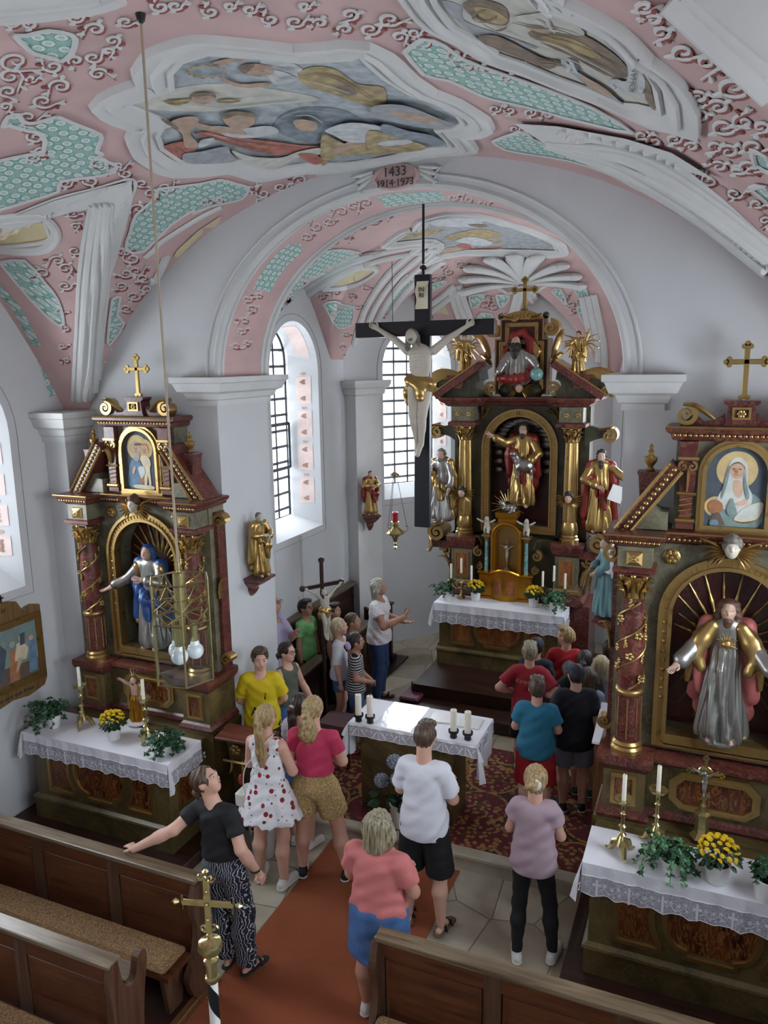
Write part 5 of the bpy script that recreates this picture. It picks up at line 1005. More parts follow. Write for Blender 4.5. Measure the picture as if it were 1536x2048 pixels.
    # main cornice
    m = MB(); P = [(3.24, 0), (3.255, .02), (3.27, .05), (3.29, .055), (3.31, .08), (3.335, .09), (3.345, .075)]
    molding(m, ax-.53, ax+.53, 5.94, 6.19, P)
    for s in (-1, 1): molding(m, ax+s*.645-.125, ax+s*.645+.125, 5.74, 6.19, P)
    co = B(m, 'cornice', M_RED); m = MB(); dentils(m, ax-.5, ax+.5, 5.885, 3.285, .035, .012)
    for s in (-1, 1): dentils(m, ax+s*.645-.16, ax+s*.645+.16, 5.685, 3.285, .032, .012); m.tube([(ax+s*.645-.215, 5.655, 3.337), (ax+s*.645+.215, 5.655, 3.337)], .008, 5); m.tube([(ax+s*.645-s*.2, 5.655, 3.337), (ax+s*.645-s*.2, 5.86, 3.337)], .008, 5)
    m.tube([(ax-.45, 5.852, 3.337), (ax+.45, 5.852, 3.337)], .008, 5); B(m, 'cornice_ornament', M_GOLD, True, co)
    cherub_head(None, 'cherub_head', (0, 5.83-5.7, 3.27-.12), .15, root, [M_PALE, M_HAIRG if ax > 0 else M_HAIRB, M_GOLD])
    # upper storey
    m = MB(); m.b2(ax-.41, ax+.41, 5.99, 6.19, 3.345, 4.0); B(m, 'upper_panel', M_GRN); m = MB(); P = [(4.0, .0), (4.01, .03), (4.03, .04), (4.05, .04), (4.07, .075), (4.10, .08), (4.11, .06)]; molding(m, ax-.41, ax+.41, 5.96, 6.19, P); co = B(m, 'upper_cornice', M_RED); m = MB(); dentils(m, ax-.43, ax+.43, 5.91, 4.045, .035, .012); m.tube([(ax-.49, 5.885, 4.1), (ax+.49, 5.885, 4.1)], .01, 5); B(m, 'cornice_ornament', M_GOLD, True, co)
    q = arch_poly(.235, 3.355, 3.77); q = [(ax+x, z) for x, z in q]; f, p = painting(root, B, ax, 5.975, q, shapes, M_GOLD); B(p, 'canvas', PM, par=f)
    for s in (-1, 1):
        c = ax+s*.325; m = MB(); m.loft([[(c-w, 5.93, z), (c+w, 5.93, z), (c+w, 6.0, z), (c-w, 6.0, z)] for z, w in ((3.36, .06), (3.4, .06), (3.41, .035), (3.6, .045), (3.72, .055), (3.86, .06))]); m.loft([[(c-.06, 5.92, z), (c+.06, 5.92, z), (c+.06, 6.0, z), (c-.06, 6.0, z)] for z in (3.86, 4.0)]); pl = B(m, 'herm_pilaster', M_RED)
        g = MB(); volute(g, c-.03, 5.915, 5.95, 3.82, .035, 1.3, PI/2, 1); volute(g, c+.03, 5.915, 5.95, 3.82, .035, 1.3, PI/2, -1); leaf(g, (c, 5.925, 3.64), (0, 0, 1), (0, -1, 0), .17, .035); g.tube([(c-.065, 5.925, 3.62), (c+.065, 5.925, 3.62)], .012, 6); g.tube([(c-.065, 5.925, 3.42), (c+.065, 5.925, 3.42)], .02, 8); g.box((c, 5.93, 3.88), (.14, .05, .02))
        for k in range(4): g.tube([(c-.045, 5.925, 3.45+.04*k), (c+.045, 5.925, 3.47+.04*k)], .006, 5, 0)
        B(g, 'pilaster_gilding', M_GOLD, True, pl)
        # raking pediment piece with ornament, bracket block and urn finial
        x0, z0, x1, z1 = ax+s*.80, 3.345, ax+s*.44, 3.85; d = Vector((x1-x0, z1-z0)).normalized(); nn = Vector((-d.y, d.x))*(-s if s > 0 else 1); nn = nn if nn.y > 0 else -nn
        pr = lambda a, b: [(x0+nn.x*a, z0+nn.y*a), (x1+nn.x*a, z1+nn.y*a), (x1+nn.x*b, z1+nn.y*b), (x0+nn.x*b, z0+nn.y*b)]
        m = MB(); m.prism(pr(-.10, .0), 5.84, 6.12); m.prism([(x0, 3.345), (x1, 3.345), (x1, 3.48)]+[(x1+s*(.03+.10*math.sin(a)), 3.6-.12*math.cos(a)) for a in np.linspace(.3, 2.4, 6)]+[(x1+s*.06, 3.74)], 5.9, 6.1, 1); rk = B(m, 'raking_pediment', [M_RED, M_GRN])
        g = MB(); 
        for a in (0.004, -.10): g.tube([(x0+nn.x*a, 5.835, z0+nn.y*a), (x1+nn.x*a, 5.835, z1+nn.y*a)], .014, 6)
        for k in range(14): t = (k+.5)/14; g.sph((x0+(x1-x0)*t-nn.x*.05, 5.832, z0+(z1-z0)*t-nn.y*.05), .018, 5, 0, sq=(1, .6, 1)); g.sph((x0+(x1-x0)*t, 5.832, z0+(z1-z0)*t), .012, 4)
        volute(g, x1+s*.05, 5.88, 5.93, 3.68, .05, 1.4, PI/2, -s); B(g, 'pediment_gilding', M_GOLD, True, rk)
        xf = ax+s*.585; m = MB(); m.loft([[(xf-w, 5.92, z), (xf+w, 5.92, z), (xf+w, 6.06, z), (xf-w, 6.06, z)] for z, w in ((3.56, .06), (3.74, .075), (3.76, .085), (3.77, .085))]); bk = B(m, 'finial_block', M_RED)
        g = MB(); g.lathe([(.03, 3.77), (.035, 3.78), (.018, 3.80), (.045, 3.84), (.048, 3.86), (.05, 3.87), (.02, 3.885), (.014, 3.90), (.024, 3.915), (.01, 3.93), (.014, 3.94), (.016, 3.95), (.0, 3.975)], 16, 0, None, (xf, 5.99, 0)); B(g, 'urn_finial', M_GOLD, True, bk)
        # top scrolls
        g = MB(); volute(g, ax+s*.36, 5.93, 6.05, 4.185, .075, 1.6, PI/2, s); g.tube(cr([(ax+s*.38, 5.95, 4.262), (ax+s*.30, 5.94, 4.255), (ax+s*.22, 5.95, 4.2), (ax+s*.17, 5.96, 4.16)], 4), [.02+.014*math.sin(PI*i/12) for i in range(13)], 8, 0, flat=.6); g.prism([(ax+s*.40, 4.11), (ax+s*.1, 4.11), (ax+s*.1, 4.2), (ax+s*.17, 4.145), (ax+s*.24, 4.14), (ax+s*.30, 4.2)], 5.96, 6.05, 1); B(g, 'crest_scroll', [M_GOLD, M_RED])
    m = MB(); m.loft([[(ax-w, 5.93, z), (ax+w, 5.93, z), (ax+w, 6.06, z), (ax-w, 6.06, z)] for z, w in ((4.11, .11), (4.15, .095), (4.25, .085), (4.26, .1), (4.27, .115), (4.29, .115))]); pd = B(m, 'crest_pedestal', M_RED); g = MB(); q = [(ax-.06, 4.16), (ax+.06, 4.16), (ax+.06, 4.245), (ax-.06, 4.245)]; band(q, offs(q, -.015), 5.915, 5.94, g); rosette(g, ax, 5.92, 4.2, .03); B(g, 'gilt_stud', M_GOLD, False, pd)
    m = MB(); cross_mb(m, ax+.01, 6.0, 4.29, .39, .13, .036, .025); B(m, 'altar_cross', M_GOLDP)
    return root
EYE = lambda x, z, s=1., m=7: [(m, arc(x-.018*s, z+.008*s, .008*s, 0, 2*PI, 8, .004*s)[:-1]), (m, arc(x+.018*s, z+.008*s, .008*s, 0, 2*PI, 8, .004*s)[:-1]), (4, [(x-.004*s, z+.004*s), (x+.002*s, z+.004*s), (x+.005*s, z-.016*s), (x-.006*s, z-.016*s)]), (4, arc(x, z-.028*s, .013*s, 0, 2*PI, 8, .004*s)[:-1])]
SHL = [(5, [(x, z) for x, z in arc(-.03, 3.80, .125, 0, 2*PI, 12)[:-1]]), (5, [(x, z) for x, z in arc(.06, 3.79, .095, 0, 2*PI, 12)[:-1]]), (3, [(-.16, 3.42), (-.15, 3.58), (-.10, 3.68), (-.02, 3.68), (.02, 3.55), (0, 3.42)]), (4, [(-.02, 3.46), (0, 3.56), (.05, 3.6), (.06, 3.48)]), (6, arc(-.05, 3.80, .068, 0, 2*PI, 10)[:-1]), (1, arc(-.045, 3.785, .052, 0, 2*PI, 10)[:-1]), (6, [(-.085, 3.76), (-.04, 3.765), (-.0, 3.75), (-.01, 3.70), (-.045, 3.66), (-.08, 3.70)]), (8, [(.0, 3.70), (.06, 3.73), (.11, 3.70), (.125, 3.64), (.11, 3.6), (.115, 3.44), (.09, 3.43), (.08, 3.53), (.06, 3.43), (.03, 3.43), (.04, 3.58)]), (1, arc(.06, 3.785, .047, 0, 2*PI, 10)[:-1]), (1, [(-.11, 3.56), (-.075, 3.62), (-.06, 3.6), (-.09, 3.54)]), (7, [(-.05, 3.82), (.02, 3.83), (.02, 3.845), (-.05, 3.84)]), (8, [(-.08, 3.40), (.13, 3.395), (.13, 3.43), (-.08, 3.435)]), (2, [(-.03, 3.60), (.03, 3.62), (.05, 3.56), (0, 3.50)]), (4, arc(.06, 3.82, .04, .3, 2.8, 8, .022))]+EYE(-.045, 3.79)+EYE(.06, 3.78, .9)
SHR = [(5, arc(.0, 3.80, .135, 0, 2*PI, 14)[:-1]), (5, arc(-.125, 3.53, .075, 0, 2*PI, 12)[:-1]), (9, [(-.15, 3.40), (.16, 3.40), (.16, 3.6), (0, 3.66), (-.10, 3.6)]), (2, [(-.12, 3.56), (-.085, 3.68), (-.07, 3.80), (-.03, 3.88), (.03, 3.885), (.07, 3.82), (.075, 3.70), (.11, 3.62), (.09, 3.52), (.0, 3.47), (-.04, 3.5)]), (1, arc(.0, 3.80, .048, 0, 2*PI, 10, .062)[:-1]), (1, [(-.02, 3.72), (.03, 3.72), (.045, 3.64), (.02, 3.60), (-.01, 3.64)]), (7, [(-.045, 3.83), (0, 3.86), (.045, 3.83), (.05, 3.80), (.04, 3.83), (0, 3.85), (-.04, 3.83), (-.05, 3.8)]), (1, [(-.0, 3.56), (.04, 3.58), (.08, 3.6), (.075, 3.565), (.03, 3.545)]), (8, [(.0, 3.44), (.06, 3.53), (.175, 3.58), (.175, 3.5), (.14, 3.45), (.06, 3.43)]), (2, [(.01, 3.455), (.06, 3.525), (.17, 3.57), (.13, 3.47)]), (4, arc(-.125, 3.53, .05, 0, 2*PI, 10)[:-1]), (7, [(-.15, 3.41), (-.14, 3.47), (-.10, 3.49), (-.07, 3.43), (-.06, 3.40)]), (3, [(-.155, 3.395), (-.15, 3.43), (-.11, 3.435), (-.10, 3.395)]), (9, [(-.06, 3.80), (-.05, 3.83), (-.055, 3.72), (-.09, 3.58), (-.08, 3.70)]), (9, [(.055, 3.80), (.06, 3.74), (.09, 3.62), (.075, 3.60), (.05, 3.70)]), (7, [(.0, 3.44), (.06, 3.43), (.14, 3.45), (.175, 3.495), (.17, 3.485), (.13, 3.44), (.06, 3.42)]), (9, [(-.02, 3.6), (.0, 3.55), (.02, 3.48), (-.03, 3.47), (-.05, 3.52)])]+EYE(.0, 3.80, 1.1)
altL = side_altar(-2.64, -.09, 'left marbled side altar topped by a painting of an old man with a child', SHL, 2.55, 3)
altR = side_altar(2.67, .03, 'right marbled side altar topped by a painting of a veiled woman reading', SHR, 2.42, 8)
for ax, s, lb in ((-2.66, -1, 'brown wooden step under the left side altar'), (2.68, 1, 'brown wooden step under the right side altar')):
    m = MB(); x0, x1 = (-3.79, -1.68) if s < 0 else (1.70, 3.79); m.b2(x0, x1, 4.45, 6.18, .001, .12, bev=.012); o = m.build('altar_step', [M_DKWOOD]); tag(o, lb, 'step', 'wooden altar steps')
altar_cloth('altar_cloth', (-2.74, 0, 1.037), .89, 5.10, 5.60, .23, 'white lace edged altar cloth on the left side altar', 'altar cloths with lace of crosses and vines'); altar_cloth('altar_cloth', (2.71, 0, 1.037), .89, 5.10, 5.58, .25, 'white lace edged altar cloth on the right side altar', 'altar cloths with lace of crosses and vines')
# figures in the niches
mary = statue('virgin_statue', (-2.62, 5.97, 1.752), 0, 1.10, 'carved Virgin in blue and gold cloak in the niche of the left altar', 'statue', [M_SKIN0, M_ROBB, M_SILV, M_ROBB], [((-.21, -.08, .66), (-.32, -.17, .60), (0, -.3, 1), .2), ((.17, -.08, .66), (.05, -.17, .70), (-.5, .6, 0), .3)], 'long', 0, cloak=dict(z=.2, w=.08), seed=1.)
g = SD(.02); g.chain([(-.13, -.03, .86), (-.15, -.02, .7), (-.14, 0, .62)], [.05, .06, .04]); g.chain([(.14, -.02, .86), (.17, -.01, .7), (.16, .02, .5), (.15, .02, .28)], [.05, .06, .07, .05]); g.chain([(-.15, .03, .5), (-.17, .04, .35), (-.19, .0, .27)], [.04, .05, .03]); g.disp = folds(.008, 12, 1., 0, (0, 0), 3); g.build('cloak_lining', [M_GOLD], .009, mary)
ch = statue('sacred_heart_statue', (2.68, 5.955, 1.752), 0, 1.12, 'carved Christ with open arms in silver robe in the niche of the right altar', 'statue', [M_SKIN0, M_HAIRB, M_SILV, M_ROBP], [((-.2, -.09, .655), (-.285, -.21, .575), (0, -.35, 1), .15), ((.2, -.09, .655), (.285, -.21, .575), (0, -.35, 1), .15)], 'long', 1, cloak=dict(z=.22, w=.085, drape=0), seed=2., vox=.008, skirt_r=.16)
g = SD(.02); 
for s in (-1, 1): g.chain([(s*.10, -.045, .90), (s*.165, -.06, .80), (s*.225, -.11, .68)], [.05, .07, .055]); g.chain([(s*.21, -.09, .70), (s*.16, -.12, .60)], [.055, .035]); g.chain([(s*.235, -.06, .66), (s*.25, -.02, .45)], [.04, .02])
g.disp = folds(.007, 14, 1., 0, (0, 0), 5); g.build('gilt_lining', [M_GOLD], .008, ch)
m = MB(); m.sph((0, -.125, .80), .035, 8)
for k in range(16): a = 2*PI*k/16; m.tube([(.03*math.cos(a), -.122, .80+.03*math.sin(a)), ((.08 if k % 2 else .06)*math.cos(a), -.115, .80+(.08 if k % 2 else .06)*math.sin(a))], [.006, .002], 4)
m.build('radiant_heart', [M_GOLD], ch)
m = MB(); m.lathe([(.155, 0), (.16, .02), (.14, .03), (.0, .03)], 12); m.build('plinth', [M_SILV], ch)
# ================================================================ HIGH ALTAR
def high_altar():
    ax = .10; org = (ax, 10.1, .51); root = empty('high_altar', org, 0, 'tall dark marble high altar with gilded columns in the chancel', 'altar')
    def B(mb, nm, mt, sm=False, par=None): return bl(mb, nm, mt, root if par is None else par, org[1], sm, org[0], org[2])
    mensa(root, ax-.08, .82, 9.48, 9.98, .51, 1.375, org, 0, True, False)
    m = MB(); m.b2(ax-1.02, ax+1.04, 9.98, 10.62, .51, 1.374); molding(m, ax-1.02, ax+1.02, 9.95, 10.62, [(.51, .03), (.62, .03), (.64, 0)]); B(m, 'altar_base', M_RED)
    m = MB(); molding(m, ax-.5, ax+.5, 10.12, 10.62, [(1.38, .02), (1.44, .04), (1.46, .03), (1.5, .0), (1.54, -.02)])
    for s in (-1, 1): molding(m, ax+s*.72-.2, ax+s*.72+.2, 9.94, 10.62, [(1.38, .04), (1.44, .05), (1.47, .0), (1.53, -.02)])
    B(m, 'base_moulding', M_RED)
    m = MB(); m.b2(ax-.95, ax+.95, 10.15, 10.62, 1.5, 2.2); B(m, 'predella', M_DGRN)
    for s in (-1, 1):
        c = ax+s*.72; m = MB(); m.b2(c-.15, c+.15, 10.0, 10.6, 1.5, 2.05); pd = B(m, 'pedestal', M_GRN); m = MB(); molding(m, c-.15, c+.15, 10.0, 10.6, [(2.02, 0), (2.06, .03), (2.12, .05), (2.16, .06), (2.2, .06)]); B(m, 'pedestal_cornice', M_RED, False, pd)
        m = MB(); molding(m, c-.15, c+.15, 10.0, 10.6, [(1.53, .05), (1.555, .05), (1.56, .02), (1.58, .0)]); B(m, 'gilt_base_strip', M_GOLD, False, pd)
        q = [(c-.10, 1.62), (c+.10, 1.62), (c+.10, 1.98), (c-.10, 1.98)]; f = MB(); band(q, offs(q, -.02), 9.985, 10.01, f); fr = B(f, 'pedestal_panel', M_GOLDP, False, pd); p = MB(); p.prism(offs(q, -.012), 9.995, 10.02); p.v = [(x-org[0], y-org[1], z-org[2]) for x, y, z in p.v]; p.build('panel_field', [M_FLAMEL], pd)
        cc = (c, 10.14, 0); m = MB(); m.lathe([(.125, 2.2), (.13, 2.24), (.11, 2.26), (.115, 2.28), (.10, 2.30)], 24, 0, None, cc); m.lathe([(.10, 2.30), (.115, 2.36), (.10, 2.44), (.09, 2.47)], 24, 0, None, cc)
        m.lathe([(.093, 2.47), (.09, 2.9), (.085, 3.3), (.08, 3.52)], 64, 0, None, cc, 16, .13); col = B(m, 'column', M_GOLD, True)
        m = MB(); capital_leafy(m, cc, .088, 3.52, 3.72, 0, 0); B(m, 'capital', M_GOLD, True, col)
        ch = cherub_head(None, 'cherub_head', (c-org[0], 9.99-org[1], 2.82-org[2]), .13, root, [M_SKIN0, M_HAIRD, M_GOLD])
        m = MB(); m.b2(c-.15, c+.15, 10.0, 10.6, 3.78, 3.98); e = B(m, 'entablature_block', M_GRN); m = MB(); molding(m, c-.15, c+.15, 10.0, 10.6, [(3.72, .0), (3.73, .04), (3.77, .04), (3.79, 0)]); B(m, 'block_moulding', M_RED, False, e); m = MB(); rosette(m, c-.06, 9.99, 3.88, .035); rosette(m, c+.09, 9.99, 3.88, .035); B(m, 'rosettes', M_GOLD, True, e)
        # scrolled bracket arm beside the column top, curl brackets for the side figures
        m = MB(); m.prism([(c+s*.14, 3.75), (c+s*.14, 3.40)]+[(c+s*(.42-.28*math.cos(a)), 3.40+.18*math.sin(a)) for a in np.linspace(0, PI/2, 7)][1:]+[(c+s*.42, 3.68), (c+s*.30, 3.70)], 10.25, 10.4, 1); volute(m, c+s*.45, 10.2, 10.42, 3.61, .10, 1.6, PI/2, -s, .45); leaf(m, (c+s*.32, 10.2, 3.69), (s, 0, .15), (0, -1, 0), .2, .04); B(m, 'bracket_arm', [M_GOLD, M_DGRN])
        m = MB(); volute(m, c+s*.38, 10.02, 10.4, 2.22, .125, 1.7, PI/2, -s, .5); m.b2(c+min(s*.15, s*.5), c+max(s*.15, s*.5), 10.05, 10.4, 2.0, 2.1, 1); leaf(m, (c+s*.5, 10.05, 2.2), (-s*.4, 0, -1), (s, 0, 0), .3, .05); volute(m, c+s*.27, 10.1, 10.4, 1.95, .08, 1.5, PI, s, .5); leaf(m, (c+s*.18, 10.08, 1.62), (0, 0, 1), (s, 0, 0), .3, .05); B(m, 'scroll_bracket', [M_GOLD, M_RED])
    hi, zs, ho = .43, 3.42, .52; m = MB(); A = arc(ax, zs, hi, PI, PI/2, 12); m.prism([(ax-.92, 2.2), (ax-hi, 2.2)]+A+[(ax, 3.98), (ax-.92, 3.98)], 10.3, 10.62); A = arc(ax, zs, hi, PI/2, 0, 12); m.prism([(ax, 3.98)]+A+[(ax+hi, 2.2), (ax+.92, 2.2), (ax+.92, 3.98)], 10.3, 10.62); m.b2(ax-hi, ax+hi, 10.3, 10.62, 2.2, 2.36); B(m, 'retable', M_DGRN)
    m = MB(); m.prism([(ax+x, z) for x, z in arch_poly(hi+.02, 2.3, zs)], 10.58, 10.61); B(m, 'niche_back', M_NICHE)
    o1 = [(ax+x, z) for x, z in arch_poly(ho, 2.25, zs, 24)]; f = MB(); band(o1, offs(o1, -.025), 10.24, 10.32, f); band(offs(o1, -.025), offs(o1, -.085), 10.27, 10.32, f); band(offs(o1, -.085), offs(o1, -.105), 10.25, 10.34, f); 
    for i in range(44): a = PI*i/43; f.box((0, 0, 0), (.01, .016, .05), 0, Matrix.Translation((ax+(ho-.055)*math.cos(a), 10.262, zs+(ho-.055)*math.sin(a))) @ Matrix.Rotation(-(a-PI/2), 4, 'Y'))
    for s in (-1, 1):
        for k in range(26): f.box((ax+s*(ho-.055), 10.262, zs-.03-k*.042), (.05, .016, .012))
    B(f, 'niche_frame', M_GOLD)
    m = MB(); rnd = random.Random(4)
    for k in range(16): a = PI*k/15; m.sph((ax+.33*math.cos(a), 10.5, zs+.02+.33*math.sin(a)), rnd.uniform(.06, .085), 7, 0, sq=(1.3, .6, .7))
    for s in (-1, 1):
        for k in range(3): m.sph((ax+s*.34, 10.5, zs-.1-.12*k), .06, 7, 0, sq=(1.2, .6, .7))
    B(m, 'carved_clouds', M_SILV, True)
    for s in (-1, 1): m = MB(); leaf(m, (ax+s*.52, 10.28, 3.80), (-s*.6, 0, .8), (0, -1, 0), .2, .04); leaf(m, (ax+s*.52, 10.28, 3.80), (-s*.1, 0, 1), (0, -1, 0), .18, .035); leaf(m, (ax+s*.5, 10.28, 3.86), (-s, 0, .4), (0, -1, 0), .15, .03); B(m, 'spandrel_ornament', M_GOLD, True)
    P = [(3.98, 0), (4.0, .03), (4.02, .04), (4.05, .09), (4.08, .11), (4.10, .11)]; m = MB(); molding(m, ax-.9, ax+.9, 10.25, 10.62, P)
    for s in (-1, 1): molding(m, ax+s*.72-.2, ax+s*.72+.2, 10.0, 10.62, P)
    B(m, 'cornice', M_RED)
    # broken pediment
    for s in (-1, 1):
        x0, z0, x1, z1 = ax+s*1.1, 4.1, ax+s*.46, 4.52; d = Vector((x1-x0, z1-z0)).normalized(); nn = Vector((-d.y, d.x)); nn = nn if nn.y > 0 else -nn; pr = lambda a, b: [(x0+nn.x*a, z0+nn.y*a), (x1+nn.x*a, z1+nn.y*a), (x1+nn.x*b, z1+nn.y*b), (x0+nn.x*b, z0+nn.y*b)]
        m = MB(); m.prism(pr(-.03, .06), 9.98, 10.5); m.prism([(x0, 4.1), (ax+s*.52, 4.1)]+[(ax+s*(.50+.07*math.cos(a)), 4.26+.07*math.sin(a)) for a in np.linspace(-PI/2, PI/2, 7)]+[(ax+s*.52, 4.46)], 10.06, 10.5, 1); m.prism(pr(.06, .075), 9.97, 10.5, 2); rk = B(m, 'raking_pediment', [M_RED, M_DGRN, M_GOLD])
        m = MB(); xb = ax+s*.82; m.loft([[(xb-w, 10.0, z), (xb+w, 10.0, z), (xb+w, 10.4, z), (xb-w, 10.4, z)] for z, w in ((4.22, .08), (4.34, .1), (4.37, .13), (4.39, .13))]); B(m, 'figure_block', M_RED, False, rk)
        m = MB(); pts = [(ax+s*.80, 10.15, 4.37), (ax+s*1.0, 10.12, 4.40), (ax+s*1.15, 10.12, 4.34), (ax+s*1.2, 10.12, 4.22), (ax+s*1.16, 10.12, 4.12)]; m.tube(cr(pts, 5), [.03+.03*math.sin(PI*i/20) for i in range(21)], 8, 0, flat=1.6); m.prism([(ax+s*.86, 4.1), (ax+s*1.15, 4.12), (ax+s*1.18, 4.22), (ax+s*1.1, 4.35), (ax+s*.86, 4.36)], 10.1, 10.3, 1); volute(m, ax+s*1.13, 10.05, 10.2, 4.17, .06, 1.5, PI/2, s, .6); B(m, 'pediment_curl', [M_GOLD, M_DGRN], True, rk)
    # upper panel with eared frame
    q = [(ax+x, z) for x, z in ((-.36, 4.12), (.36, 4.12), (.36, 4.86), (.29, 4.86), (.29, 5.12), (-.29, 5.12), (-.29, 4.86), (-.36, 4.86))]; m = MB(); m.prism(q, 10.3, 10.55); B(m, 'upper_panel', M_NICHE); f = MB(); q2 = [(ax+x, z) for x, z in ((-.30, 4.2), (.30, 4.2), (.30, 4.82), (.22, 4.82), (.22, 5.06), (-.22, 5.06), (-.22, 4.82), (-.30, 4.82))]; band(q2, offs(q2, -.02), 10.27, 10.32, f); band(offs(q2, -.02), offs(q2, -.05), 10.285, 10.32, f); band(q, offs(q, -.02), 10.28, 10.32, f); B(f, 'upper_frame', M_GOLD)
    for s in (-1, 1):
        m = MB(); volute(m, ax+s*.38, 10.24, 10.45, 4.98, .10, 1.7, PI/2, -s, .6); leaf(m, (ax+s*.42, 10.25, 4.60), (s*.25, 0, 1), (s*.4, -1, 0), .36, .09); leaf(m, (ax+s*.40, 10.27, 4.52), (s*.5, 0, .8), (s*.6, -.5, 0), .2, .06); B(m, 'upper_scroll', M_GOLD, True); m = MB(); volute(m, ax+s*.41, 10.26, 10.4, 4.22, .09, 1.5, -PI/2, s, .5); B(m, 'foot_scroll', M_GOLD, True)
        m = MB(); m.sph((ax+s*.3, 10.35, 5.15), .045, 8); B(m, 'ball_finial', M_DGRN, True)
    m = MB(); m.prism([(ax-.28, 5.1), (ax+.28, 5.1)]+arc(ax, 5.1, .26, 0, PI, 14, .11), 10.27, 10.45)
    for s in (-1, 1): volute(m, ax+s*.1, 10.24, 10.34, 5.14, .06, 1.4, 0, s, .6); leaf(m, (ax+s*.12, 10.25, 5.12), (s, 0, .3), (0, -1, 0), .16, .035)
    m.lathe([(.07, 5.12), (.05, 5.2), (.03, 5.22)], 12, 0, None, (ax, 10.32, 0)); B(m, 'crest', M_GOLD, True)
    m = MB(); cross_mb(m, ax+.02, 10.33, 5.2, .42, .15, .045, .04, .66); B(m, 'altar_cross', M_GOLDP)
    ch = cherub_head(None, 'cherub_head', (0, 10.2-org[1], 4.23-org[2]), .14, root, [M_SKIN0, M_HAIRD, M_GOLD])
    m = MB()
    for s in (-1, 0, 1): m.sph((ax+s*.16, 10.3, 4.18), .13, 8, 0, sq=(1.2, .5, .8))
    B(m, 'cloud_base', M_DGRN, True); return root
high = high_altar(); HX = .10
altar_cloth('altar_cloth', (.03, 0, 1.378), .87, 9.44, 9.88, .27, 'white lace edged cloth on the high altar', 'altar cloths with lace of crosses and vines', 10)
m = MB(); m.b2(-1.0, 1.4, 8.40, 9.9, .172, .34, bev=.015); tag(m.build('wooden_step', [M_DKWOOD]), 'lower of the two dark wooden steps before the high altar', 'step')
m = MB(); m.prism([(-.86, .0), (1.3, 0), (1.3, 1.9), (-.86, 1.9), (-.86, .1), (-.92, .07)], .342, .508); m.v = [(x, 8.72+z, y) for x, y, z in m.v]; tag(m.build('wooden_step', [M_DKWOOD]), 'upper dark wooden step that carries the high altar', 'step')
# figures of the high altar
Dn = (0, -.3, -1)
shep = statue('shepherd_saint_statue', (.14, 10.33, 2.60), 0, 1.16, 'carved saint holding a lamb in the central niche of the high altar', 'statue', [M_SKIN0, M_HAIRD, M_GOLD, M_ROBR], [((-.2, -.06, .76), (-.33, -.13, .84), (0, -1, .3), .2), ((.19, -.06, .64), (.10, -.16, .55), (-.6, .3, -1), .4)], 'curly', 1, cloak=dict(z=.3, w=.09), vox=.009, seed=2, skirt_r=.13)
g = SD(.02); g.ell((.06, -.20, .60), (.13, .08, .085)); g.chain([(-.03, -.21, .66), (-.06, -.22, .74)], [.05, .035]); g.ell((-.08, -.25, .76), (.045, .05, .035)); g.chain([(.15, -.2, .56), (.17, -.2, .40)], [.03, .014]); g.chain([(-.03, -.22, .55), (-.04, -.22, .42)], [.028, .014]); g.disp = lambda X: .006*np.sin(70*X[..., 0])*np.sin(70*X[..., 2])*np.sin(70*X[..., 1]+1); tag(g.build('carved_lamb', [M_SILV], .008, None, (.14, 10.33, 2.60)), 'silver carved lamb in the arm of the niche saint', 'lamb')
pet = statue('apostle_statue', (-.94, 10.10, 2.375), math.radians(-12), 1.03, 'carved bearded apostle left of the high altar, in silver tunic and gold cloak', 'statue', [M_SKIN0, M_HAIRG, M_SILV, M_GOLD], [((-.19, -.05, .66), (-.09, -.17, .73), (.6, .6, 0), .4), ((.18, -.05, .62), (.17, -.12, .47), (-1, 0, 0), .25)], 'curly', 1, cloak=dict(z=.12, w=.085), seed=4.)
pau = statue('apostle_statue', (1.20, 10.10, 2.375), math.radians(8), 1.08, 'carved dark bearded apostle right of the high altar, with book and sword', 'statue', [M_SKIN0, M_HAIRD, M_GOLD, M_ROBR], [((-.18, -.06, .64), (-.02, -.17, .57), (0, -1, -.2), .3), ((.22, -.05, .70), (.36, -.08, .62), (0, -.2, -1), .5)], 'curly', 2.4, cloak=dict(z=.1, w=.09), seed=6.)
m = MB(); m.box((.0, -.235, .58), (.17, .05, .2), 0, Matrix.Rotation(.35, 4, 'Y')); m.build('book', [M_WHITE], pau); m = MB(); m.tube([(.34, -.10, .66), (.22, -.12, .1)], [.022, .012], 4, flat=.3); m.box((.34, -.1, .68), (.12, .03, .02)); m.build('sword', [M_SILV], pau)
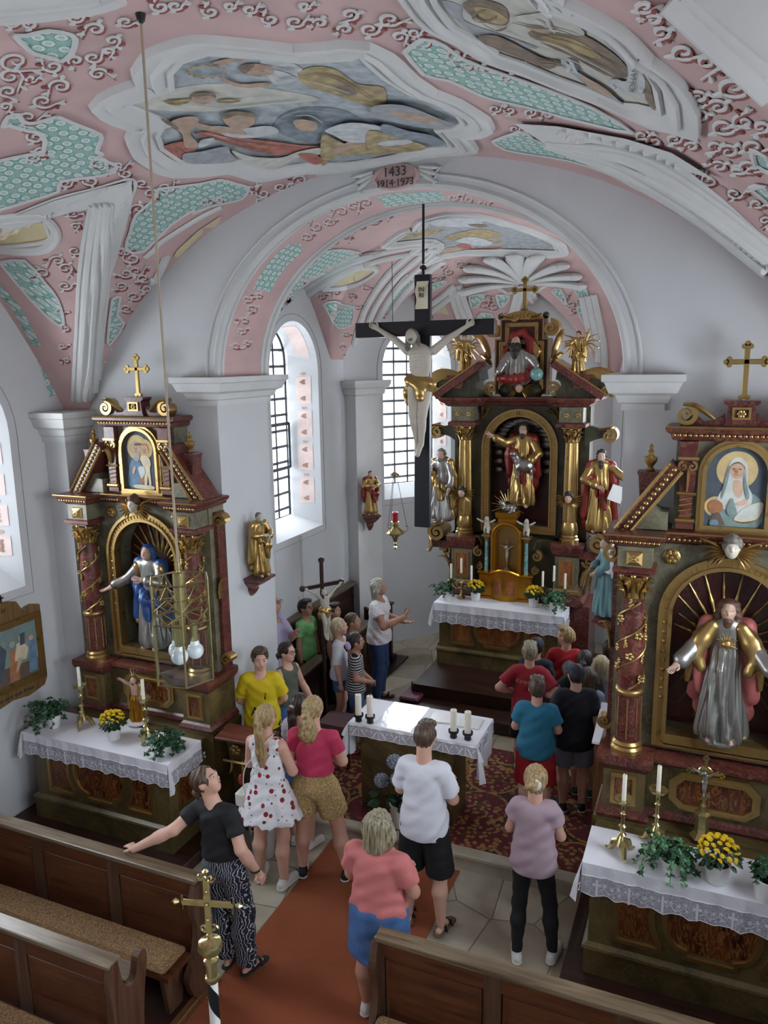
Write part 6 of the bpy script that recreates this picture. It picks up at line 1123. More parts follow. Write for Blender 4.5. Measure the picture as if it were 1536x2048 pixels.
# God the Father, half figure
gf = empty('god_father_bust', (HX-.02, 10.2, 4.33), 0, 'carved bald grey-bearded half figure in red cloak in the top panel of the high altar', 'statue')
b = SD(.015); head_sd(b, (-.03, -.03, .47), .17, 0, -1, .012); hand(b, (-.22, -.12, .10), (-.6, -.5, -.3), (0, -.3, -1), .7, -1); hand(b, (.25, -.1, .17), (.4, -.7, -.5), (0, 0, -1), .7, 1); b.build('body', [M_SKIN0], .006, gf)
b = SD(.01); curls(b, (-.03, -.055, .385), .15, 70, 0, .16, 3, -1, 9); b.ell((-.03, -.07, .36), (.06, .05, .11)); 
for s in (-1, 1): curls(b, (-.03+s*.07, 0, .46), .09, 24, 0, .16, 5, -1, 9)
b.build('hair', [M_HAIRD], .007, gf)
b = SD(.03); b.cap((0, 0, .30), (0, .0, .06), .11, .15, 0, sq=(1.2, .8, 1)); b.chain([(-.12, -.01, .3), (-.18, -.06, .2), (-.22, -.11, .11)], [.06, .06, .05]); b.chain([(.12, -.01, .3), (.2, -.05, .25), (.25, -.1, .18)], [.06, .06, .045]); b.disp = folds(.008, 10, .5, 0); b.build('robe', [M_SILV], .009, gf)
b = SD(.03); b.chain([(-.2, .03, .12), (-.17, .05, .34), (-.08, .06, .56), (.04, .06, .60), (.14, .05, .48), (.17, .03, .3), (.16, -.02, .1)], [.07, .06, .05, .05, .06, .07, .07]); b.chain([(-.2, -.06, .02), (0, -.1, .01), (.16, -.06, .05)], [.06, .065, .06]); b.disp = folds(.012, 12, 1., -.5); b.build('cloak', [M_ROBR], .009, gf)
b = SD(.02); b.chain([(.17, .05, .50), (.24, .02, .36), (.2, .02, .22)], [.03, .05, .04]); b.disp = folds(.008, 12, 1., -.5); b.build('cloak_lining', [M_GOLD], .009, gf)
m = MB(); m.sph((.27, -.12, .07), .085, 12); m.build('globe', [M_BLUEM], gf, smooth=True)
def angel(name, loc, rz, s, label, flip):
    o = statue(name, loc, rz, .52, label, 'statue', [M_SKIN0, M_HAIRB, M_GOLD, M_GOLD], [((-.17, -.05, .80), (-.26, -.08, .95), (0, -1, 0), .2), ((.19, -.06, .70), (.30, -.12, .68), (0, 0, -1), .2)] if flip < 0 else [((-.19, -.06, .70), (-.30, -.12, .68), (0, 0, -1), .2), ((.19, -.05, .80), (.27, -.08, .97), (0, -1, 0), .2)], 'curly', 0, cloak=dict(z=.3, w=.07), vox=.007, seed=s)
    w = MB()
    for sd in (-1, 1):
        for k in range(8): a = math.radians(35-22*k); L = .24-.012*k; w.tube([(sd*.03, .04, .36-.01*k), (sd*(.03+L*.5*math.cos(a)), .07, .36+L*.5*math.sin(a)+.02), (sd*(.03+L*math.cos(a)), .06, .34+L*math.sin(a))], [.02, .036, .014], 6, flat=.3)
    w.build('wings', [M_GOLD], o, smooth=True); return o
angel('angel_figure', (HX-.74, 10.15, 4.41), .25, 1., 'gilded angel with raised arm on the left pediment slope', -1); angel('angel_figure', (HX+.76, 10.15, 4.41), -.25, 2., 'gilded angel with raised arm on the right pediment slope', 1)
# tabernacle
tb = empty('tabernacle', (.03, 9.93, 1.388), 0, 'gilded wooden tabernacle with crucifix niche in the middle of the high altar', 'tabernacle')
m = MB(); m.b2(-.36, .36, .04, .10, .0, .36); m.b2(-.36, -.19, -.06, .1, 0, .34); m.b2(.19, .36, -.06, .1, 0, .34); 
for s in (-1, 1): molding(m, min(s*.19, s*.36), max(s*.19, s*.36), -.06, .1, [(.33, 0), (.35, .02), (.37, .025)]); molding(m, min(s*.19, s*.36), max(s*.19, s*.36), -.06, .1, [(.0, .02), (.03, .02), (.04, 0)])
m.build('case', [M_GWOOD], tb)
m = MB(); n = 14; rr = [(-.19+.38*i/n, -.06-.07*math.sin(PI*i/n)) for i in range(n+1)]; top = lambda i: .36+.07*math.sin(PI*i/n)
m.loft([[(x, y, z if z < .3 else top(i)) for i, (x, y) in enumerate(rr)]+[(.19, .1, z if z < .3 else .36), (-.19, .1, z if z < .3 else .36)] for z in (0, .4)]); m.tube([(x, y-.008, top(i)) for i, (x, y) in enumerate(rr)], .018, 6); m.build('bowed_front', [M_GWOOD], tb)
for a, b in ((1, 6.7), (7.3, 13)):
    m = MB(); xs = np.linspace(a, b, 6); f = lambda t: (-.19+.38*t/n, -.06-.07*math.sin(PI*t/n)); m.loft([[(f(t)[0], f(t)[1]-.006, z) for t in xs] for z in (.04, .33)], 0, None, caps=False, closed=False); m.loft([[(f(t)[0], f(t)[1]-.010, z) for t in np.linspace(a+.7, b-.7, 6)] for z in (.08, .29)], 1, None, caps=False, closed=False); m.build('door', [M_GWOOD, M_FLAMEL], tb, fix=False)
for s in (-1, 1):
    m = MB(); m.lathe([(.03, .37), (.032, .4), (.028, .41), (.026, .62), (.024, .8)], 16, 0, None, (s*.27, -.01, 0)); m.build('marble_colonnette', [M_BLUEM], tb, smooth=True)
    m = MB(); m.lathe([(.026, .8), (.04, .84), (.045, .86)], 12, 0, None, (s*.27, -.01, 0)); m.b2(s*.27-.06, s*.27+.06, -.06, .08, .86, .89); m.lathe([(.036, .36), (.03, .39)], 12, 0, None, (s*.27, -.01, 0)); volute(m, s*.40, .02, .1, .62, .07, 1.5, PI/2, -s, .5); volute(m, s*.39, .02, .1, .42, .05, 1.5, PI/2, s, .5); leaf(m, (s*.36, .05, .70), (0, 0, 1), (s, 0, 0), .15, .03); m.build('gilt_capital', [M_GOLD], tb, smooth=True)
m = MB(); A = arc(0, .86, .15, PI, PI/2, 8); m.prism([(-.21, .36), (-.15, .36)]+A+[(0, 1.06), (-.21, .95)], -.02, .14); A = arc(0, .86, .15, PI/2, 0, 8); m.prism([(0, 1.06)]+A+[(.15, .36), (.21, .36), (.21, .95)], -.02, .14); q = arch_poly(.19, .36, .86); m.tube([(x, -.035, z) for x, z in q[1:]+q[:1]], .02, 8); m.b2(-.12, .12, -.0, .12, 1.0, 1.14); molding(m, -.13, .13, -.03, .12, [(1.12, 0), (1.14, .015), (1.2, .02)]); m.build('exposition_niche', [M_GWOOD], tb)
m = MB(); m.prism(arch_poly(.155, .36, .86), .10, .12); m.build('niche_back', [M_GOLDP], tb)
g = SD(.015); g.ell((.03, 0, 1.26), (.10, .05, .05)); g.ell((-.07, -.02, 1.33), (.035, .035, .03)); g.cap((-.03, 0, 1.28), (-.07, -.01, 1.33), .035); g.chain([(.1, -.03, 1.23), (.04, -.06, 1.21)], [.02, .015]); g.disp = lambda X: .005*np.sin(90*X[..., 0])*np.sin(90*X[..., 2]); g.build('resting_lamb', [M_SILV], .006, tb)
m = MB(); 
for k in range(17): a = math.radians(-20+220*k/16); L = (.23, .17)[k % 2]; m.tube([(.07*math.cos(a), .03, 1.28+.07*math.sin(a)), (L*math.cos(a), .03, 1.28+L*math.sin(a))], [.008, .003], 4)
m.build('ray_halo', [M_GOLDP], tb)
for s in (-1, 1):
    g = SD(.01); head_sd(g, (0, -.01, .2), .07, 0, -1, .008); g.cap((0, 0, .15), (0, 0, .09), .035, .035); 
    for e in (-1, 1): g.chain([(e*.025, 0, .08), (e*.03, -.03*(e+1), .03), (e*.028, 0, 0)], [.022, .018, .012]); g.chain([(e*.035, 0, .15), (e*.08, -.03, .17), (e*.12, -.05, .2)], [.016, .013, .011])
    g.build('putto', [M_PALE], .0055, tb, (s*.27, -.01, .9))
# tiny crucifix in the tabernacle niche
def corpus(sd, S, arm, mi=0, k=.012):
    """crucified figure of height S hanging at the origin (feet at z=0), facing -y"""
    P = lambda x, y, z: (x*S, y*S, z*S); hc = np.array(P(-.05, -.085, .905)); h = SD(k); head_sd(h, hc, .135*S, mi, -1, .01*S/.9+.002); h.xform(rotm('X', -28) @ rotm('Y', -16), hc); sd.p += h.p
    sd.cap(P(0, -.03, .80), P(-.035, -.06, .87), .036*S, .034*S, mi); sd.cap(P(0, -.03, .775), P(0, -.035, .66), .078*S, .07*S, mi, sq=(1.22, .82, 1)); sd.cap(P(0, -.035, .66), P(0, -.03, .56), .058*S, .062*S, mi, sq=(1.2, .82, 1)); sd.cap(P(.05, -.03, .53), P(-.05, -.03, .53), .058*S, None, mi)
    for s in (-1, 1):
        sh, el, wr = P(s*.11, -.02, .80), (s*arm*.55, -.01*S, .885*S), (s*arm*.93, .0, .975*S); sd.cap(sh, el, .036*S, .027*S, mi); sd.cap(el, wr, .027*S, .018*S, mi); hand(sd, wr, (s*.8, -.1, .45), (0, -1, .1), .62*S, -s, .5, mi)
        sd.cap(P(s*.05, -.03, .52), P(s*.038, -.085, .30), .056*S, .038*S, mi); sd.cap(P(s*.038, -.085, .30), P(s*.022, -.035-.02*(s > 0), .06), .036*S, .02*S, mi); sd.cap(P(s*.035, -.08, .24), P(s*.03, -.05, .18), .031*S, .026*S, mi); sd.cap(P(s*.02, -.04-.03*(s > 0), .055), P(s*.008, -.085-.02*(s > 0), -.02), .021*S, .017*S, mi)
    for i in range(5):
        for s in (-1, 1): sd.cap(P(s*.015, -.098, .77-.025*i), P(s*.075, -.068, .755-.027*i), .007*S, None, mi, .006*S)
    return hc
def crucifix_figure(o, S, arm, vox, loc, mats):
    sd = SD(.014*S); hc = corpus(sd, S, arm); sd.k = .012; b = sd.build('corpus', [mats[0]], vox, o, loc)
    h = SD(.01); R = rotm('X', -28) @ rotm('Y', -16); h.ell(hc+np.array((0, .01, .012))*S, (.054*S, .064*S, .064*S)); h.cap(hc+np.array((-.03, .02, 0))*S, hc+np.array((-.05, .01, -.09))*S, .03*S, .02*S); h.cap(hc+np.array((.035, .02, 0))*S, hc+np.array((.045, .01, -.08))*S, .025*S, .015*S); h.ell(hc+np.array((0, -.055, -.045))*S, (.022*S, .02*S, .03*S)); h.ell(hc+np.array((0, -.055, 0))*S, (.034*S, .04*S, .058*S), sub=True); h.xform(R, hc); h.build('hair', [mats[1]], vox, b)
    d = SD(.02*S); d.cap((.065*S, -.035*S, .535*S), (-.065*S, -.035*S, .56*S), .066*S); d.cap((.0, -.06*S, .53*S), (.03*S, -.085*S, .44*S), .06*S, .04*S); d.chain([(-.09*S, -.03*S, .56*S), (-.115*S, -.02*S, .46*S), (-.11*S, -.02*S, .38*S)], [.03*S, .035*S, .015*S]); d.disp = lambda X: .004*S*np.sin(70*(X[..., 2]+.5*X[..., 0])/S); d.build('loincloth', [mats[2]], vox, b); return b
cx = empty('altar_crucifix', (.03, 9.98, 1.757), 0, 'small silver crucifix in the niche of the tabernacle', 'crucifix'); m = MB(); m.lathe([(.06, 0), (.06, .015), (.04, .025), (.04, .05), (.012, .07), (.01, .14)], 8); m.b2(-.008, .008, -.006, .006, .1, .46); m.b2(-.09, .09, -.006, .006, .35, .366); m.build('cross', [M_SILV], cx); sd = SD(.006); corpus(sd, .22, .085); sd.build('corpus', [M_PALE], .004, cx, (0, -.008, .15))
# ================================================================ LARGE CRUCIFIX IN THE CHANCEL ARCH
lc = empty('hanging_crucifix', (.02, 6.68, 3.05), 0, 'large black crucifix with life-like pale figure hanging in the chancel arch', 'crucifix'); lc.rotation_euler = (math.radians(-1.2), 0, 0)
m = MB(); m.box((0, .03, 1.15), (.15, .05, 2.30), 0, None, .004); m.box((0, .03, 1.83), (1.33, .052, .135), 0, None, .004); m.build('cross_beams', [M_BLACK], lc)
m = MB(); m.tube([(0, .03, 2.30), (0, .03, 2.34)], .014, 8); m.lathe([(0, 2.335), (.03, 2.35), (.03, 2.37), (.0, 2.39)], 12, 0, None, (0, .03, 0)); m.tube([(0, .03, 2.39), (0, .03, 2.90)], .012, 8); m.build('hanging_rod', [M_BLACK], lc)
m = MB(); m.loft([[(-.055+.008*math.sin(z*40), -.005-.012*math.cos((z-2.1)*14), z), (.055+.008*math.sin(z*40), -.005-.012*math.cos((z-2.1)*14), z), (.055, 0.004, z), (-.055, 0.004, z)] for z in np.linspace(2.0, 2.24, 12)]); m.build('title_scroll', [plain('parchment', '#cfc7ae', .6)], lc)
for t_, z in (('IN', 2.165), ('RI', 2.115)): o = text(t_, .058, (0, -.022, z), M_INK, lc)
crucifix_figure(lc, 1.14, .45, .008, (0, -.01, .72), [M_PALE, M_HAIRG, M_GOLD])
# ================================================================ FURNITURE AND LITURGICAL OBJECTS
M_OAK = wood('pew_oak', '#3a1d12', '#603720', 'X', .38); M_OAKL = wood('worn_oak_rail', '#4f4030', '#80705a', 'X', .32); M_OAKV = wood('pew_end_oak', '#3a2419', '#5e4534', 'Z', .4); M_STALL = wood('stall_oak', '#1d0e0a', '#381c13', 'Y', .35); M_STALLT = wood('stall_rail_oak', '#4a3b2e', '#6e5d4c', 'Y', .35); M_LWOOD = wood('light_wood', '#4b2d18', '#76502f', 'Z', .4)
def cork():
    t = NT('speckled_brown_cushion'); v = t.coord(); n = t.n('ShaderNodeTexNoise'); n.inputs['Scale'].default_value = 140; n.inputs['Detail'].default_value = 3; t.l(v, n.inputs['Vector']); t.bump(n.outputs['Fac'], .3, .004); return t.out(t.ramp(n.outputs['Fac'], [(.35, '#4b3622'), (.5, '#76593a'), (.66, '#96794f')]), .9)
M_CORK = cork(); M_VELV = plain('dark_red_velvet', '#4a0c12', .85, var=.15, Sheen_Weight=.4); M_PURP = plain('wine_purple_leather', '#5b2638', .5, var=.08)
def rust():
    t = NT('rust_ribbed_carpet'); v = t.coord(); w = t.n('ShaderNodeTexWave', wave_type='BANDS', bands_direction='Y'); w.inputs['Scale'].default_value = 26; w.inputs['Distortion'].default_value = 1.2; w.inputs['Detail'].default_value = 2; n = t.n('ShaderNodeTexNoise'); n.inputs['Scale'].default_value = 90
    t.l(v, w.inputs['Vector']); t.l(v, n.inputs['Vector']); t.bump(w.outputs['Fac'], .5, .006); return t.out(t.mix(.3, t.ramp(w.outputs['Fac'], [(.1, '#74371d'), (.8, '#96502e')]), n.outputs['Color'], 'SOFT_LIGHT'), .95)
def persian():
    t = NT('red_floral_carpet'); v = t.coord(); v1 = t.n('ShaderNodeTexVoronoi', voronoi_dimensions='2D'); v1.inputs['Scale'].default_value = 1.9; v1.inputs['Randomness'].default_value = .25; t.l(v, v1.inputs['Vector'])
    n = t.n('ShaderNodeTexNoise'); n.inputs['Scale'].default_value = 7; n.inputs['Detail'].default_value = 1; t.l(v, n.inputs['Vector']); vv = t.mix(.09, v, n.outputs['Color'], 'ADD')
    v2 = t.n('ShaderNodeTexVoronoi', voronoi_dimensions='2D', feature='SMOOTH_F1'); v2.inputs['Scale'].default_value = 15; v2.inputs['Randomness'].default_value = .9; v2.inputs['Smoothness'].default_value = .2; t.l(vv, v2.inputs['Vector'])
    v3 = t.n('ShaderNodeTexVoronoi', voronoi_dimensions='2D', feature='DISTANCE_TO_EDGE'); v3.inputs['Scale'].default_value = 8; t.l(vv, v3.inputs['Vector'])
    base = t.ramp(v1.outputs['Distance'], [(.0, '#5a3a22'), (.2, '#5c1420'), (.48, '#5e1220'), (.53, '#a07d3e'), (.56, '#30180f'), (.66, '#4a1018'), (.8, '#5c1420')])
    fl = t.ramp(v2.outputs['Distance'], [(.0, 1.), (.30, 1.), (.36, 0.)]); dk = t.ramp(v3.outputs['Distance'], [(.0, 1.), (.05, 1.), (.09, 0.)]); n3 = t.n('ShaderNodeTexNoise'); n3.inputs['Scale'].default_value = 3.2; t.l(v, n3.inputs['Vector'])
    fmask = t.math('MULTIPLY', fl, t.ramp(n3.outputs['Fac'], [(.40, 0.), (.50, .85)])); c = t.mix(t.math('MULTIPLY', dk, .75), base, '#33241a'); return t.out(t.mix(fmask, c, '#94703c'), .95)
m = MB(); m.b2(-.69, .61, .4, 6.04, .001, .012); tag(m.build('runner_carpet', [rust()]), 'long rust brown ribbed runner carpet down the nave aisle', 'carpet')
m = MB(); m.prism([(-1.75, 6.17), (1.68, 6.17), (1.68, 8.05), (-1.3, 8.05), (-1.75, 7.3)], 0, .01); m.v = [(x, z, .172+y) for x, y, z in m.v]; tag(m.build('patterned_carpet', [persian()]), 'dark red carpet with golden flower pattern around the free-standing altar', 'carpet')
def pew(side, yr, label, group, seat=True, zr=.985, uend=False):
    """front rail with panels towards the congregation, padded bench behind it; side -1 left, 1 right"""
    x0, x1 = (-3.78, -.72) if side < 0 else (.70, 3.78); xe = x1 if side < 0 else x0; o = empty('church_pew', ((x0+x1)/2, yr, .05), 0, label, 'pew', group); X, Y, Z = (x0+x1)/2, yr, .05
    def L(mb, nm, mt, par=None, sm=False): mb.v = [(a-X, b-Y, c-Z) for a, b, c in mb.v]; return mb.build(nm, mt if isinstance(mt, list) else [mt], par or o, smooth=sm)
    m = MB(); m.b2(x0, x1+.02 if side < 0 else x1, yr-.055, yr+.055, zr-.03, zr, bev=.006); m.b2(x0, x1, yr-.04, yr+.045, zr-.05, zr-.03) if side < 0 else m.b2(x0, x1, yr-.04, yr+.045, zr-.05, zr-.03); L(m, 'top_rail', M_OAKL)
    m = MB(); m.b2(x0, x1, yr-.005, yr+.03, .06, zr-.05); L(m, 'panel_wall', M_OAK); n = 4; w = (x1-x0)/n
    for i in range(n+1): xx = x0+i*w; m = MB(); m.b2(max(x0, xx-.055), min(x1, xx+.055), yr-.03, yr, .06, zr-.05); L(m, 'stile', M_OAKV)
    for zz in ((zr-.16, zr-.05), (.06, .17)): m = MB(); m.b2(x0, x1, yr-.028, yr, *zz); L(m, 'cross_rail', M_OAK)
    for i in range(n): a, b = x0+i*w+.055, x0+(i+1)*w-.055; c, d = .17, zr-.16; m = MB(); m.loft([[(p, yr-.006, q) for p, q in ((a, c), (b, c), (b, d), (a, d))], [(p, yr-.024, q) for p, q in ((a+.012, c+.012), (b-.012, c+.012), (b-.012, d-.012), (a+.012, d-.012))], [(p, yr-.014, q) for p, q in ((a+.03, c+.03), (b-.03, c+.03), (b-.03, d-.03), (a+.03, d-.03))], [(p, yr-.02, q) for p, q in ((a+.10, c+.10), (b-.10, c+.10), (b-.10, d-.10), (a+.10, d-.10))]]); L(m, 'raised_panel', M_OAK)
    e0, e1 = xe-.025, xe+.025; S = lambda pts: [(yr+a, max(b, .058)) for a, b in cr(pts, 4)]
    if not uend: pl = S([(.05, zr-.05), (.05, .06), (-.05, .06), (-.13, .09), (-.18, .2), (-.19, .3), (-.10, .42), (-.06, .6), (-.10, .78), (-.055, zr-.05)])
    else: pl = S([(.02, zr-.006), (.05, .8), (.10, .72), (.16, .75), (.19, .86), (.25, .88), (.27, .8), (.23, .6), (.20, .35), (.22, .06), (-.06, .06), (-.08, .35), (-.05, .6), (-.06, .85), (-.03, zr-.006)])
    m = MB(); m.prism(pl, e0, e1); m.v = [(y, x, z) for x, y, z in m.v]; L(m, 'pew_end', M_OAKV)
    if seat:
        m = MB(); m.box(((x0+x1)/2-.02*side*-1, yr-.235, .455), (x1-x0-.06, .27, .07), 0, None, .03); L(m, 'seat_cushion', M_CORK); m = MB(); m.b2(x0+.02, x1-.02, yr-.36, yr-.10, .385, .42); L(m, 'seat_board', M_OAK)
        for t in (.03, .5, .97): xx = x0+(x1-x0)*t; m = MB(); m.prism([(yr-.35, .39), (yr-.12, .39), (yr-.16, .06), (yr-.30, .06)], xx-.018, xx+.018); m.v = [(y, x, z) for x, y, z in m.v]; L(m, 'seat_support', M_OAKV)
    if uend: m = MB(); m.b2(x0, x1-.03, yr+.12, yr+.26, .70, .73); L(m, 'book_ledge', M_OAKL)
    return o
m = MB(); m.b2(-3.79, -.76, .2, 4.16, .001, .05); pf = m.build('pew_platform', [M_DKWOOD]); tag(pf, 'dark boarded platform under the left pews', 'platform', 'pew platforms'); m = MB(); m.b2(-.76, -.70, .2, 4.16, .001, .055, bev=.006); m.build('edge_board', [M_LWOOD], pf)
m = MB(); m.b2(.66, 3.79, .2, 4.16, .001, .05); tag(m.build('pew_platform', [M_DKWOOD]), 'dark boarded platform under the right pews', 'platform', 'pew platforms')
pew(-1, 4.0, 'foremost left oak pew, the woman in black rests her hand on it', 'oak church pews'); pew(-1, 3.14, 'second left oak pew with a U-shaped cut in its end', 'oak church pews', uend=True); pew(1, 3.99, 'foremost right oak pew behind the woman in the pink top', 'oak church pews')
# free-standing altar
fa = empty('stone_altar', (-.06, 6.62, .182), 0, 'free-standing green marbled altar block in front of the chancel steps', 'altar'); m = MB(); m.b2(-.48, .48, -.20, .22, 0, .86); m.build('altar_block', [M_OLV], fa); m = MB(); m.b2(-.54, .69, -.25, .24, .86, .93); m.build('altar_slab', [M_DGRN], fa)
fc = altar_cloth('altar_cloth', (.03, 0, 1.118), .65, 6.32, 6.90, .12, 'white altar cloth with zigzag lace on the free-standing altar', None, 10, True)

for s in (-1, 1):
    m = MB(); n = 14; 
    m.loft([[(s*(.652+.012*math.sin(i*1.7)*z_), 6.33+.55*i/n, -.34*z_-.03*math.sin(i*.9)*z_) for i in range(n+1)] for z_ in (0, .3, .65, 1)], 0, None, caps=False, closed=False)
    m.loft([[(s*.65, 6.32, 0), (s*.655, 6.33, 0), (s*.65, 6.35, 0)], [(s*.68, 6.29, -.2), (s*.72, 6.31, -.2), (s*.66, 6.37, -.2)], [(s*.69, 6.28, -.36), (s*.75, 6.30, -.34), (s*.67, 6.38, -.35)]])
    m.build('side_drop', [M_CLOTH], fc, fix=False)
ov = MB(); ov.b2(-.37, .02, 6.33, 6.90, 1.127, 1.13); M_PLAST = plain('glossy_clear_cover', '#dfe3ea', .12, var=.05, bump=.25, bscale=8); tag(ov.build('clear_cover', [M_PLAST]), 'glossy clear cover catching the light on the free-standing altar', 'cover')
for i, (x, y, rz, w, h) in enumerate(((.22, 6.72, .18, .24, .2), (.5, 6.72, .05, .22, .22))): m = MB(); m.b2(-w/2, w/2, -h/2, h/2, 0, .006); m.b2(-w/2+.004, w/2-.006, -h/2+.003, h/2-.004, .006, .01); tag(m.build('paper_sheets', [M_WHITE], None, (x, y, 1.1275), rz), 'stack of white sheets left of the right pair of altar candles' if i == 0 else 'stack of white sheets at the right end of the free-standing altar', 'papers')
M_IRON = plain('black_iron_holder', '#16181a', .45)
for i, (x, y, l) in enumerate(((-.535, 6.37, 'leftmost'), (-.415, 6.38, 'second from left'), (.435, 6.39, 'third from left'), (.57, 6.40, 'rightmost'))):
    m = MB(); m.lathe([(.032, 0), (.034, .004), (.03, .04), (.046, .05), (.05, .06), (.05, .078), (.044, .078), (.043, .06), (0, .058)], 24); tag(m.build('candle_holder', [M_IRON], None, (x, y, 1.128), smooth=True), l+' of four black cup candle holders on the free-standing altar', 'candle holder', 'black candle holders'); candle('pillar_candle', (x, y, 1.188), .031, .22, l+' of four thick white pillar candles on the free-standing altar', 'pillar candles')
# brass candlesticks with white candles
def brass_stick(loc, H, hc, lab, grp, tilt=0):
    o = empty('brass_candlestick', loc, 0, lab, 'candlestick', grp); m = MB(); k = H/.42; m.lathe([(.0, .07*k), (.05*k, .075*k), (.035*k, .11*k), (.018*k, .14*k), (.03*k, .15*k), (.014*k, .165*k), (.017*k, .2*k), (.028*k, .215*k), (.014*k, .23*k), (.013*k, .3*k), (.024*k, .31*k), (.014*k, .325*k), (.016*k, .38*k), (.03*k, .40*k)], 16); m.build('stem', [M_BRASS], o, smooth=True)
    for j in range(3): a = 2*PI*j/3-PI/2+.3; m = MB(); c, s = math.cos(a), math.sin(a); m.tube([(.015*c, .015*s, .10*k), (.05*k*c, .05*k*s, .075*k), (.075*k*c, .075*k*s, .025*k), (.10*k*c, .10*k*s, .012), (.115*k*c, .115*k*s, .02)], [.022*k, .03*k, .02*k, .011*k, .009*k], 8); m.build('claw_foot', [M_BRASS], o, smooth=True)
    m = MB(); m.lathe([(.02*k, .39*k), (.06*k, .405*k), (.066*k, .42*k), (.058*k, .42*k), (.03*k, .408*k), (.0, .408*k)], 20); m.build('drip_pan', [M_BRASS], o, smooth=True); candle('altar_candle', (loc[0], loc[1], loc[2]+.409*k), .0155, hc, 'white candle in the '+lab, 'slim white altar candles'); return o
for loc, lab in (((-3.13, 5.41, 1.047), 'left brass candlestick on the left side altar'), ((-2.33, 5.40, 1.047), 'right brass candlestick on the left side altar'), ((2.07, 5.30, 1.047), 'front brass candlestick on the right side altar'), ((2.29, 5.52, 1.047), 'rear brass candlestick on the right side altar')): brass_stick(loc, .44, .2, lab, 'brass candlesticks of the side altars')
sx = empty('standing_crucifix', (2.60, 5.70, 1.062), 0, 'brass standing crucifix between the yellow flowers and the right altar predella', 'crucifix'); m = MB(); m.lathe([(.085, 0), (.085, .01), (.05, .05), (.048, .17), (.06, .18), (.06, .2), (.03, .215), (.02, .25), (.028, .26), (.012, .28), (.012, .33)], 6); m.build('foot', [M_BRASS], sx); m = MB(); cross_mb(m, 0, 0, .30, .36, .13, .022, .014, .62); m.lathe([(.05, -.006), (.055, 0), (.05, .006)], 16, 0, Matrix.Translation((0, 0, .525)) @ Matrix.Rotation(PI/2, 4, 'X')); m.build('cross', [M_BRASS], sx); sd = SD(.006); corpus(sd, .2, .085); sd.build('corpus', [M_SILV], .0045, sx, (0, -.014, .355))
def candelabrum(loc, lab):
    o = empty('candelabrum', loc, 0, lab, 'candelabrum', 'brass candelabra on the high altar'); m = MB(); m.lathe([(.06, 0), (.062, .012), (.035, .03), (.014, .06), (.022, .1), (.011, .13), (.011, .2), (.02, .22), (.011, .24), (.012, .33), (.02, .345)], 14); m.build('stem', [M_BRASS], o, smooth=True)
    for s in (-1, 1): m = MB(); m.tube(cr([(0, 0, .16), (s*.06, 0, .13), (s*.12, 0, .17), (s*.145, 0, .25)], 5), .007, 6); m.tube(cr([(0, 0, .22), (s*.05, 0, .25), (s*.08, 0, .2), (s*.05, 0, .17)], 4), .005, 6); m.build('branch', [M_BRASS], o, smooth=True)
    for i, (x, z) in enumerate(((-.145, .25), (0, .34), (.145, .25))): m = MB(); m.lathe([(.01, 0), (.034, .012), (.036, .02), (.0, .02)], 14, 0, None, (x, 0, z)); m.build('drip_pan', [M_BRASS], o, smooth=True); candle('altar_candle', (loc[0]+x, loc[1], loc[2]+z+.02), .015, .2, ('left', 'middle', 'right')[i]+' white candle of the '+lab, 'slim white altar candles')
candelabrum((-.55, 9.76, 1.388), 'left brass candelabrum on the high altar'); candelabrum((.70, 9.80, 1.388), 'right brass candelabrum on the high altar')
# plants
M_IVY = plain('ivy_green', '#1f4a2b', .5, var=.35, scale=22); M_IVYV = plain('variegated_ivy', '#4f7a55', .5, var=.45, scale=30); M_LEAF = plain('dark_leaf', '#17371f', .5, var=.3, scale=15); M_YEL = plain('yellow_blossom', '#d9b514', .6, var=.15, scale=40); M_LILAC = plain('lilac_blossom', '#9aa5b4', .6, var=.3, scale=60); M_SOIL = plain('potting_soil', '#2a2019', .95)
LS = [(0, 0), (.28, -.12), (.52, .02), (.36, .2), (.42, .45), (.18, .5), (0, 1.0), (-.18, .5), (-.42, .45), (-.36, .2), (-.52, .02), (-.28, -.12)]; OV = [(0, 0), (.25, .12), (.38, .4), (.28, .75), (0, 1.05), (-.28, .75), (-.38, .4), (-.25, .12)]
def leafm(mb, p, d, n, s, mi=0, shp=LS):
    d = Vector(d).normalized(); n = Vector(n); n = (n-d*n.dot(d)); n = n.normalized() if n.length > 1e-4 else d.orthogonal().normalized(); l = d.cross(n); p = Vector(p)
    vs = [tuple(p+d*(.42*s)-n*.0*s)]+[tuple(p+l*x*s+d*y*s-n*(abs(x)*.28+.10*y*y)*s) for x, y in shp]; k = len(shp); mb.add(vs, [(0, 1+i, 1+(i+1) % k) for i in range(k)], mi)
def pot(o, r, h, nm='pot', mt=None): m = MB(); m.lathe([(r*.8, 0), (r*.82, .004), (r, h), (r*.92, h), (r*.86, h*.8), (0, h*.8)], 28); p = m.build(nm, [mt or M_WHITE], o, smooth=True); m = MB(); m.lathe([(0, h*.80), (r*.87, h*.82), (0, h*.86)], 16); m.build('soil', [M_SOIL], o); return p
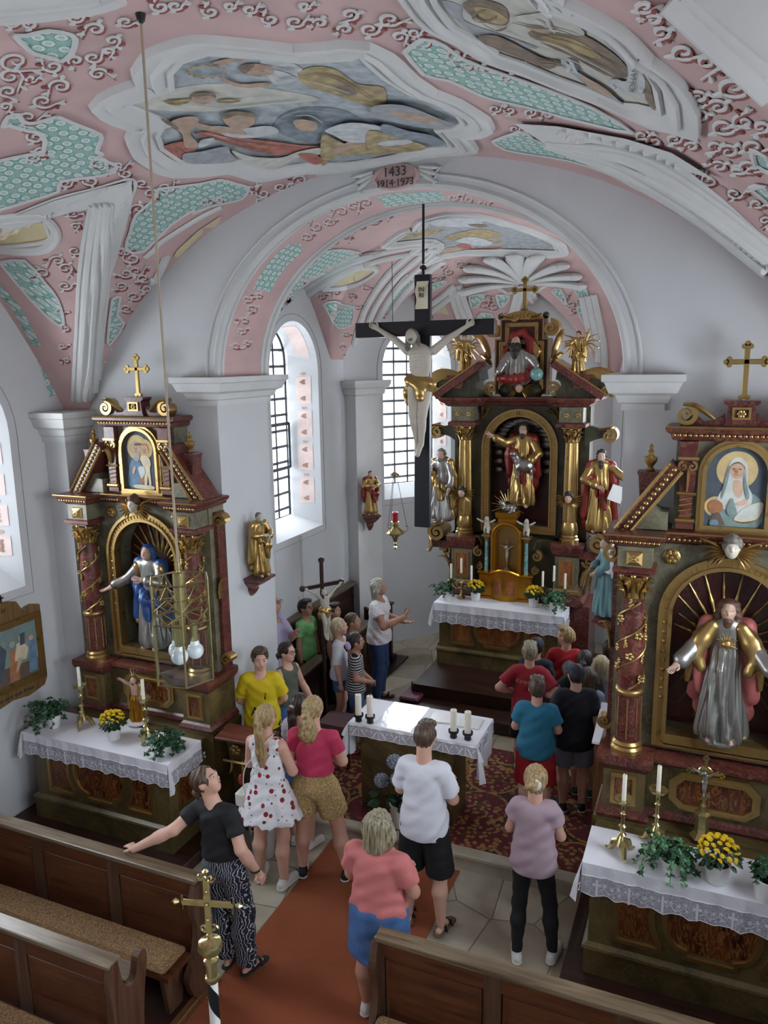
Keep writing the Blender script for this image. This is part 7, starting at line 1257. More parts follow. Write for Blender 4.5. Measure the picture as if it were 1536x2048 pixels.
def ivy(loc, r, h, n, sp, trail, lab, seed, mi=0, rz=0.):
    rnd = random.Random(seed); o = empty('potted_ivy', loc, rz, lab, 'potted plant', 'potted ivies on the altars'); pot(o, r, h); f = MB(); st = MB()
    for _ in range(n):
        a = rnd.uniform(0, 2*PI); tr = rnd.random() < .6; L = rnd.uniform(.5, 1.)*sp; c, s = math.cos(a), math.sin(a); ax_, ay_ = trail; c2, s2 = c+ax_*.8, s+ay_*.8; up = rnd.uniform(.2, .9)*sp
        pts = [Vector((c*r*.3, s*r*.3, h*.85)), Vector((c2*L*.4, s2*L*.4, h+up*.8)), Vector((c2*L*.8, s2*L*.8, h+up*(.5 if tr else .95))), Vector((c2*L*1.05, s2*L*1.05, max(.02 if abs(c2*L) < .3 and not tr else -.08, h+up*(-.35 if tr else .9))))]
        q = [Vector(v) for v in cr(pts, 3)]; st.tube(q, .0022, 4)
        for i in range(1, len(q)):
            for k in range(2): d = Vector((rnd.uniform(-1, 1), rnd.uniform(-1, 1), rnd.uniform(-.7, .25))); leafm(f, q[i]+Vector((rnd.uniform(-.015, .015), rnd.uniform(-.015, .015), rnd.uniform(-.01, .015))), d, (c*.6+rnd.uniform(-.3, .3), s*.6-.3, 1.), rnd.uniform(.028, .05), 1 if (mi and rnd.random() < .5) else 0)
    f.build('foliage', [M_IVY, M_IVYV], o, fix=False); st.build('stems', [M_IVY], o); return o
def mum(loc, r, h, R, lab, seed, nb=34, bs=.021):
    rnd = random.Random(seed); o = empty('potted_chrysanthemum', loc, 0, lab, 'potted plant', 'potted yellow chrysanthemums'); pot(o, r, h); f = MB()
    for _ in range(170): a, e = rnd.uniform(0, 2*PI), rnd.uniform(-.35, 1.); q = math.sqrt(max(0, 1-e*e)); p = Vector((R*q*math.cos(a), R*q*math.sin(a), h+R*.55+R*.75*e))*1.; leafm(f, p*rnd.uniform(.9, 1.0)+Vector((0, 0, .0)), (math.cos(a), math.sin(a), -.5), (math.cos(a)*.5, math.sin(a)*.5, 1), rnd.uniform(.03, .05), 0, OV)
    f.build('foliage', [M_LEAF], o, fix=False); b = MB()
    for rr, k, zz in ((1., 9, 0), (.75, 8, .25), (.45, 6, .45)):
        for j in range(k): a = 2*PI*j/k+zz; b.sph((bs*rr*.7*math.cos(a), bs*rr*.7*math.sin(a), bs*zz), bs*.36, 3, 0, sq=(1, 1, .7))
    b.sph((0, 0, bs*.5), bs*.35, 4); pb = None
    for i in range(nb):
        a = i*2.39996; e = 1-.95*(i+.5)/nb; q = math.sqrt(max(0, 1-e*e)); P = (R*1.03*q*math.cos(a)+rnd.uniform(-.008, .008), R*1.03*q*math.sin(a), h+R*.62+R*.8*e)
        if pb is None: ob = b.build('blossom', [M_YEL], o, P, smooth=True); pb = ob
        else: ob = pb.copy(); COL.objects.link(ob); ob.location = P
        ob.rotation_euler = (-q*math.sin(a)*.9, q*math.cos(a)*.9, rnd.uniform(0, 3)); s = rnd.uniform(.8, 1.25); ob.scale = (s, s, s)
    return o
ivy((-3.40, 5.30, 1.047), .07, .13, 26, .22, (-.0, -.6), 'trailing potted ivy at the left end of the left side altar', 1); ivy((-2.02, 5.33, 1.047), .06, .06, 26, .2, (0, -.3), 'bushy potted ivy at the right end of the left side altar', 2)
mum((-2.66, 5.32, 1.047), .075, .13, .105, 'yellow chrysanthemum in white pot on the left side altar', 3, 30); mum((2.71, 5.24, 1.047), .085, .14, .125, 'yellow chrysanthemum in white pot on the right side altar', 4, 40)
ivy((2.42, 5.22, 1.047), .075, .10, 34, .2, (-.25, -.35), 'variegated potted ivy beside the yellow flowers on the right side altar', 5, 1); ivy((3.02, 5.18, 1.047), .095, .15, 16, .16, (.4, .3), 'ivy in a large white pot at the right picture edge on the right side altar', 6)
ivy((-.70, 9.62, 1.388), .07, .13, 22, .18, (-.5, -.3), 'potted ivy at the left end of the high altar', 7); ivy((.74, 9.62, 1.388), .06, .13, 24, .19, (.3, -.5), 'potted ivy at the right end of the high altar', 8, 1)
mum((-.34, 9.74, 1.388), .07, .125, .10, 'yellow chrysanthemum left of the tabernacle', 9, 26, .022); mum((.45, 9.75, 1.388), .07, .125, .10, 'yellow chrysanthemum right of the tabernacle', 10, 26, .022)
hy = empty('potted_hydrangea', (-.05, 6.27, .183), 0, 'lilac hydrangea in a white pot in front of the free-standing altar', 'potted plant'); pot(hy, .12, .24); rnd = random.Random(5); f = MB()
for c in ((-.18, -.02, .42), (-.02, -.03, .62), (.05, -.05, .45), (.18, 0, .5)):
    for _ in range(9): a = rnd.uniform(0, 2*PI); leafm(f, Vector(c)+Vector((.05*math.cos(a), .05*math.sin(a), -.08-rnd.uniform(0, .12))), (math.cos(a), math.sin(a), -.25), (0, -.3, 1), rnd.uniform(.09, .13), 0, OV)
    f.tube([(0, 0, .2), (c[0]*.6, c[1], c[2]*.7), c], .005, 5)
f.build('foliage', [M_LEAF], hy, fix=False)
for c in ((-.19, -.03, .44), (-.06, -.02, .66), (-.0, -.08, .52), (.18, 0, .55)):
    b = MB()
    for k in range(60): e = 1-2*(k+.5)/60; a = k*2.4; q = math.sqrt(1-e*e); b.sph((.065*q*math.cos(a), .065*q*math.sin(a), .055*e), .016, 3, 0)
    b.build('flower_head', [M_LILAC], hy, c, smooth=True)
lp = empty('potted_lily', (-1.20, 5.60, .001), 0, 'large leafy plant in a white pot behind the girl in the rose-print dress', 'potted plant'); pot(lp, .13, .30); f = MB(); rnd = random.Random(9)
for _ in range(20): a = rnd.uniform(.5*PI, 1.75*PI); L = rnd.uniform(.15, .36); z = rnd.uniform(.25, .6); f.tube([(0, 0, .22), (L*.5*math.cos(a), L*.5*math.sin(a), z+.08), (L*math.cos(a), L*math.sin(a), z)], .004, 4); leafm(f, (L*math.cos(a), L*math.sin(a), z), (math.cos(a), math.sin(a), -.7), (math.cos(a)*.4, math.sin(a)*.4, 1), rnd.uniform(.12, .2), 0, OV)
f.build('foliage', [M_LEAF], lp, fix=False); f = MB(); f.tube([(0, 0, .3), (-.15, .0, .6), (-.2, -.02, .72)], .006, 5); f.sph((-.2, -.02, .74), .04, 6, 1, sq=(.7, .7, 1.4)); f.build('flower_stalk', [M_LEAF, plain('coral_flower', '#a8432c', .6)], lp)
# choir stalls on the left
cs = empty('choir_stall', (-2.2, 8.7, .172), 0, 'dark oak choir stall along the left chancel wall', 'choir stall'); CSO = (-2.2, 8.7, .172)
def CS(mb, nm, mt, sm=False): mb.v = [(a-CSO[0], b-CSO[1], c-CSO[2]) for a, b, c in mb.v]; return mb.build(nm, [mt], cs, smooth=sm)
m = MB(); m.b2(-2.47, -2.42, 7.15, 10.36, .18, 1.26); CS(m, 'high_back', M_STALL); m = MB(); m.b2(-2.49, -2.36, 7.15, 10.4, 1.26, 1.31, bev=.01); CS(m, 'back_rail', M_STALLT)
for i in range(4): a = 7.25+i*.79; m = MB(); q = [(a, .72), (a+.66, .72), (a+.66, 1.05), (a+.55, 1.12), (a+.11, 1.12), (a, 1.05)]; band(q, offs(q, -.03), -2.43, -2.405, m); m.v = [(y, x, z) for x, y, z in m.v]; CS(m, 'back_panel_moulding', M_STALL)
m = MB(); m.b2(-2.45, -2.27, 7.15, 10.3, .56, .60); CS(m, 'bench_seat', M_STALL); m = MB(); m.b2(-2.46, -1.55, 7.15, 10.3, .174, .20); CS(m, 'footboard', M_DKWOOD)
m = MB(); m.prism([(y, z) for y, z in cr([(-2.46, .18), (-2.46, 1.27), (-2.38, 1.27), (-2.36, 1.1), (-2.28, .92), (-2.12, .82), (-1.98, .80), (-1.96, .74), (-2.02, .6), (-2.0, .18)], 4)], 10.28, 10.34); CS(m, 'stall_cheek', M_STALL)
for y0, y1 in ((7.15, 8.12), (8.85, 9.55)):
    m = MB(); m.b2(-1.88, -1.83, y0, y1, .2, .93); m.b2(-1.90, -1.84, y0, y0+.06, .2, .93); m.b2(-1.90, -1.82, y1-.06, y1, .2, .93); CS(m, 'front_desk', M_STALL); m = MB(); m.b2(-1.95, -1.79, y0-.02, y1+.03, .93, .965, bev=.006); CS(m, 'desk_top', M_STALLT)
    n = 2; w = (y1-y0-.1)/n
    for i in range(n): q = [(y0+.05+i*w+.04, .32), (y0+.05+(i+1)*w-.04, .32), (y0+.05+(i+1)*w-.04, .84), (y0+.05+i*w+.04, .84)]; m = MB(); band(q, offs(q, -.03), -1.83, -1.815, m); m.v = [(y, x, z) for x, y, z in m.v]; CS(m, 'desk_panel_moulding', M_STALL)
m = MB(); m.b2(-1.98, -1.70, 10.0, 10.06, .18, 1.08); m.b2(-2.0, -1.68, 9.98, 10.08, 1.08, 1.11); m.b2(-2.0, -1.66, 9.95, 10.1, .18, .3); CS(m, 'end_screen', M_STALL)
# velvet seat, cushion, lectern, credence
vs = empty('velvet_stool', (-1.17, 7.2, .183), 0, 'dark red velvet stool with wooden legs behind the girls', 'stool'); m = MB(); m.box((0, 0, .42), (.46, .42, .11), 0, None, .04); m.build('seat_pad', [M_VELV], vs); m = MB(); m.b2(-.21, .21, -.19, .19, .30, .36); m.build('seat_frame', [M_LWOOD], vs)
for a in (-1, 1):
    for b in (-1, 1): m = MB(); m.tube([(a*.19, b*.17, .32), (a*.2, b*.18, .15), (a*.19, b*.17, 0)], [.03, .022, .025], 8); m.build('leg', [M_LWOOD], vs)
m = MB(); m.box((0, 0, .03), (.26, .95, .06), 0, None, .02); tag(m.build('kneeling_cushion', [M_PURP], None, (-.84, 8.98, .342), -.03), 'flat wine coloured kneeling cushion on the left of the altar steps', 'cushion')
le = empty('lectern', (-1.48, 5.93, .001), .05, 'low wooden lectern with gilt carving in front of the boy in yellow', 'lectern'); m = MB(); m.box((0, 0, 1.08), (.54, .26, .035), 0, Matrix.Rotation(.12, 4, 'X'), .008); m.build('desk_top', [wood('reddish_wood', '#5d2e24', '#7d4a3c', 'X', .4)], le); m = MB(); m.loft([[(-.15, -.06, .2), (.15, -.06, .2), (.15, .08, .2), (-.15, .08, .2)], [(-.24, -.10, .98), (.24, -.10, .98), (.24, .10, 1.04), (-.24, .10, 1.04)]]); m.b2(-.15, .15, -.07, .08, 0, .2); m.build('body', [M_OLV], le); m = MB(); rosette(m, -.12, -.135, .9, .06); leaf(m, (-.05, -.14, .8), (.3, 0, -.8), (0, -1, 0), .16, .03); leaf(m, (-.16, -.14, .8), (.1, 0, -.9), (0, -1, 0), .14, .03); m.tube([(-.25, -.15, .78), (.25, -.15, .78)], .016, 6); m.build('gilt_carving', [M_GOLD], le)
cr_ = empty('credence_lectern', (1.72, 6.95, .174), 0, 'narrow wooden stand with a white cloth beside the right pier', 'stand'); m = MB(); m.b2(-.04, .10, -.28, .28, 0, 1.0); m.build('body', [M_LWOOD], cr_); m = MB(); m.loft([[(-.06, -.30, 1.0), (.12, -.30, 1.0), (.12, .30, 1.12), (-.06, .30, 1.12)], [(-.06, -.30, 1.02), (.12, -.30, 1.02), (.12, .30, 1.14), (-.06, .30, 1.14)]]); m.build('white_cloth', [M_CLOTH], cr_)
# statues on brackets
def bracket(loc, rz, w, h, lab):
    o = empty('wall_bracket', loc, rz, lab, 'bracket', 'carved statue brackets'); m = MB(); m.loft([[(-a*w, -b*w, z*h), (a*w, -b*w, z*h), (a*w, .0, z*h), (-a*w, .0, z*h)] for z, a, b in ((-1.3, .1, .1), (-1.15, .18, .2), (-.9, .3, .3), (-.75, .3, .28), (-.6, .42, .55), (-.35, .6, .85), (-.2, .62, .9))]); m.build('console', [M_FLAMEL if w > .2 else M_RED], o); m = MB(); m.b2(-.72*w, .72*w, -1.1*w, 0, -.2*h, 0, bev=.01); m.build('shelf', [M_RED], o); return o
bracket((-1.868, 6.62, 2.42), PI/2, .2, .17, 'red marbled bracket under the gilded statue on the left pier'); statue('pier_statue', (-1.74, 6.62, 2.425), PI/2-.25, .68, 'gilded bearded statue on the left pier of the chancel arch', 'statue', [M_PALE, M_HAIRG, M_GOLD, M_GOLD], [((-.19, -.06, .66), (-.04, -.16, .66), (.8, .3, 0), .4), ((.18, -.06, .66), (.05, -.17, .62), (-.8, .3, 0), .4)], 'short', 2, cloak=dict(z=.15, w=.07), vox=.008, seed=3)
bracket((-2.17, 10.33, 2.36), .9, .16, .2, 'red bracket under the red robed statue beside the apse window'); statue('red_robed_statue', (-2.10, 10.24, 2.365), .75, .66, 'small carved statue in red cloak and gold robe beside the apse window', 'statue', [M_SKIN0, M_HAIRD, M_GOLD, M_ROBR], [((-.19, -.06, .66), (-.02, -.16, .68), (.8, .3, 0), .4), ((.18, -.06, .66), (.06, -.17, .64), (-.8, .3, 0), .4)], 'short', 1, cloak=dict(z=.35, w=.085), vox=.008, seed=7)
bracket((1.868, 6.70, 2.38), -PI/2, .22, .16, 'flamed bracket under the peasant girl statue on the right pier'); gs = statue('peasant_girl_statue', (1.72, 6.70, 2.385), -PI/2+.35, .70, 'carved girl in white blouse and teal skirt holding a sheaf on the right pier', 'statue', [M_SKIN0, M_HAIRB, M_ROBT, M_CLOTH], [((-.17, -.05, .66), (-.06, -.16, .60), (.8, .2, 0), .4), ((.17, -.05, .66), (.07, -.16, .56), (-.8, .2, 0), .4)], 'short', 0, cloak=dict(z=.58, w=.06, drape=0), vox=.0075, seed=1, skirt_r=.18)
m = MB(); rnd = random.Random(2)
for _ in range(26): a, b = rnd.uniform(-.05, .05), rnd.uniform(-.03, .03); m.tube([(a*.4+.0, -.13+b*.4, .42), (a*.5-.03, -.15+b, .36), (a*1.4-.06, -.17+b, .24+rnd.uniform(-.03, .03))], .006, 4)
m.build('sheaf', [plain('straw', '#7d6238', .8)], gs)
rs = statue('risen_christ_statue', (-2.66, 5.66, 1.064), .1, .50, 'small carved risen Christ statue between flowers and right candlestick on the left altar', 'statue', [M_SKIN0, M_HAIRB, M_GWOOD, M_GOLDP], [((-.17, -.06, .85), (-.22, -.12, .93), (0, -1, .2), .3), ((.17, -.03, .66), (.2, -.10, .55), (-1, 0, 0), .5)], 'long', 1, cloak=dict(z=.2, w=.075, drape=0), vox=.0065, bare=True, seed=2, skirt_r=.12)
m = MB(); m.lathe([(.11, -.0), (.11, .015), (.09, .02), (0, .02)], 20); m.build('round_base', [M_WHITE], rs); m = MB(); 
for a in (-.5, 0, .5): m.tube([(.03*math.sin(a), -.01, .5), (.09*math.sin(a), .0, .5+.08*math.cos(a))], [.006, .002], 4)
m.build('ray_halo', [M_GOLD], rs)
# processional crucifix in the stall
pc = empty('processional_crucifix', (-1.54, 7.6, .204), math.radians(55), 'dark wooden processional crucifix on a pole standing by the choir stall', 'crucifix'); m = MB(); m.tube([(0, .02, 0), (0, .02, 2.16)], .024, 8); m.box((0, .02, 1.86), (.5, .03, .045)); 
for (x, z) in ((-.25, 1.86), (.25, 1.86), (0, 2.16)): m.lathe([(0, -.02), (.035, -.015), (.04, 0), (.035, .015), (0, .02)], 8, 0, Matrix.Translation((x, .02, z)) @ Matrix.Rotation(PI/2, 4, 'X'))
m.build('pole_and_cross', [M_STALL], pc); crucifix_figure(pc, .62, .22, .007, (0, -.02, 1.24), [M_PALE, M_HAIRD, M_GOLD])
# brass cross on the black and white guild pole
gp = empty('guild_pole', (.70, 2.29, .055), 0, 'brass cross on a black and white spiral pole beside the aisle', 'pole'); GPX = np.array((.70, 2.29, .055))
p = lambda px, py: at_y(px, py, 2.30)
def spiralpole():
    t = NT('black_white_spiral'); tc = t.n('ShaderNodeTexCoord'); s = t.n('ShaderNodeSeparateXYZ'); t.l(tc.outputs['Object'], s.inputs[0]); a = t.math('ARCTAN2', s.outputs['Y'], s.outputs['X']); v = t.math('SINE', t.math('ADD', a, t.math('MULTIPLY', s.outputs['Z'], 26.))); return t.out(t.ramp(t.math('ADD', t.math('MULTIPLY', v, .5), .5), [(.48, '#101114'), (.52, '#c9c9c6')]), .35)
m = MB(); m.lathe([(.022, 0), (.022, 2.02)], 20); m.build('painted_pole', [spiralpole()], gp, smooth=True)
m = MB(); m.lathe([(.024, 1.99), (.03, 2.0), (.03, 2.015), (.023, 2.02), (.023, 2.08), (.031, 2.085), (.031, 2.10), (.02, 2.11), (.04, 2.13), (.052, 2.155), (.048, 2.18), (.02, 2.19), (.01, 2.2), (.012, 2.215), (.006, 2.22)], 20); m.build('brass_knob', [M_BRASS], gp, smooth=True)
m = MB(); Mx = Matrix.Rotation(.28, 4, 'Z'); zc = 2.36
for a, b in (((0, 0, 2.345), (.026, .014, .25)), ((0, 0, zc), (.22, .014, .026))): m.box(a, b, 0, Mx, .003)
for (x, z, dx, dz) in ((0, 2.49, 0, 1), (-.12, zc, -1, 0), (.12, zc, 1, 0), (0, 2.235, 0, -1)):
    for sg in (-1, 1): sp = spiral(0, 0, .02, 1.1, 0, sg, 14, .25); m.tube([tuple(Mx @ Vector((x-dx*.012+(-dz*sg*.02)+u*abs(dz)+v*dx*.0, -.002, z-dz*.012+(dx*sg*.02)+v))) for u, v in sp], .005, 5)
    if dz >= 0: m.tube([tuple(Mx @ Vector((x, 0, z))), tuple(Mx @ Vector((x+dx*.018, 0, z+dz*.018))), tuple(Mx @ Vector((x+dx*.03, 0, z+dz*.03)))], [.006, .014, .003], 6)
for z in (2.42, zc, 2.29): m.sph(tuple(Mx @ Vector((0, -.01, z))), .006, 6)
m.build('brass_cross', [M_BRASS], gp, smooth=True)
# hanging glass lantern
hl = empty('hanging_lantern', (-.075, 3.22, 2.92), 0, 'hexagonal glass and brass lantern hanging from the nave vault', 'lantern'); hp = [(.165*math.cos(PI/3*k+.15), .165*math.sin(PI/3*k+.15)) for k in range(6)]; m = MB()
for z in (0, .335, .475, .555):
    for k in range(6): a, b = hp[k], hp[(k+1) % 6]; m.tube([(*a, z), (*b, z)], .0055, 5) if z != .475 else m.tube([(*a, z), (*b, z)], .004, 5)
for k in range(6):
    a, b = Vector(hp[k]), Vector(hp[(k+1) % 6]); m.tube([(*a, 0), (*a, .555)], .006, 5); P = lambda t, z: (*(a+(b-a)*t), z)
    m.tube([P(0, .405), P(.5, .475), P(1, .405), P(.5, .34), P(0, .405)], .005, 5); m.tube([P(.3, .475), P(.55, .555), P(.85, .475)], .004, 5); m.tube([P(.25, .41), P(.75, .42), P(.7, .37), P(.25, .41)], .004, 5)
m.build('brass_cage', [gold('aged_brass', '#8d8058', .35, '#5c5234')], hl)
def clearglass():
    t = NT('lantern_glass'); tr = t.n('ShaderNodeBsdfTransparent'); tr.inputs[0].default_value = (.86, .92, .92, 1); gl = t.n('ShaderNodeBsdfGlossy'); gl.inputs['Roughness'].default_value = .04; mx = t.n('ShaderNodeMixShader'); lw = t.n('ShaderNodeLayerWeight'); lw.inputs[0].default_value = .25; t.l(lw.outputs['Fresnel'], mx.inputs[0]); t.l(tr.outputs[0], mx.inputs[1]); t.l(gl.outputs[0], mx.inputs[2]); t.l(mx.outputs[0], t.t.nodes['Material Output'].inputs['Surface']); return t.m
m = MB()
for k in range(6): a, b = hp[k], hp[(k+1) % 6]; m.add([(*a, .004), (*b, .004), (*b, .335), (*a, .335)], [(0, 1, 2, 3)])
m.add([(*q, .004) for q in hp], [tuple(range(6))]); m.build('glass', [clearglass()], hl, fix=False)
m = MB(); m.lathe([(.034, .34), (.034, .59), (.0, .595)], 20); m.lathe([(.012, .59), (.012, .645)], 10); m.lathe([(.012, .2), (.012, .34)], 10); m.build('brass_tube', [M_BRASS], hl, smooth=True)
for k in range(3): a = 2*PI*k/3-1.3; c = (.06*math.cos(a), .06*math.sin(a)); m = MB(); m.tube([(*c, .19), (*c, .31)], .022, 12); m.build('lamp_socket', [M_BRASS], hl); m = MB(); m.sph((*c, .14), .046, 12); m.lathe([(.03, .165), (.022, .2)], 12, 0, None, (*c, 0)); m.build('opal_bulb', [plain('opal_glass', '#e9e8ea', .15, var=.02)], hl, smooth=True)
m = MB(); m.tube([(0, 0, .645), (0, 0, 3.28)], .0065, 6); m.build('cord', [plain('beige_cord', '#9d8f7c', .7)], hl); m = MB(); m.lathe([(0, 3.23), (.018, 3.25), (.025, 3.28)], 8); m.build('ceiling_hook', [M_IRON], hl)
# sanctuary lamp
sl = empty('sanctuary_lamp', (-1.08, 8.7, 2.28), 0, 'brass sanctuary lamp with red glass hanging by chains before the apse window', 'lamp'); m = MB(); m.lathe([(0, .04), (.012, .05), (.02, .07), (.012, .09), (.03, .11), (.035, .14), (.05, .17), (.11, .2), (.125, .215), (.11, .23), (.06, .27), (.035, .29), (.045, .31), (.03, .32), (.05, .335), (.05, .35), (.0, .35)], 24); m.lathe([(.022, -.0), (.028, .012), (.022, .03), (.016, .03), (.02, .012), (.016, 0)], 12); m.build('brass_bowl', [M_BRASS], sl, smooth=True)
m = MB(); m.lathe([(.036, .35), (.036, .47), (.032, .47), (.032, .36)], 20); rg = NT('red_glass'); m.build('red_glass', [rg.out('#c01823', .15, Transmission_Weight=.35)], sl, smooth=True)
for k in range(3): a = 2*PI*k/3+.5; c, s = math.cos(a), math.sin(a); m = MB(); m.tube(cr([(.10*c, .10*s, .21), (.15*c, .15*s, .24), (.155*c, .155*s, .29), (.13*c, .13*s, .28)], 4), .006, 5); m.build('chain_arm', [M_BRASS], sl); m = MB(); m.tube([(.145*c, .145*s, .29), (.02*c, .02*s, .96)], .0035, 4); m.build('chain', [M_IRON], sl)
m = MB(); m.lathe([(.06, .93), (.055, .945), (.02, .97), (.0, .985)], 14); m.build('smoke_cap', [M_BRASS], sl); m = MB(); m.tube([(0, 0, .97), (0, 0, 3.45)], .004, 4); m.build('wire', [M_IRON], sl)
# station of the cross on the left wall
st = empty('station_picture', (-3.785, 5.15, 1.36), -PI/2, 'carved and gilt framed station picture on the left nave wall', 'picture'); st.rotation_euler = (0, 0, PI/2)
q = [(-.42, .08), (.42, .08), (.42, .78), (-.42, .78)]; m = MB(); m.prism([(x, z) for x, z in [(-.44, .05), (-.40, -.02), (-.2, -.06), (0, -.03), (.2, -.06), (.40, -.02), (.44, .05), (.44, .84), (.34, .87), (.22, .85), (.16, .95), (.06, .98), (-.06, .98), (-.16, .95), (-.22, .85), (-.34, .87), (-.44, .84)]], -.03, .0); m.build('carved_board', [wood('ochre_wood', '#5f4526', '#80633a', 'Z', .5)], st); m = MB(); band(q, offs(q, -.05), -.055, -.02, m); band(offs(q, -.05), offs(q, -.07), -.045, -.02, m); m.build('gilt_frame', [M_GOLD], st)
m = MB(); m.b2(-.36, .36, -.036, -.03, .14, .72); sh = [(7, [(-.36, .14), (.36, .14), (.36, .3), (-.36, .34)]), (9, [(-.36, .45), (.36, .5), (.36, .72), (-.36, .72)]), (4, [(-.02, .16), (.10, .16), (.12, .42), (.02, .5)]), (3, [(.22, .18), (.33, .18), (.33, .5), (.26, .52)]), (8, [(.06, .36), (.20, .34), (.24, .44), (.18, .54), (.10, .53)]), (1, [(.06, .24), (.10, .26), (.16, .37), (.10, .38)]), (0, [(-.3, .2), (-.1, .2), (-.02, .5), (-.1, .6), (-.28, .55)]), (1, arc(.16, .57, .035, 0, 2*PI, 8)[:-1]), (6, arc(.05, .54, .035, 0, 2*PI, 8)[:-1]), (1, arc(.28, .54, .03, 0, 2*PI, 8)[:-1]), (0, [(.14, .5), (.2, .5), (.21, .62), (.15, .62)])]
for i, (mi, pl) in enumerate(sh): pts, tr = tess(pl); m.add([(x, -.037-.0004*i, z) for x, z in pts], tr, mi+1)
m.build('canvas', [PM[9]]+PM, st); m = MB(); m.b2(-.006, .006, -.02, -.01, .97, 1.06); m.b2(-.03, .03, -.02, -.01, 1.02, 1.035); m.build('small_cross', [M_STALL], st); text('IV', .06, (.0, -.033, .90), M_INK, st); text('Jesus wird vom Kreuz', .055, (0.02, -.033, .015), M_INK, st)
# little things on the chancel wall
for i, (px, py) in enumerate(((605, 1166), (600, 1196))): c = at_x(px, py, -2.49); m = MB(); m.box((0, 0, 0), (.02, .045, .05), 0, None, .005); tag(m.build('light_switch', [M_WHITE], None, tuple(c)), ('upper' if i == 0 else 'lower')+' of two small white switches on the wall above the choir stall', 'switch')
c = at_x(602, 1085, -2.47); m = MB(); m.tube([(0, -.015, .0), (0, -.015, -.62)], .003, 4); m.tube([(0, .02, 0), (0, .02, -.80)], .003, 4); m.tube(cr([(0, -.01, 0), (0, -.03, .05), (0, 0, .09), (0, .03, .05), (0, .01, 0)], 4), .004, 4); tag(m.build('window_cord', [plain('cord_beige', '#8f8479', .7)], None, tuple(c)), 'thin looped pull cord hanging below the chancel window', 'cord')
# ================================================================ VISITORS
from mathutils.bvhtree import BVHTree
SK = [plain('fair_skin', '#c89c89', .5, var=.06, Subsurface_Weight=.06), plain('tanned_skin', '#a97d67', .5, var=.06, Subsurface_Weight=.06)]; M_LIP = plain('lips', '#9a5a52', .45); M_EYE = plain('eye_white', '#d8d6d0', .2); M_IRIS = plain('iris', '#2b2722', .2)
def hairm(name, a, b):
    if name in MATS: return MATS[name]
    t = NT(name); v = t.coord(scale=(26, 26, 3.2)); n = t.n('ShaderNodeTexNoise'); n.inputs['Scale'].default_value = 3; n.inputs['Detail'].default_value = 4; n.inputs['Distortion'].default_value = .4; t.l(v, n.inputs['Vector']); t.bump(n.outputs['Fac'], .6, .01); MATS[name] = t.out(t.ramp(n.outputs['Fac'], [(.32, a), (.66, b)]), .45); return MATS[name]
HB = hairm('blonde_hair', '#6b5434', '#b39a6c'); HL = hairm('light_blonde_hair', '#8f8262', '#cbbf9e'); HG = hairm('ash_blonde_hair', '#4d4637', '#a59a7c'); HD = hairm('dark_brown_hair', '#120d0b', '#332620'); HM = hairm('mid_brown_hair', '#2b1e15', '#5b4432'); HY = hairm('silver_blonde_hair', '#6f6b62', '#b5b0a2')
C_ = lambda n, c, v=.06, **k: plain(n, c, .8, var=v, scale=5, bump=.6, bscale=9, **k)
def patt(name, base, stops, scale, kind='vor', stretch=(1, 1, 1)):
    t = NT(name); v = t.coord(scale=stretch)
    if kind == 'vor': n = t.n('ShaderNodeTexVoronoi'); n.inputs['Scale'].default_value = scale; f = n.outputs['Distance']; 
    elif kind == 'edge': n = t.n('ShaderNodeTexVoronoi', feature='DISTANCE_TO_EDGE'); n.inputs['Scale'].default_value = scale; f = n.outputs['Distance']
    else: n = t.n('ShaderNodeTexWave', wave_type='BANDS', bands_direction=kind); n.inputs['Scale'].default_value = scale; n.inputs['Distortion'].default_value = 6 if kind == 'X' else 0; n.inputs['Detail Scale'].default_value = 1.5; f = n.outputs['Fac']
    t.l(v, n.inputs['Vector']); return t.out(t.ramp(f, stops), .8)
def roses():
    t = NT('rose_print'); v = t.coord(); c = '#d9d8dc'
    for sc, stops, seed in ((13, [(.0, '#7d1220'), (.22, '#b3202c'), (.27, '#5c0f18'), (.29, '#ffffff')], 0), (19, [(.0, '#4e5a3a'), (.13, '#6d7a55'), (.15, '#ffffff')], 3)):
        mp = t.n('ShaderNodeMapping'); mp.inputs['Location'].default_value = (seed, seed, 0); t.l(v, mp.inputs[0]); n = t.n('ShaderNodeTexVoronoi'); n.inputs['Scale'].default_value = sc; n.inputs['Randomness'].default_value = .9; t.l(mp.outputs[0], n.inputs['Vector']); c = t.mix(1., t.ramp(n.outputs['Distance'], stops), c, 'MULTIPLY')
    return t.out(c, .8)
DEN = plain('denim', '#3f5f8e', .85, var=.22, scale=10, bump=.1, bscale=120); DEND = plain('dark_denim', '#1f3357', .85, var=.25, scale=8, bump=.1, bscale=120); BLK = C_('black_cloth', '#0c0d12'); NAVY = C_('navy_cloth', '#10131f'); SOLE = plain('white_sole', '#c9c7c2', .6)
ARM = {'down': ((.122, 0, .63), (.135, -.03, .49), (-1, 0, 0)), 'cross': ((.128, -.03, .645), (-.03, -.125, .665), (0, .4, -1)), 'clasp': ((.122, 0, .64), (.025, -.125, .57), (-.6, .6, 0)), 'back': ((.132, .04, .64), (.03, .115, .55), (0, 1, 0)), 'hip': ((.195, .06, .665), (.10, -.035, .605), (-1, 0, -.3))}
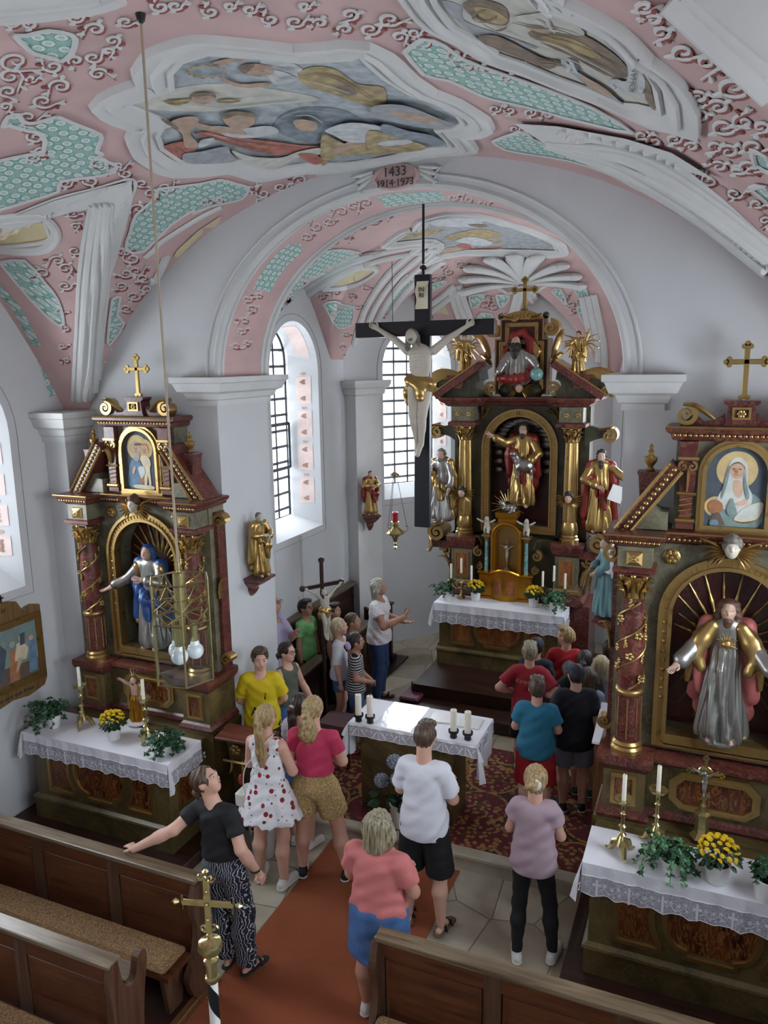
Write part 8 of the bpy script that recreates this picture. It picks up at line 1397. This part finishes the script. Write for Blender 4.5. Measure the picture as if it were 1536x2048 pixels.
def torso(sd, h, w, i=0., mi=0, belly=0.):
    sd.cap((0, 0, .755*h), (0, .004*h, .63*h), .060*w*h+i, (.056+.01*belly)*w*h+i, mi, sq=(1.34, .95, 1)); sd.cap((.066*w*h, .003*h, .785*h), (-.066*w*h, .003*h, .785*h), .036*h+i, None, mi); sd.cap((0, 0, .61*h), (0, .008*h, .515*h), (.059+.01*belly)*w*h+i, .068*w*h+i, mi, sq=(1.30, .98, 1))
def lean_m(loc, yaw, lean): return Matrix.Translation(loc) @ Matrix.Rotation(math.radians(lean), 4, 'Y') @ Matrix.Rotation(math.radians(yaw), 4, 'Z')
def person(label, px, py, h, z0, yaw, top, bottom, hair, arms='down', shoes=None, w=1., skin=0, head=(0, 0), legs=((0, 0), (0, 0)), eyes=False, fine=False, stand=None, lean=0):
    p = at_z(px, py, z0+h); loc = (float(p[0]), float(p[1]), z0+.009) if stand is None else (*stand, z0+.009); rz = math.radians(yaw); q = h/1.7; vox = .0065 if fine else .008
    hh = .228 if h > 1.55 else .212; H = SD(.012); hc = np.array((0, -.012*q, h-hh*.52)); head_sd(H, hc, hh, 0, -1, .012); H.ell(hc+np.array((0, -.40, -.22))*hh, (.085*hh, .04*hh, .026*hh), 1, .006)
    R = rotm('Z', head[0]) @ rotm('X', -head[1]); pv = np.array((0, .0, .845*h)); H.xform(R, pv); b = SD(.025); b.p += H.p; torso(b, h, w); b.cap((0, .004, .80*h), pv+R @ (hc+np.array((0, .02, -.07))-pv), .036*h*w**.5, .033*h)
    A = []
    for s, a in zip((-1, 1), (arms, arms) if isinstance(arms, str) else arms):
        if isinstance(a, str): e, wr, pn = ARM[a]; e, wr, pn = [np.array((s*v[0], v[1], v[2])) for v in (e, wr, pn)]; e[0] *= w**.8; E, W = e*h, wr*h
        else: E, W, pn = (np.array(v, float) for v in a[:3]); E, W = E*h, W*h
        e0 = None
        if a == 'cross' and s > 0: W = W+np.array((0, -.02, .02))
        S = np.array((s*.090*w*h, .003*h, .788*h)); b.cap(S, E, .029*w*h, .025*w*h, 0, .03); b.cap(E, E+(W-E)*.4, .0255*w*h, .025*w*h, 0, .02); b.cap(E+(W-E)*.3, W, .0255*w*h, .0165*h, 0, .02); A.append((S, E, W)); hd = SD(.012); d = W-E
        hand(hd, W-d/np.linalg.norm(d)*.01, d if len(a) < 4 or isinstance(a, str) else a[3], pn, .88*q if h > 1.5 else .82*q, s, .45 if isinstance(a, str) else .2); A[-1] += (hd,)
    Lg = []
    for s, (dx, dy), i in zip((-1, 1), legs, (0, 1)):
        Hp = np.array((s*.052*w*h, .004*h, .505*h)); An = np.array((s*.06*h*w**.5+dx, .012*h+dy, .05*h)); K = (Hp+An)/2+np.array((s*.006*h, -.018*h, .008*h)); Lg.append((Hp, K, An)); b.cap(Hp, K, .052*w*h, .034*w*h, 0, .03); b.cap(K, K+(An-K)*.35+np.array((0, .012*h, 0)), .034*w*h, .035*w*h, 0, .03); b.cap(K+(An-K)*.35+np.array((0, .012*h, 0)), An, .035*w*h, .021*h, 0, .03)
        if shoes: t = math.radians(14*s); tv = np.array((math.sin(t), -math.cos(t), 0)); b.cap(An-np.array((0, 0, .01)), An+tv*.12*q-np.array((0, 0, An[2]-.024*q)), .026*q, .018*q, 0, .02); b.cap(An-tv*.035*q-np.array((0, 0, An[2]-.026*q)), An+tv*.04*q-np.array((0, 0, An[2]-.03*q)), .024*q)
    o = b.build('person', [SK[skin], M_LIP], vox, None, loc, rz, [a[3].mesh(.0045) for a in A]); tag(o, label, 'person', 'visitors in the church')
    if lean: o.matrix_world = lean_m(loc, yaw, lean)
    # hair
    st, hm = hair[0], hair[1]; X = SD(.02); P = lambda x, y, z: hc+np.array((x, y, z))*hh; fc = (-.33, -.10)
    if st != 'bald':
        X.ell(P(0, .045, .075), (.385*hh, .45*hh, .45*hh)); X.cap(P(0, .25, -.1), P(0, .22, -.30 if st not in ('short', 'cap') else -.22), .20*hh, .14*hh, sq=(1.45, .8, 1))
        if st == 'short':
            for k in range(9): a = k*.7; X.ell(P(.2*math.cos(a), -.16+.16*math.sin(a), .42), (.12*hh, .14*hh, .09*hh))
        if st == 'bob':
            for s in (-1, 1): X.chain([P(s*.31, .02, .12), P(s*.42, .03, -.2), P(s*.38, .04, -.52)], [.17*hh, .17*hh, .12*hh])
            X.cap(P(0, .22, .1), P(0, .25, -.56), .32*hh, .27*hh, sq=(1.35, .8, 1))
        if st in ('pony', 'curlypony', 'longtail'):
            L = hair[2]; X.chain([P(0, .40, .05), P(.0, .56, -.02), P(-.05, .55, -.4), P(-.02, .50, -.4-L*.5), P(0, .46, -.4-L)], [.10*hh, .13*hh, (.17 if st != 'curlypony' else .26)*hh, (.19 if st != 'curlypony' else .36)*hh, (.06 if st != 'curlypony' else .15)*hh])
        if st == 'bun': X.ell(P(.08, .46, .02), (.2*hh, .16*hh, .19*hh)); X.chain([P(.08, .5, .05), P(.25, .55, -.06), P(.42, .55, -.13)], [.09*hh, .05*hh, .01*hh]); X.chain([P(.0, .5, .1), P(.12, .6, .05), P(.05, .58, -.08)], [.07*hh, .08*hh, .06*hh])
        if st == 'low': X.ell(P(-.02, .48, -.24), (.17*hh, .17*hh, .15*hh)); X.chain([P(0, .5, -.25), P(-.1, .52, -.5)], [.1*hh, .02*hh])
        if st == 'long': X.cap(P(0, .24, 0), P(0, .28, -.9), .30*hh, .24*hh, sq=(1.25, .7, 1))
        X.ell(P(0, -.36, -.12), (.285*hh, .34*hh, .47*hh), 0, .012, sub=True); X.ell(P(0, -.05, -.62), (.28*hh, .3*hh, .34*hh), 0, .01, sub=True)
        if st not in ('bob', 'long'): [X.ell(P(s*.36, -.05, -.14), (.1*hh, .13*hh, .2*hh), 0, .01, sub=True) for s in (-1, 1)]
        am = .007 if st == 'curlypony' else .0032
        X.disp = (lambda Z: am*np.sin(115*Z[..., 0]+40*Z[..., 2])*np.sin(100*Z[..., 2]+60*Z[..., 1])) if st == 'curlypony' else (lambda Z: am*np.sin(150*Z[..., 0]+22*Z[..., 2]+8*np.sin(20*Z[..., 1])))
        X.xform(R, pv); X.build('hair', [hm], vox, o)
    else: X.ell(P(0, .12, -.1), (.36*hh, .33*hh, .2*hh)); X.ell(P(0, -.3, 0), (.5*hh, .45*hh, .6*hh), sub=True); X.xform(R, pv); X.build('hair', [hm], vox, o)
    TR = lambda m: m.v.__setitem__(slice(None), [tuple(pv+R @ (np.array(v)-pv)) for v in m.v])
    if len(hair) > 3 and hair[3]: m = MB(); m.sph(tuple(P(*hair[4])), .05 if hair[5] else .034, 8, sq=(1, .7, 1)); TR(m); m.build('hair_tie', [hair[3]], o, smooth=True)
    if st == 'cap':
        m = MB(); m.v, m.f = [], []; n = 9; m.loft([[tuple(P(.40*math.cos(t)*math.cos(a), .03+.47*math.cos(t)*math.sin(a), .10+.42*math.sin(t))) for a in np.linspace(0, 2*PI, 29)[:-1]] for t in np.linspace(0, 1.5, n)]); m.loft([[tuple(P(x*.9, -.40-.32*math.cos(x*3.4)*t, .10-.05*t)) for x in np.linspace(-.38, .38, 9)]+[tuple(P(x*.9, -.40-.32*math.cos(x*3.4)*t, .125-.05*t)) for x in np.linspace(.38, -.38, 9)] for t in (0, .5, 1)]); TR(m); m.build('baseball_cap', [hair[2]], o, smooth=True)
    if eyes:
        m = MB(); 
        for s in (-1, 1): m.sph(tuple(P(s*.145, -.375, .045)), .05*hh, 7, 0); m.sph(tuple(P(s*.145, -.40, .045)), .032*hh, 6, 1); m.tube([tuple(P(s*.06, -.425, .125)), tuple(P(s*.15, -.42, .15)), tuple(P(s*.24, -.36, .12))], .012*hh, 5, 2)
        TR(m); m.build('eyes', [M_EYE, M_IRIS, hm], o, smooth=True)
    if eyes == 'glasses':
        m = MB(); 
        for s in (-1, 1): m.tube([tuple(P(s*.16+.11*math.cos(a), -.46+.06*abs(math.cos(a))*0, .04+.09*math.sin(a))) for a in np.linspace(0, 2*PI, 13)], .0022, 5); m.tube([tuple(P(s*.27, -.45, .06)), tuple(P(s*.37, -.1, .05)), tuple(P(s*.37, .06, .0))], .0022, 5)
        m.tube([tuple(P(-.05, -.47, .06)), tuple(P(.05, -.47, .06))], .0022, 5); TR(m); m.build('glasses', [BLK], o)
    # clothes
    if top:
        kind, mt, hem, sl = top[:4]; g = top[4] if len(top) > 4 else .012; T = SD(.018); torso(T, h, w, g*.8, 0, g*20)
        T.cap((0, .002*h, .62*h), (0, .006*h, .515*h), .060*w*h+g, .069*w*h+g+.004, 0, sq=(1.32, 1, 1))
        if hem < .56 and kind != 'dress': T.cap((0, 0, .56*h), (0, .004*h, (hem-.05)*h), .070*w*h+g, .073*w*h+g, 0, sq=(1.32, 1, 1))
        for (S, E, W, _) in A:
            if sl > 0:
                en = S+(E-S)*sl if sl <= 1 else E+(W-E)*(sl-1)
                if sl <= 1: T.cap(S, en, .031*w*h+g*.6, .031*w*h+g*1.0, 0, .022, flat=True)
        T.cap((0, -.02*h, .86*h), (0, -.015*h, .82*h), .05*h, .036*h, 0, .012, sub=True)
        if sl == 0: [T.ell((s*.135*w*h, 0, .80*h), (.055*h, .07*h, .085*h), 0, .01, sub=True) for s in (-1, 1)]
        if kind == 'dress': T.cap((0, 0, .60*h), (0, .0, hem*h), .072*w*h, .145*w*h, 0, .02, flat=True, sq=(1.25, 1, 1)); T.cap((0, .08*h, .79*h), (0, .06*h, .70*h), .05*h, .02*h, 0, .01, sub=True)
        else: T.cut((0, 0, hem*h), (0, 0, -1))
        f1 = folds(.007, 9, .60*h, hem*h, (0, 0), px*.1) if kind == 'dress' else None
        T.disp = lambda Z: (.0048*np.sin(48*Z[..., 2]+28*Z[..., 0]+6*np.sin(9*Z[..., 1]+px))*np.sin(11*Z[..., 0]+7*Z[..., 2]+px)+(f1(Z) if f1 else 0)); tm = T.build({'dress': 'dress', 'vest': 'sleeveless_top'}.get(kind, 't_shirt'), [mt], .0085, o); o['top_'] = 1; del o['top_']
    if bottom:
        kind, mt, ln = bottom[:3]; B_m = SD(.02); lo = bottom[3] if len(bottom) > 3 else .016; B_m.cap((0, .002, .60*h), (0, .006, .52*h), .058*w*h+lo*.2, .068*w*h+lo*.5, 0, sq=(1.30, .98, 1))
        if kind == 'skirt': B_m.cap((0, .002, .54*h), (0, .0, ln*h), .080*w*h+lo*.5, .082*w*h+lo, 0, .02, flat=True, sq=(1.32, 1.05, 1))
        else:
            for Hp, K, An in Lg:
                if ln <= 1: B_m.cap(Hp, Hp+(K-Hp)*ln, .054*w*h+lo*.6, .045*w*h+lo*1.3, 0, .02, flat=True)
                elif kind == 'leg': c2 = K+(An-K)*.35+np.array((0, .012*h, 0)); B_m.cap(Hp, K, .052*w*h+.005, .034*w*h+.005, 0, .03); B_m.cap(K, c2, .034*w*h+.005, .035*w*h+.005, 0, .03); B_m.cap(c2, c2+(An-c2)*.93, .035*w*h+.005, .0215*h+.005, 0, .03)
                else: B_m.cap(Hp, K, .054*w*h+lo*.6, .036*w*h+lo, 0, .02); c2 = K+(An-K)*.35+np.array((0, .012*h, 0)); B_m.cap(K, c2, .036*w*h+lo, .037*w*h+lo, 0, .03); B_m.cap(c2, c2+(An-c2)*(ln-1), .037*w*h+lo, .026*h+lo*1.5, 0, .03, flat=True)
        B_m.cut((0, 0, .60*h), (0, 0, 1)); B_m.disp = lambda Z: .003*np.sin(50*Z[..., 2]+20*Z[..., 0]+px)*np.sin(14*Z[..., 0]+9*Z[..., 1]); B_m.build({'skirt': 'skirt', 'shorts': 'shorts', 'leg': 'leggings'}.get(kind, 'trousers'), [mt], .0085, o)
    if shoes:
        kind, mu, ms = shoes[:3]
        for s, (Hp, K, An) in zip((-1, 1), Lg):
            t = math.radians(14*s); tv = np.array((math.sin(t), -math.cos(t), 0)); F = SD(.014); g0 = An*np.array((1, 1, 0)); hl, to = g0-tv*.04*q, g0+tv*.145*q
            if kind == 'sneaker':
                F.cap(An-tv*.01*q+np.array((0, 0, .0)), g0-tv*.015*q+np.array((0, 0, .045*q)), .036*q, .042*q); F.cap(hl+np.array((0, 0, .045*q)), to+np.array((0, 0, .036*q)), .037*q, .034*q); F.cut((0, 0, An[2]+.012), (0, 0, 1)); F.cap(hl+np.array((0, 0, .016)), to+np.array((0, 0, .014)), .042*q, .038*q, 1, .004, sq=(1, 1, .42)); sh = F.build('sneaker', [mu, ms], .0055, o)
                if len(shoes) > 3:
                    m = MB(); sd_ = np.array((tv[1], -tv[0], 0))
                    for e in (-1, 1):
                        for k in range(3): c = g0+tv*(.035+.026*k)*q; m.tube([tuple(c+sd_*e*.041*q+np.array((0, 0, .028))), tuple(c+tv*.012+sd_*e*.036*q+np.array((0, 0, .058))), tuple(c+tv*.018+sd_*e*.026*q+np.array((0, 0, .07)))], .0055, 5)
                    m.build('side_stripes', [SOLE], sh)
            else:
                F.cap(hl+np.array((0, 0, .012)), to+np.array((0, 0, .012)), .042*q, .045*q, 1, .004, sq=(1, 1, .3))
                for f in (.02, .10): c = g0+tv*f*q; sd_ = np.array((tv[1], -tv[0], 0)); F.chain([c+sd_*.042*q+np.array((0, 0, .015)), c+sd_*.025*q+np.array((0, 0, .062 if f < .05 else .05)), c-sd_*.025*q+np.array((0, 0, .062 if f < .05 else .05)), c-sd_*.042*q+np.array((0, 0, .015))], [.011, .012, .012, .011], 0, .006)
                F.build('sandal', [mu, ms], .005, o)
    return o
def disc(r, mat, pr, name):
    m = MB(); R = [(r*k*math.cos(a), r*1.25*k*math.sin(a), 0) for k in (1, .75, .5, .25) for a in np.linspace(0, 2*PI, 25)[:-1]]; m.add(R+[(0, 0, 0)], [(24*k+i, 24*k+(i+1) % 24, 24*k+24+(i+1) % 24, 24*k+24+i) for k in range(3) for i in range(24)]+[(72+i, 72+(i+1) % 24, 96) for i in range(24)]); return m.build(name, [mat], pr, fix=False)
def on_cloth(pr, part, s, size, z, mat, side=1, x=0., name='shirt_lettering'):
    c = next(k for k in pr.children if k.name.startswith(part)); T = BVHTree.FromPolygons([v.co for v in c.data.vertices], [tuple(p.vertices) for p in c.data.polygons]); t = text(s, size, (0, 0, 0), mat, pr, name, (0, 0, 0), 0) if s else disc(size, mat, pr, name)
    for v in t.data.vertices:
        X = -v.co.x*1 if side > 0 else v.co.x; r = T.ray_cast(Vector((X+x, side*1., z+v.co.y)), Vector((0, -side, 0))); v.co = (X+x, (r[0].y if r[0] else side*.13)+side*.004, z+v.co.y)
    return t
Y_, WHT = C_('yellow_jersey', '#c9b410'), C_('white_cotton', '#cfd1da'); SNW, SNB = plain('white_leather', '#c4c4c0', .5), plain('black_mesh', '#121317', .7); SKL = ('sneaker', SNW, SOLE)
p1 = person('boy in a yellow football jersey leaning at the left pier', 518, 1293, 1.65, .175, 28, ('t', Y_, .48, .75, .02), ('shorts', BLK, .9), ('short', HM), 'back', SKL, 1.0, 0, (12, -6), eyes=True); on_cloth(p1, 't_shirt', 'AIA', .13, 1.0, BLK, -1); m = MB(); m.sph((.05, -.175, 1.17), .012, 6, 0, sq=(.6, .4, 1.8)); m.tube([(.05, -.175, 1.19), (.06, -.175, 1.215), (.045, -.175, 1.22)], .004, 4); m.build('jersey_crest', [BLK], p1)
person('girl with glasses in an olive sleeveless top and jeans', 572, 1285, 1.52, .175, 78, ('vest', C_('olive_knit', '#4d5348'), .55, 0), ('trousers', DEN, 1.95), ('low', HD), ('back', ((.15, .0, .64), (.12, -.12, .55), (-1, 0, 0))), SKL, .95, 0, (6, 2), eyes='glasses')
person('bald man with glasses in a lilac shirt half hidden by the left pier', 545, 1208, 1.75, .2, 95, ('t', C_('lilac_shirt', '#a79fba'), .5, .95, .02), ('trousers', BLK, 1.95), ('bald', HM), ('down', ((.15, -.04, .64), (.04, -.15, .74), (0, 1, 0))), None, 1.05, 0, (0, 10), eyes='glasses', stand=(-2.10, 7.42))
person('dark haired boy with glasses in a light green t-shirt in the choir stall', 618, 1213, 1.46, .2, 85, ('t', C_('light_green_cotton', '#6fae6c'), .46, .6, .02), ('shorts', BLK, .9), ('short', HD), 'down', None, .95, 1, (0, 6), eyes='glasses', stand=(-2.10, 8.17))
person('dark haired child hidden behind the processional crucifix', 666, 1207, 1.40, .2, 95, ('t', C_('brown_cotton', '#3d3230'), .5, .6), ('trousers', BLK, 1.95), ('short', HD), 'down', None, .9, 1, (0, 6), eyes=True)
person('girl with slicked back brown hair between the blonde girl and the guide', 705, 1227, 1.39, .18, 100, ('t', C_('rust_cotton', '#6b4138'), .5, .5), ('trousers', DEND, 1.95), ('low', HM), 'down', SKL, .9, 1, (0, 6), eyes=True)
person('girl with white blonde hair in a white t-shirt and denim shorts', 678, 1237, 1.46, .18, 105, ('t', WHT, .50, .9, .018), ('shorts', DEN, .45), ('pony', HL, .35), 'down', SKL, .92, 0, (0, 6), eyes=True)
ps = person('girl in a black and white striped t-shirt with a lilac flower in her dark hair', 710, 1266, 1.38, .18, 115, ('t', patt('striped_jersey', None, [(.60, '#101116'), (.66, '#b9b9bb')], 11, 'Z'), .50, .6, .016), ('shorts', DEN, .6), ('low', HD, 0, plain('lilac_flower', '#b9a3c8', .7, var=.2), (-.25, .4, -.12), 1), 'clasp', None, 1.0, 1, (0, 4))
person('woman guide in a white flowered blouse and blue jeans raising her hands by the stall', 757, 1157, 1.68, .175, 98, ('t', patt('flowered_blouse', None, [(.0, '#4a4650'), (.16, '#8a6f70'), (.24, '#c9c6c8'), (1., '#cfccce')], 34), .50, .5, .03), ('trousers', DEND, 1.98, .01), ('bob', HY), (((-.17, -.08, .67), (-.12, -.24, .75), (0, -.2, .8), (.1, -.5, 1)), ((.16, -.03, .64), (.10, -.18, .625), (0, 0, 1), (-.1, -1, .05))), ('sandal', BLK, SNB), 1.08, 1, (0, 6), eyes=True)
pd = person('girl with long blonde ponytail in a white dress printed with red roses', 530, 1410, 1.72, .001, 182, ('dress', roses(), .40, 0), None, ('pony', HB, 1.55), ('cross', 'cross'), ('sneaker', SNW, SOLE), .97, 0, (-6, 2), fine=True, legs=((-.02, .0), (.03, -.03))); m = MB(); m.box((.235, .02, .83), (.10, .20, .16), 0, None, .03); m.build('shoulder_bag', [patt('striped_bag', None, [(.44, '#cfccc2'), (.5, '#4c4a45'), (.56, '#cfccc2')], 9, 'Y')], pd); m = MB(); m.tube(cr([(.23, .05, .9), (.16, .115, 1.15), (.02, .12, 1.33), (-.06, .075, 1.44), (-.075, .0, 1.455)], 5), .005, 5); m.build('bag_strap', [SOLE], pd)
person('girl with long brown ponytail and pale scrunchie, in denim shorts', 597, 1388, 1.56, .001, 176, ('t', C_('pale_mauve_cotton', '#a99ba3'), .52, .6), ('shorts', DEN, .4), ('pony', HD, 1.5, plain('pale_scrunchie', '#b9a6a4', .8), (.0, .5, .03), 0), 'cross', SKL, .95, 0, (-8, 0))
person('girl with curly blonde ponytail in a hot pink top and beige flowered shorts', 625, 1394, 1.74, .001, 192, ('t', C_('hot_pink_cotton', '#b83458'), .60, .55), ('shorts', patt('beige_flower_print', None, [(.0, '#c2b493'), (.05, '#b09868'), (.12, '#8f7140'), (.3, '#a98b54')], 26, 'edge'), .62, .035), ('curlypony', HB, .75), 'cross', ('sneaker', SNB, SOLE, 1), 1.08, 0, (-14, 2), fine=True, legs=((-.16, -.02), (.03, .0)))
BS = (-.60, 4.30, .032); BI = lean_m(BS, 172, -6.5).inverted(); wl = lambda v: tuple(np.array(BI @ Vector(v))/1.66); hw = at_z(262, 1703, 1.003)
pb = person('woman in black t-shirt and leaf print trousers looking up, hand on the front pew', 385, 1557, 1.66, .025, 172, ('t', BLK, .575, .6, .014), ('trousers', patt('leaf_print', None, [(.30, '#101521'), (.42, '#c4c8d2'), (.58, '#c4c8d2'), (.7, '#101521')], 7, 'X', (1.3, 1.3, 1.8)), 2.0, .022), ('low', HM), ((((-.150, .03, .64), (-.17, -.03, .50), (1, 0, 0)), (wl(((hw[0]+BS[0])/2-.05, (hw[1]+BS[1])/2-.02, 1.19)), wl((hw[0]+.03, hw[1], 1.03)), (0, 0, -1), (.92, -.25, -.02)))), ('sandal', SNB, SNB), 1.04, 0, (-70, 22), fine=True, eyes=True, stand=BS[:2], lean=-6.5); m = MB(); c = np.array((-.168, -.02, .515))*1.66; m.lathe([(.034, -.008), (.038, 0), (.034, .008), (.030, 0)], 16, 0, None, tuple(c)); m.build('bracelet', [BLK], pb)
person('young man in a white t-shirt and black shorts seen from behind before the altar', 848, 1449, 1.78, .012, 180, ('t', WHT, .47, .75, .026), ('shorts', BLK, 1.0, .03), ('short', HM), 'cross', ('sandal', BLK, plain('cork_sole', '#5e4a38', .8)), .98, 0, (-6, -4), fine=True, legs=((-.05, .03), (.03, 0)))
pk = person('woman with a grey blonde bob in a salmon pink top and denim skirt', 757, 1631, 1.60, .012, 176, ('t', C_('salmon_pink_jersey', '#bb6b69'), .545, .62, .024), ('skirt', DEN, .335, .02), ('bob', HG), 'cross', ('sneaker', SNW, SOLE), 1.2, 1, (-5, -4), fine=True, stand=(.57, 4.31))
person('woman with a blonde bun in a mauve top and black leggings', 1072, 1533, 1.62, .001, 184, ('t', C_('mauve_jersey', '#a08a94'), .475, .42, .028), ('leg', BLK, 1.96, .004), ('bun', HB, 0, plain('white_scrunchie', '#c6c6c6', .8), (.0, .42, .02), 1), 'cross', ('sneaker', SNW, SOLE), .9, 0, (4, -2), fine=True, legs=((-.07, -.02), (.01, .06)))
person('boy in a teal t-shirt and red shorts with folded arms', 1075, 1357, 1.48, .185, 188, ('t', C_('teal_cotton', '#1f6a86'), .48, .62, .024), ('shorts', C_('red_shorts', '#a31a22'), .98, .03), ('short', HM), 'cross', SKL, 1.05, 0, (10, 0))
person('boy in a navy t-shirt, navy baseball cap and grey shorts', 1152, 1352, 1.53, .185, 200, ('t', NAVY, .45, .75, .03), ('shorts', C_('grey_jersey', '#6b7280'), .8, .03), ('cap', HD, C_('navy_cap', '#171d33')), ('down', ((.15, .02, .63), (.13, -.05, .49), (-1, 0, 0))), ('sneaker', SNB, SOLE), 1.06, 0, (12, 2), stand=(1.43, 7.12))
pr = person('boy in a red football shirt lettered in gold, hands on hips', 1060, 1287, 1.49, .185, 184, ('t', C_('red_jersey', '#8f1626'), .48, .72, .024), ('shorts', BLK, .95, .03), ('short', HG), ('hip', 'hip'), ('sneaker', SNB, SOLE, 1), 1.05, 0, (6, 0)); on_cloth(pr, 't_shirt', 'KIMMICH', .062, 1.085, plain('gold_print', '#a8905a', .6))
pc2 = person('child with a dark blue cap in a navy t-shirt behind the red football shirt', 1083, 1267, 1.42, .185, 182, ('t', C_('dark_blue_cotton', '#20283c'), .48, .7, .02), ('shorts', NAVY, .9, .02), ('cap', HD, C_('dark_blue_cap', '#131a2b')), 'down', SKL, 1.0, 0, stand=(.86, 8.0))
p20 = person('boy in a red t-shirt with a round back print looking left', 1115, 1247, 1.50, .185, 190, ('t', C_('bright_red_cotton', '#a0161f'), .46, .7, .024), ('shorts', NAVY, .95, .03), ('short', HB), 'cross', SKL, 1.0, 0, (62, 4), eyes=True, stand=(1.14, 8.22)); on_cloth(p20, 't_shirt', None, .075, 1.06, plain('pale_print', '#a7aeb2', .7, var=.5, scale=30), 1, -.04, 'back_print')
person('girl with dark hair tied low in a charcoal t-shirt by the right pier', 1170, 1302, 1.42, .185, 180, ('t', C_('charcoal_cotton', '#23262f'), .48, .65, .02), ('trousers', DEND, 1.95), ('pony', HD, .3), ('down', 'hip'), SKL, 1.0, 0)
person('brown haired child in a pale blue-grey t-shirt between cap boy and stand', 1187, 1352, 1.38, .185, 180, ('t', C_('pale_blue_cotton', '#8d9dab'), .45, .7, .026), ('shorts', DEN, .9), ('bob', HM), 'down', ('sneaker', plain('green_sneaker', '#26453c', .7), SOLE), .95, 0, stand=(1.49, 7.44))
person('small child with light blonde hair by the right pier', 1199, 1314, 1.30, .185, 182, ('t', C_('pale_pink_cotton', '#a58f98'), .48, .6), ('trousers', DEND, 1.95), ('bob', HL), 'down', SKL, .9, 0, stand=(1.55, 8.02))
person('child with long dark hair rearmost at the right pier', 1209, 1298, 1.36, .185, 182, ('t', C_('black_brown_cotton', '#1d1a1c'), .48, .6), ('trousers', BLK, 1.95), ('long', HD), 'down', SKL, .9, 0, stand=(1.60, 8.38))
w = bpy.data.worlds.new('overcast_sky'); bpy.context.scene.world = w; w.use_nodes = True
bg = w.node_tree.nodes['Background']; nt = w.node_tree; tc = nt.nodes.new('ShaderNodeTexCoord'); sp = nt.nodes.new('ShaderNodeSeparateXYZ'); rp = nt.nodes.new('ShaderNodeValToRGB')
nt.links.new(tc.outputs['Generated'], sp.inputs[0]); nt.links.new(sp.outputs['Z'], rp.inputs[0]); rp.color_ramp.elements[0].position = .0; rp.color_ramp.elements[0].color = (.5, .53, .55, 1); rp.color_ramp.elements[1].position = .02; rp.color_ramp.elements[1].color = (.84, .92, 1.0, 1)
nt.links.new(rp.outputs[0], bg.inputs['Color']); bg.inputs['Strength'].default_value = 5.0
sc = bpy.context.scene; sc.view_settings.view_transform = 'Standard'; sc.view_settings.look = 'None'; sc.view_settings.gamma = 1.0; sc.view_settings.use_curve_mapping = False
sc.view_settings.exposure = 0.05
sc.cycles.max_bounces = 8; sc.cycles.diffuse_bounces = 5; sc.cycles.glossy_bounces = 3; sc.cycles.transmission_bounces = 4; sc.cycles.transparent_max_bounces = 12
sc.cycles.use_denoising = True; sc.cycles.sample_clamp_indirect = 4.0; sc.cycles.use_adaptive_sampling = True
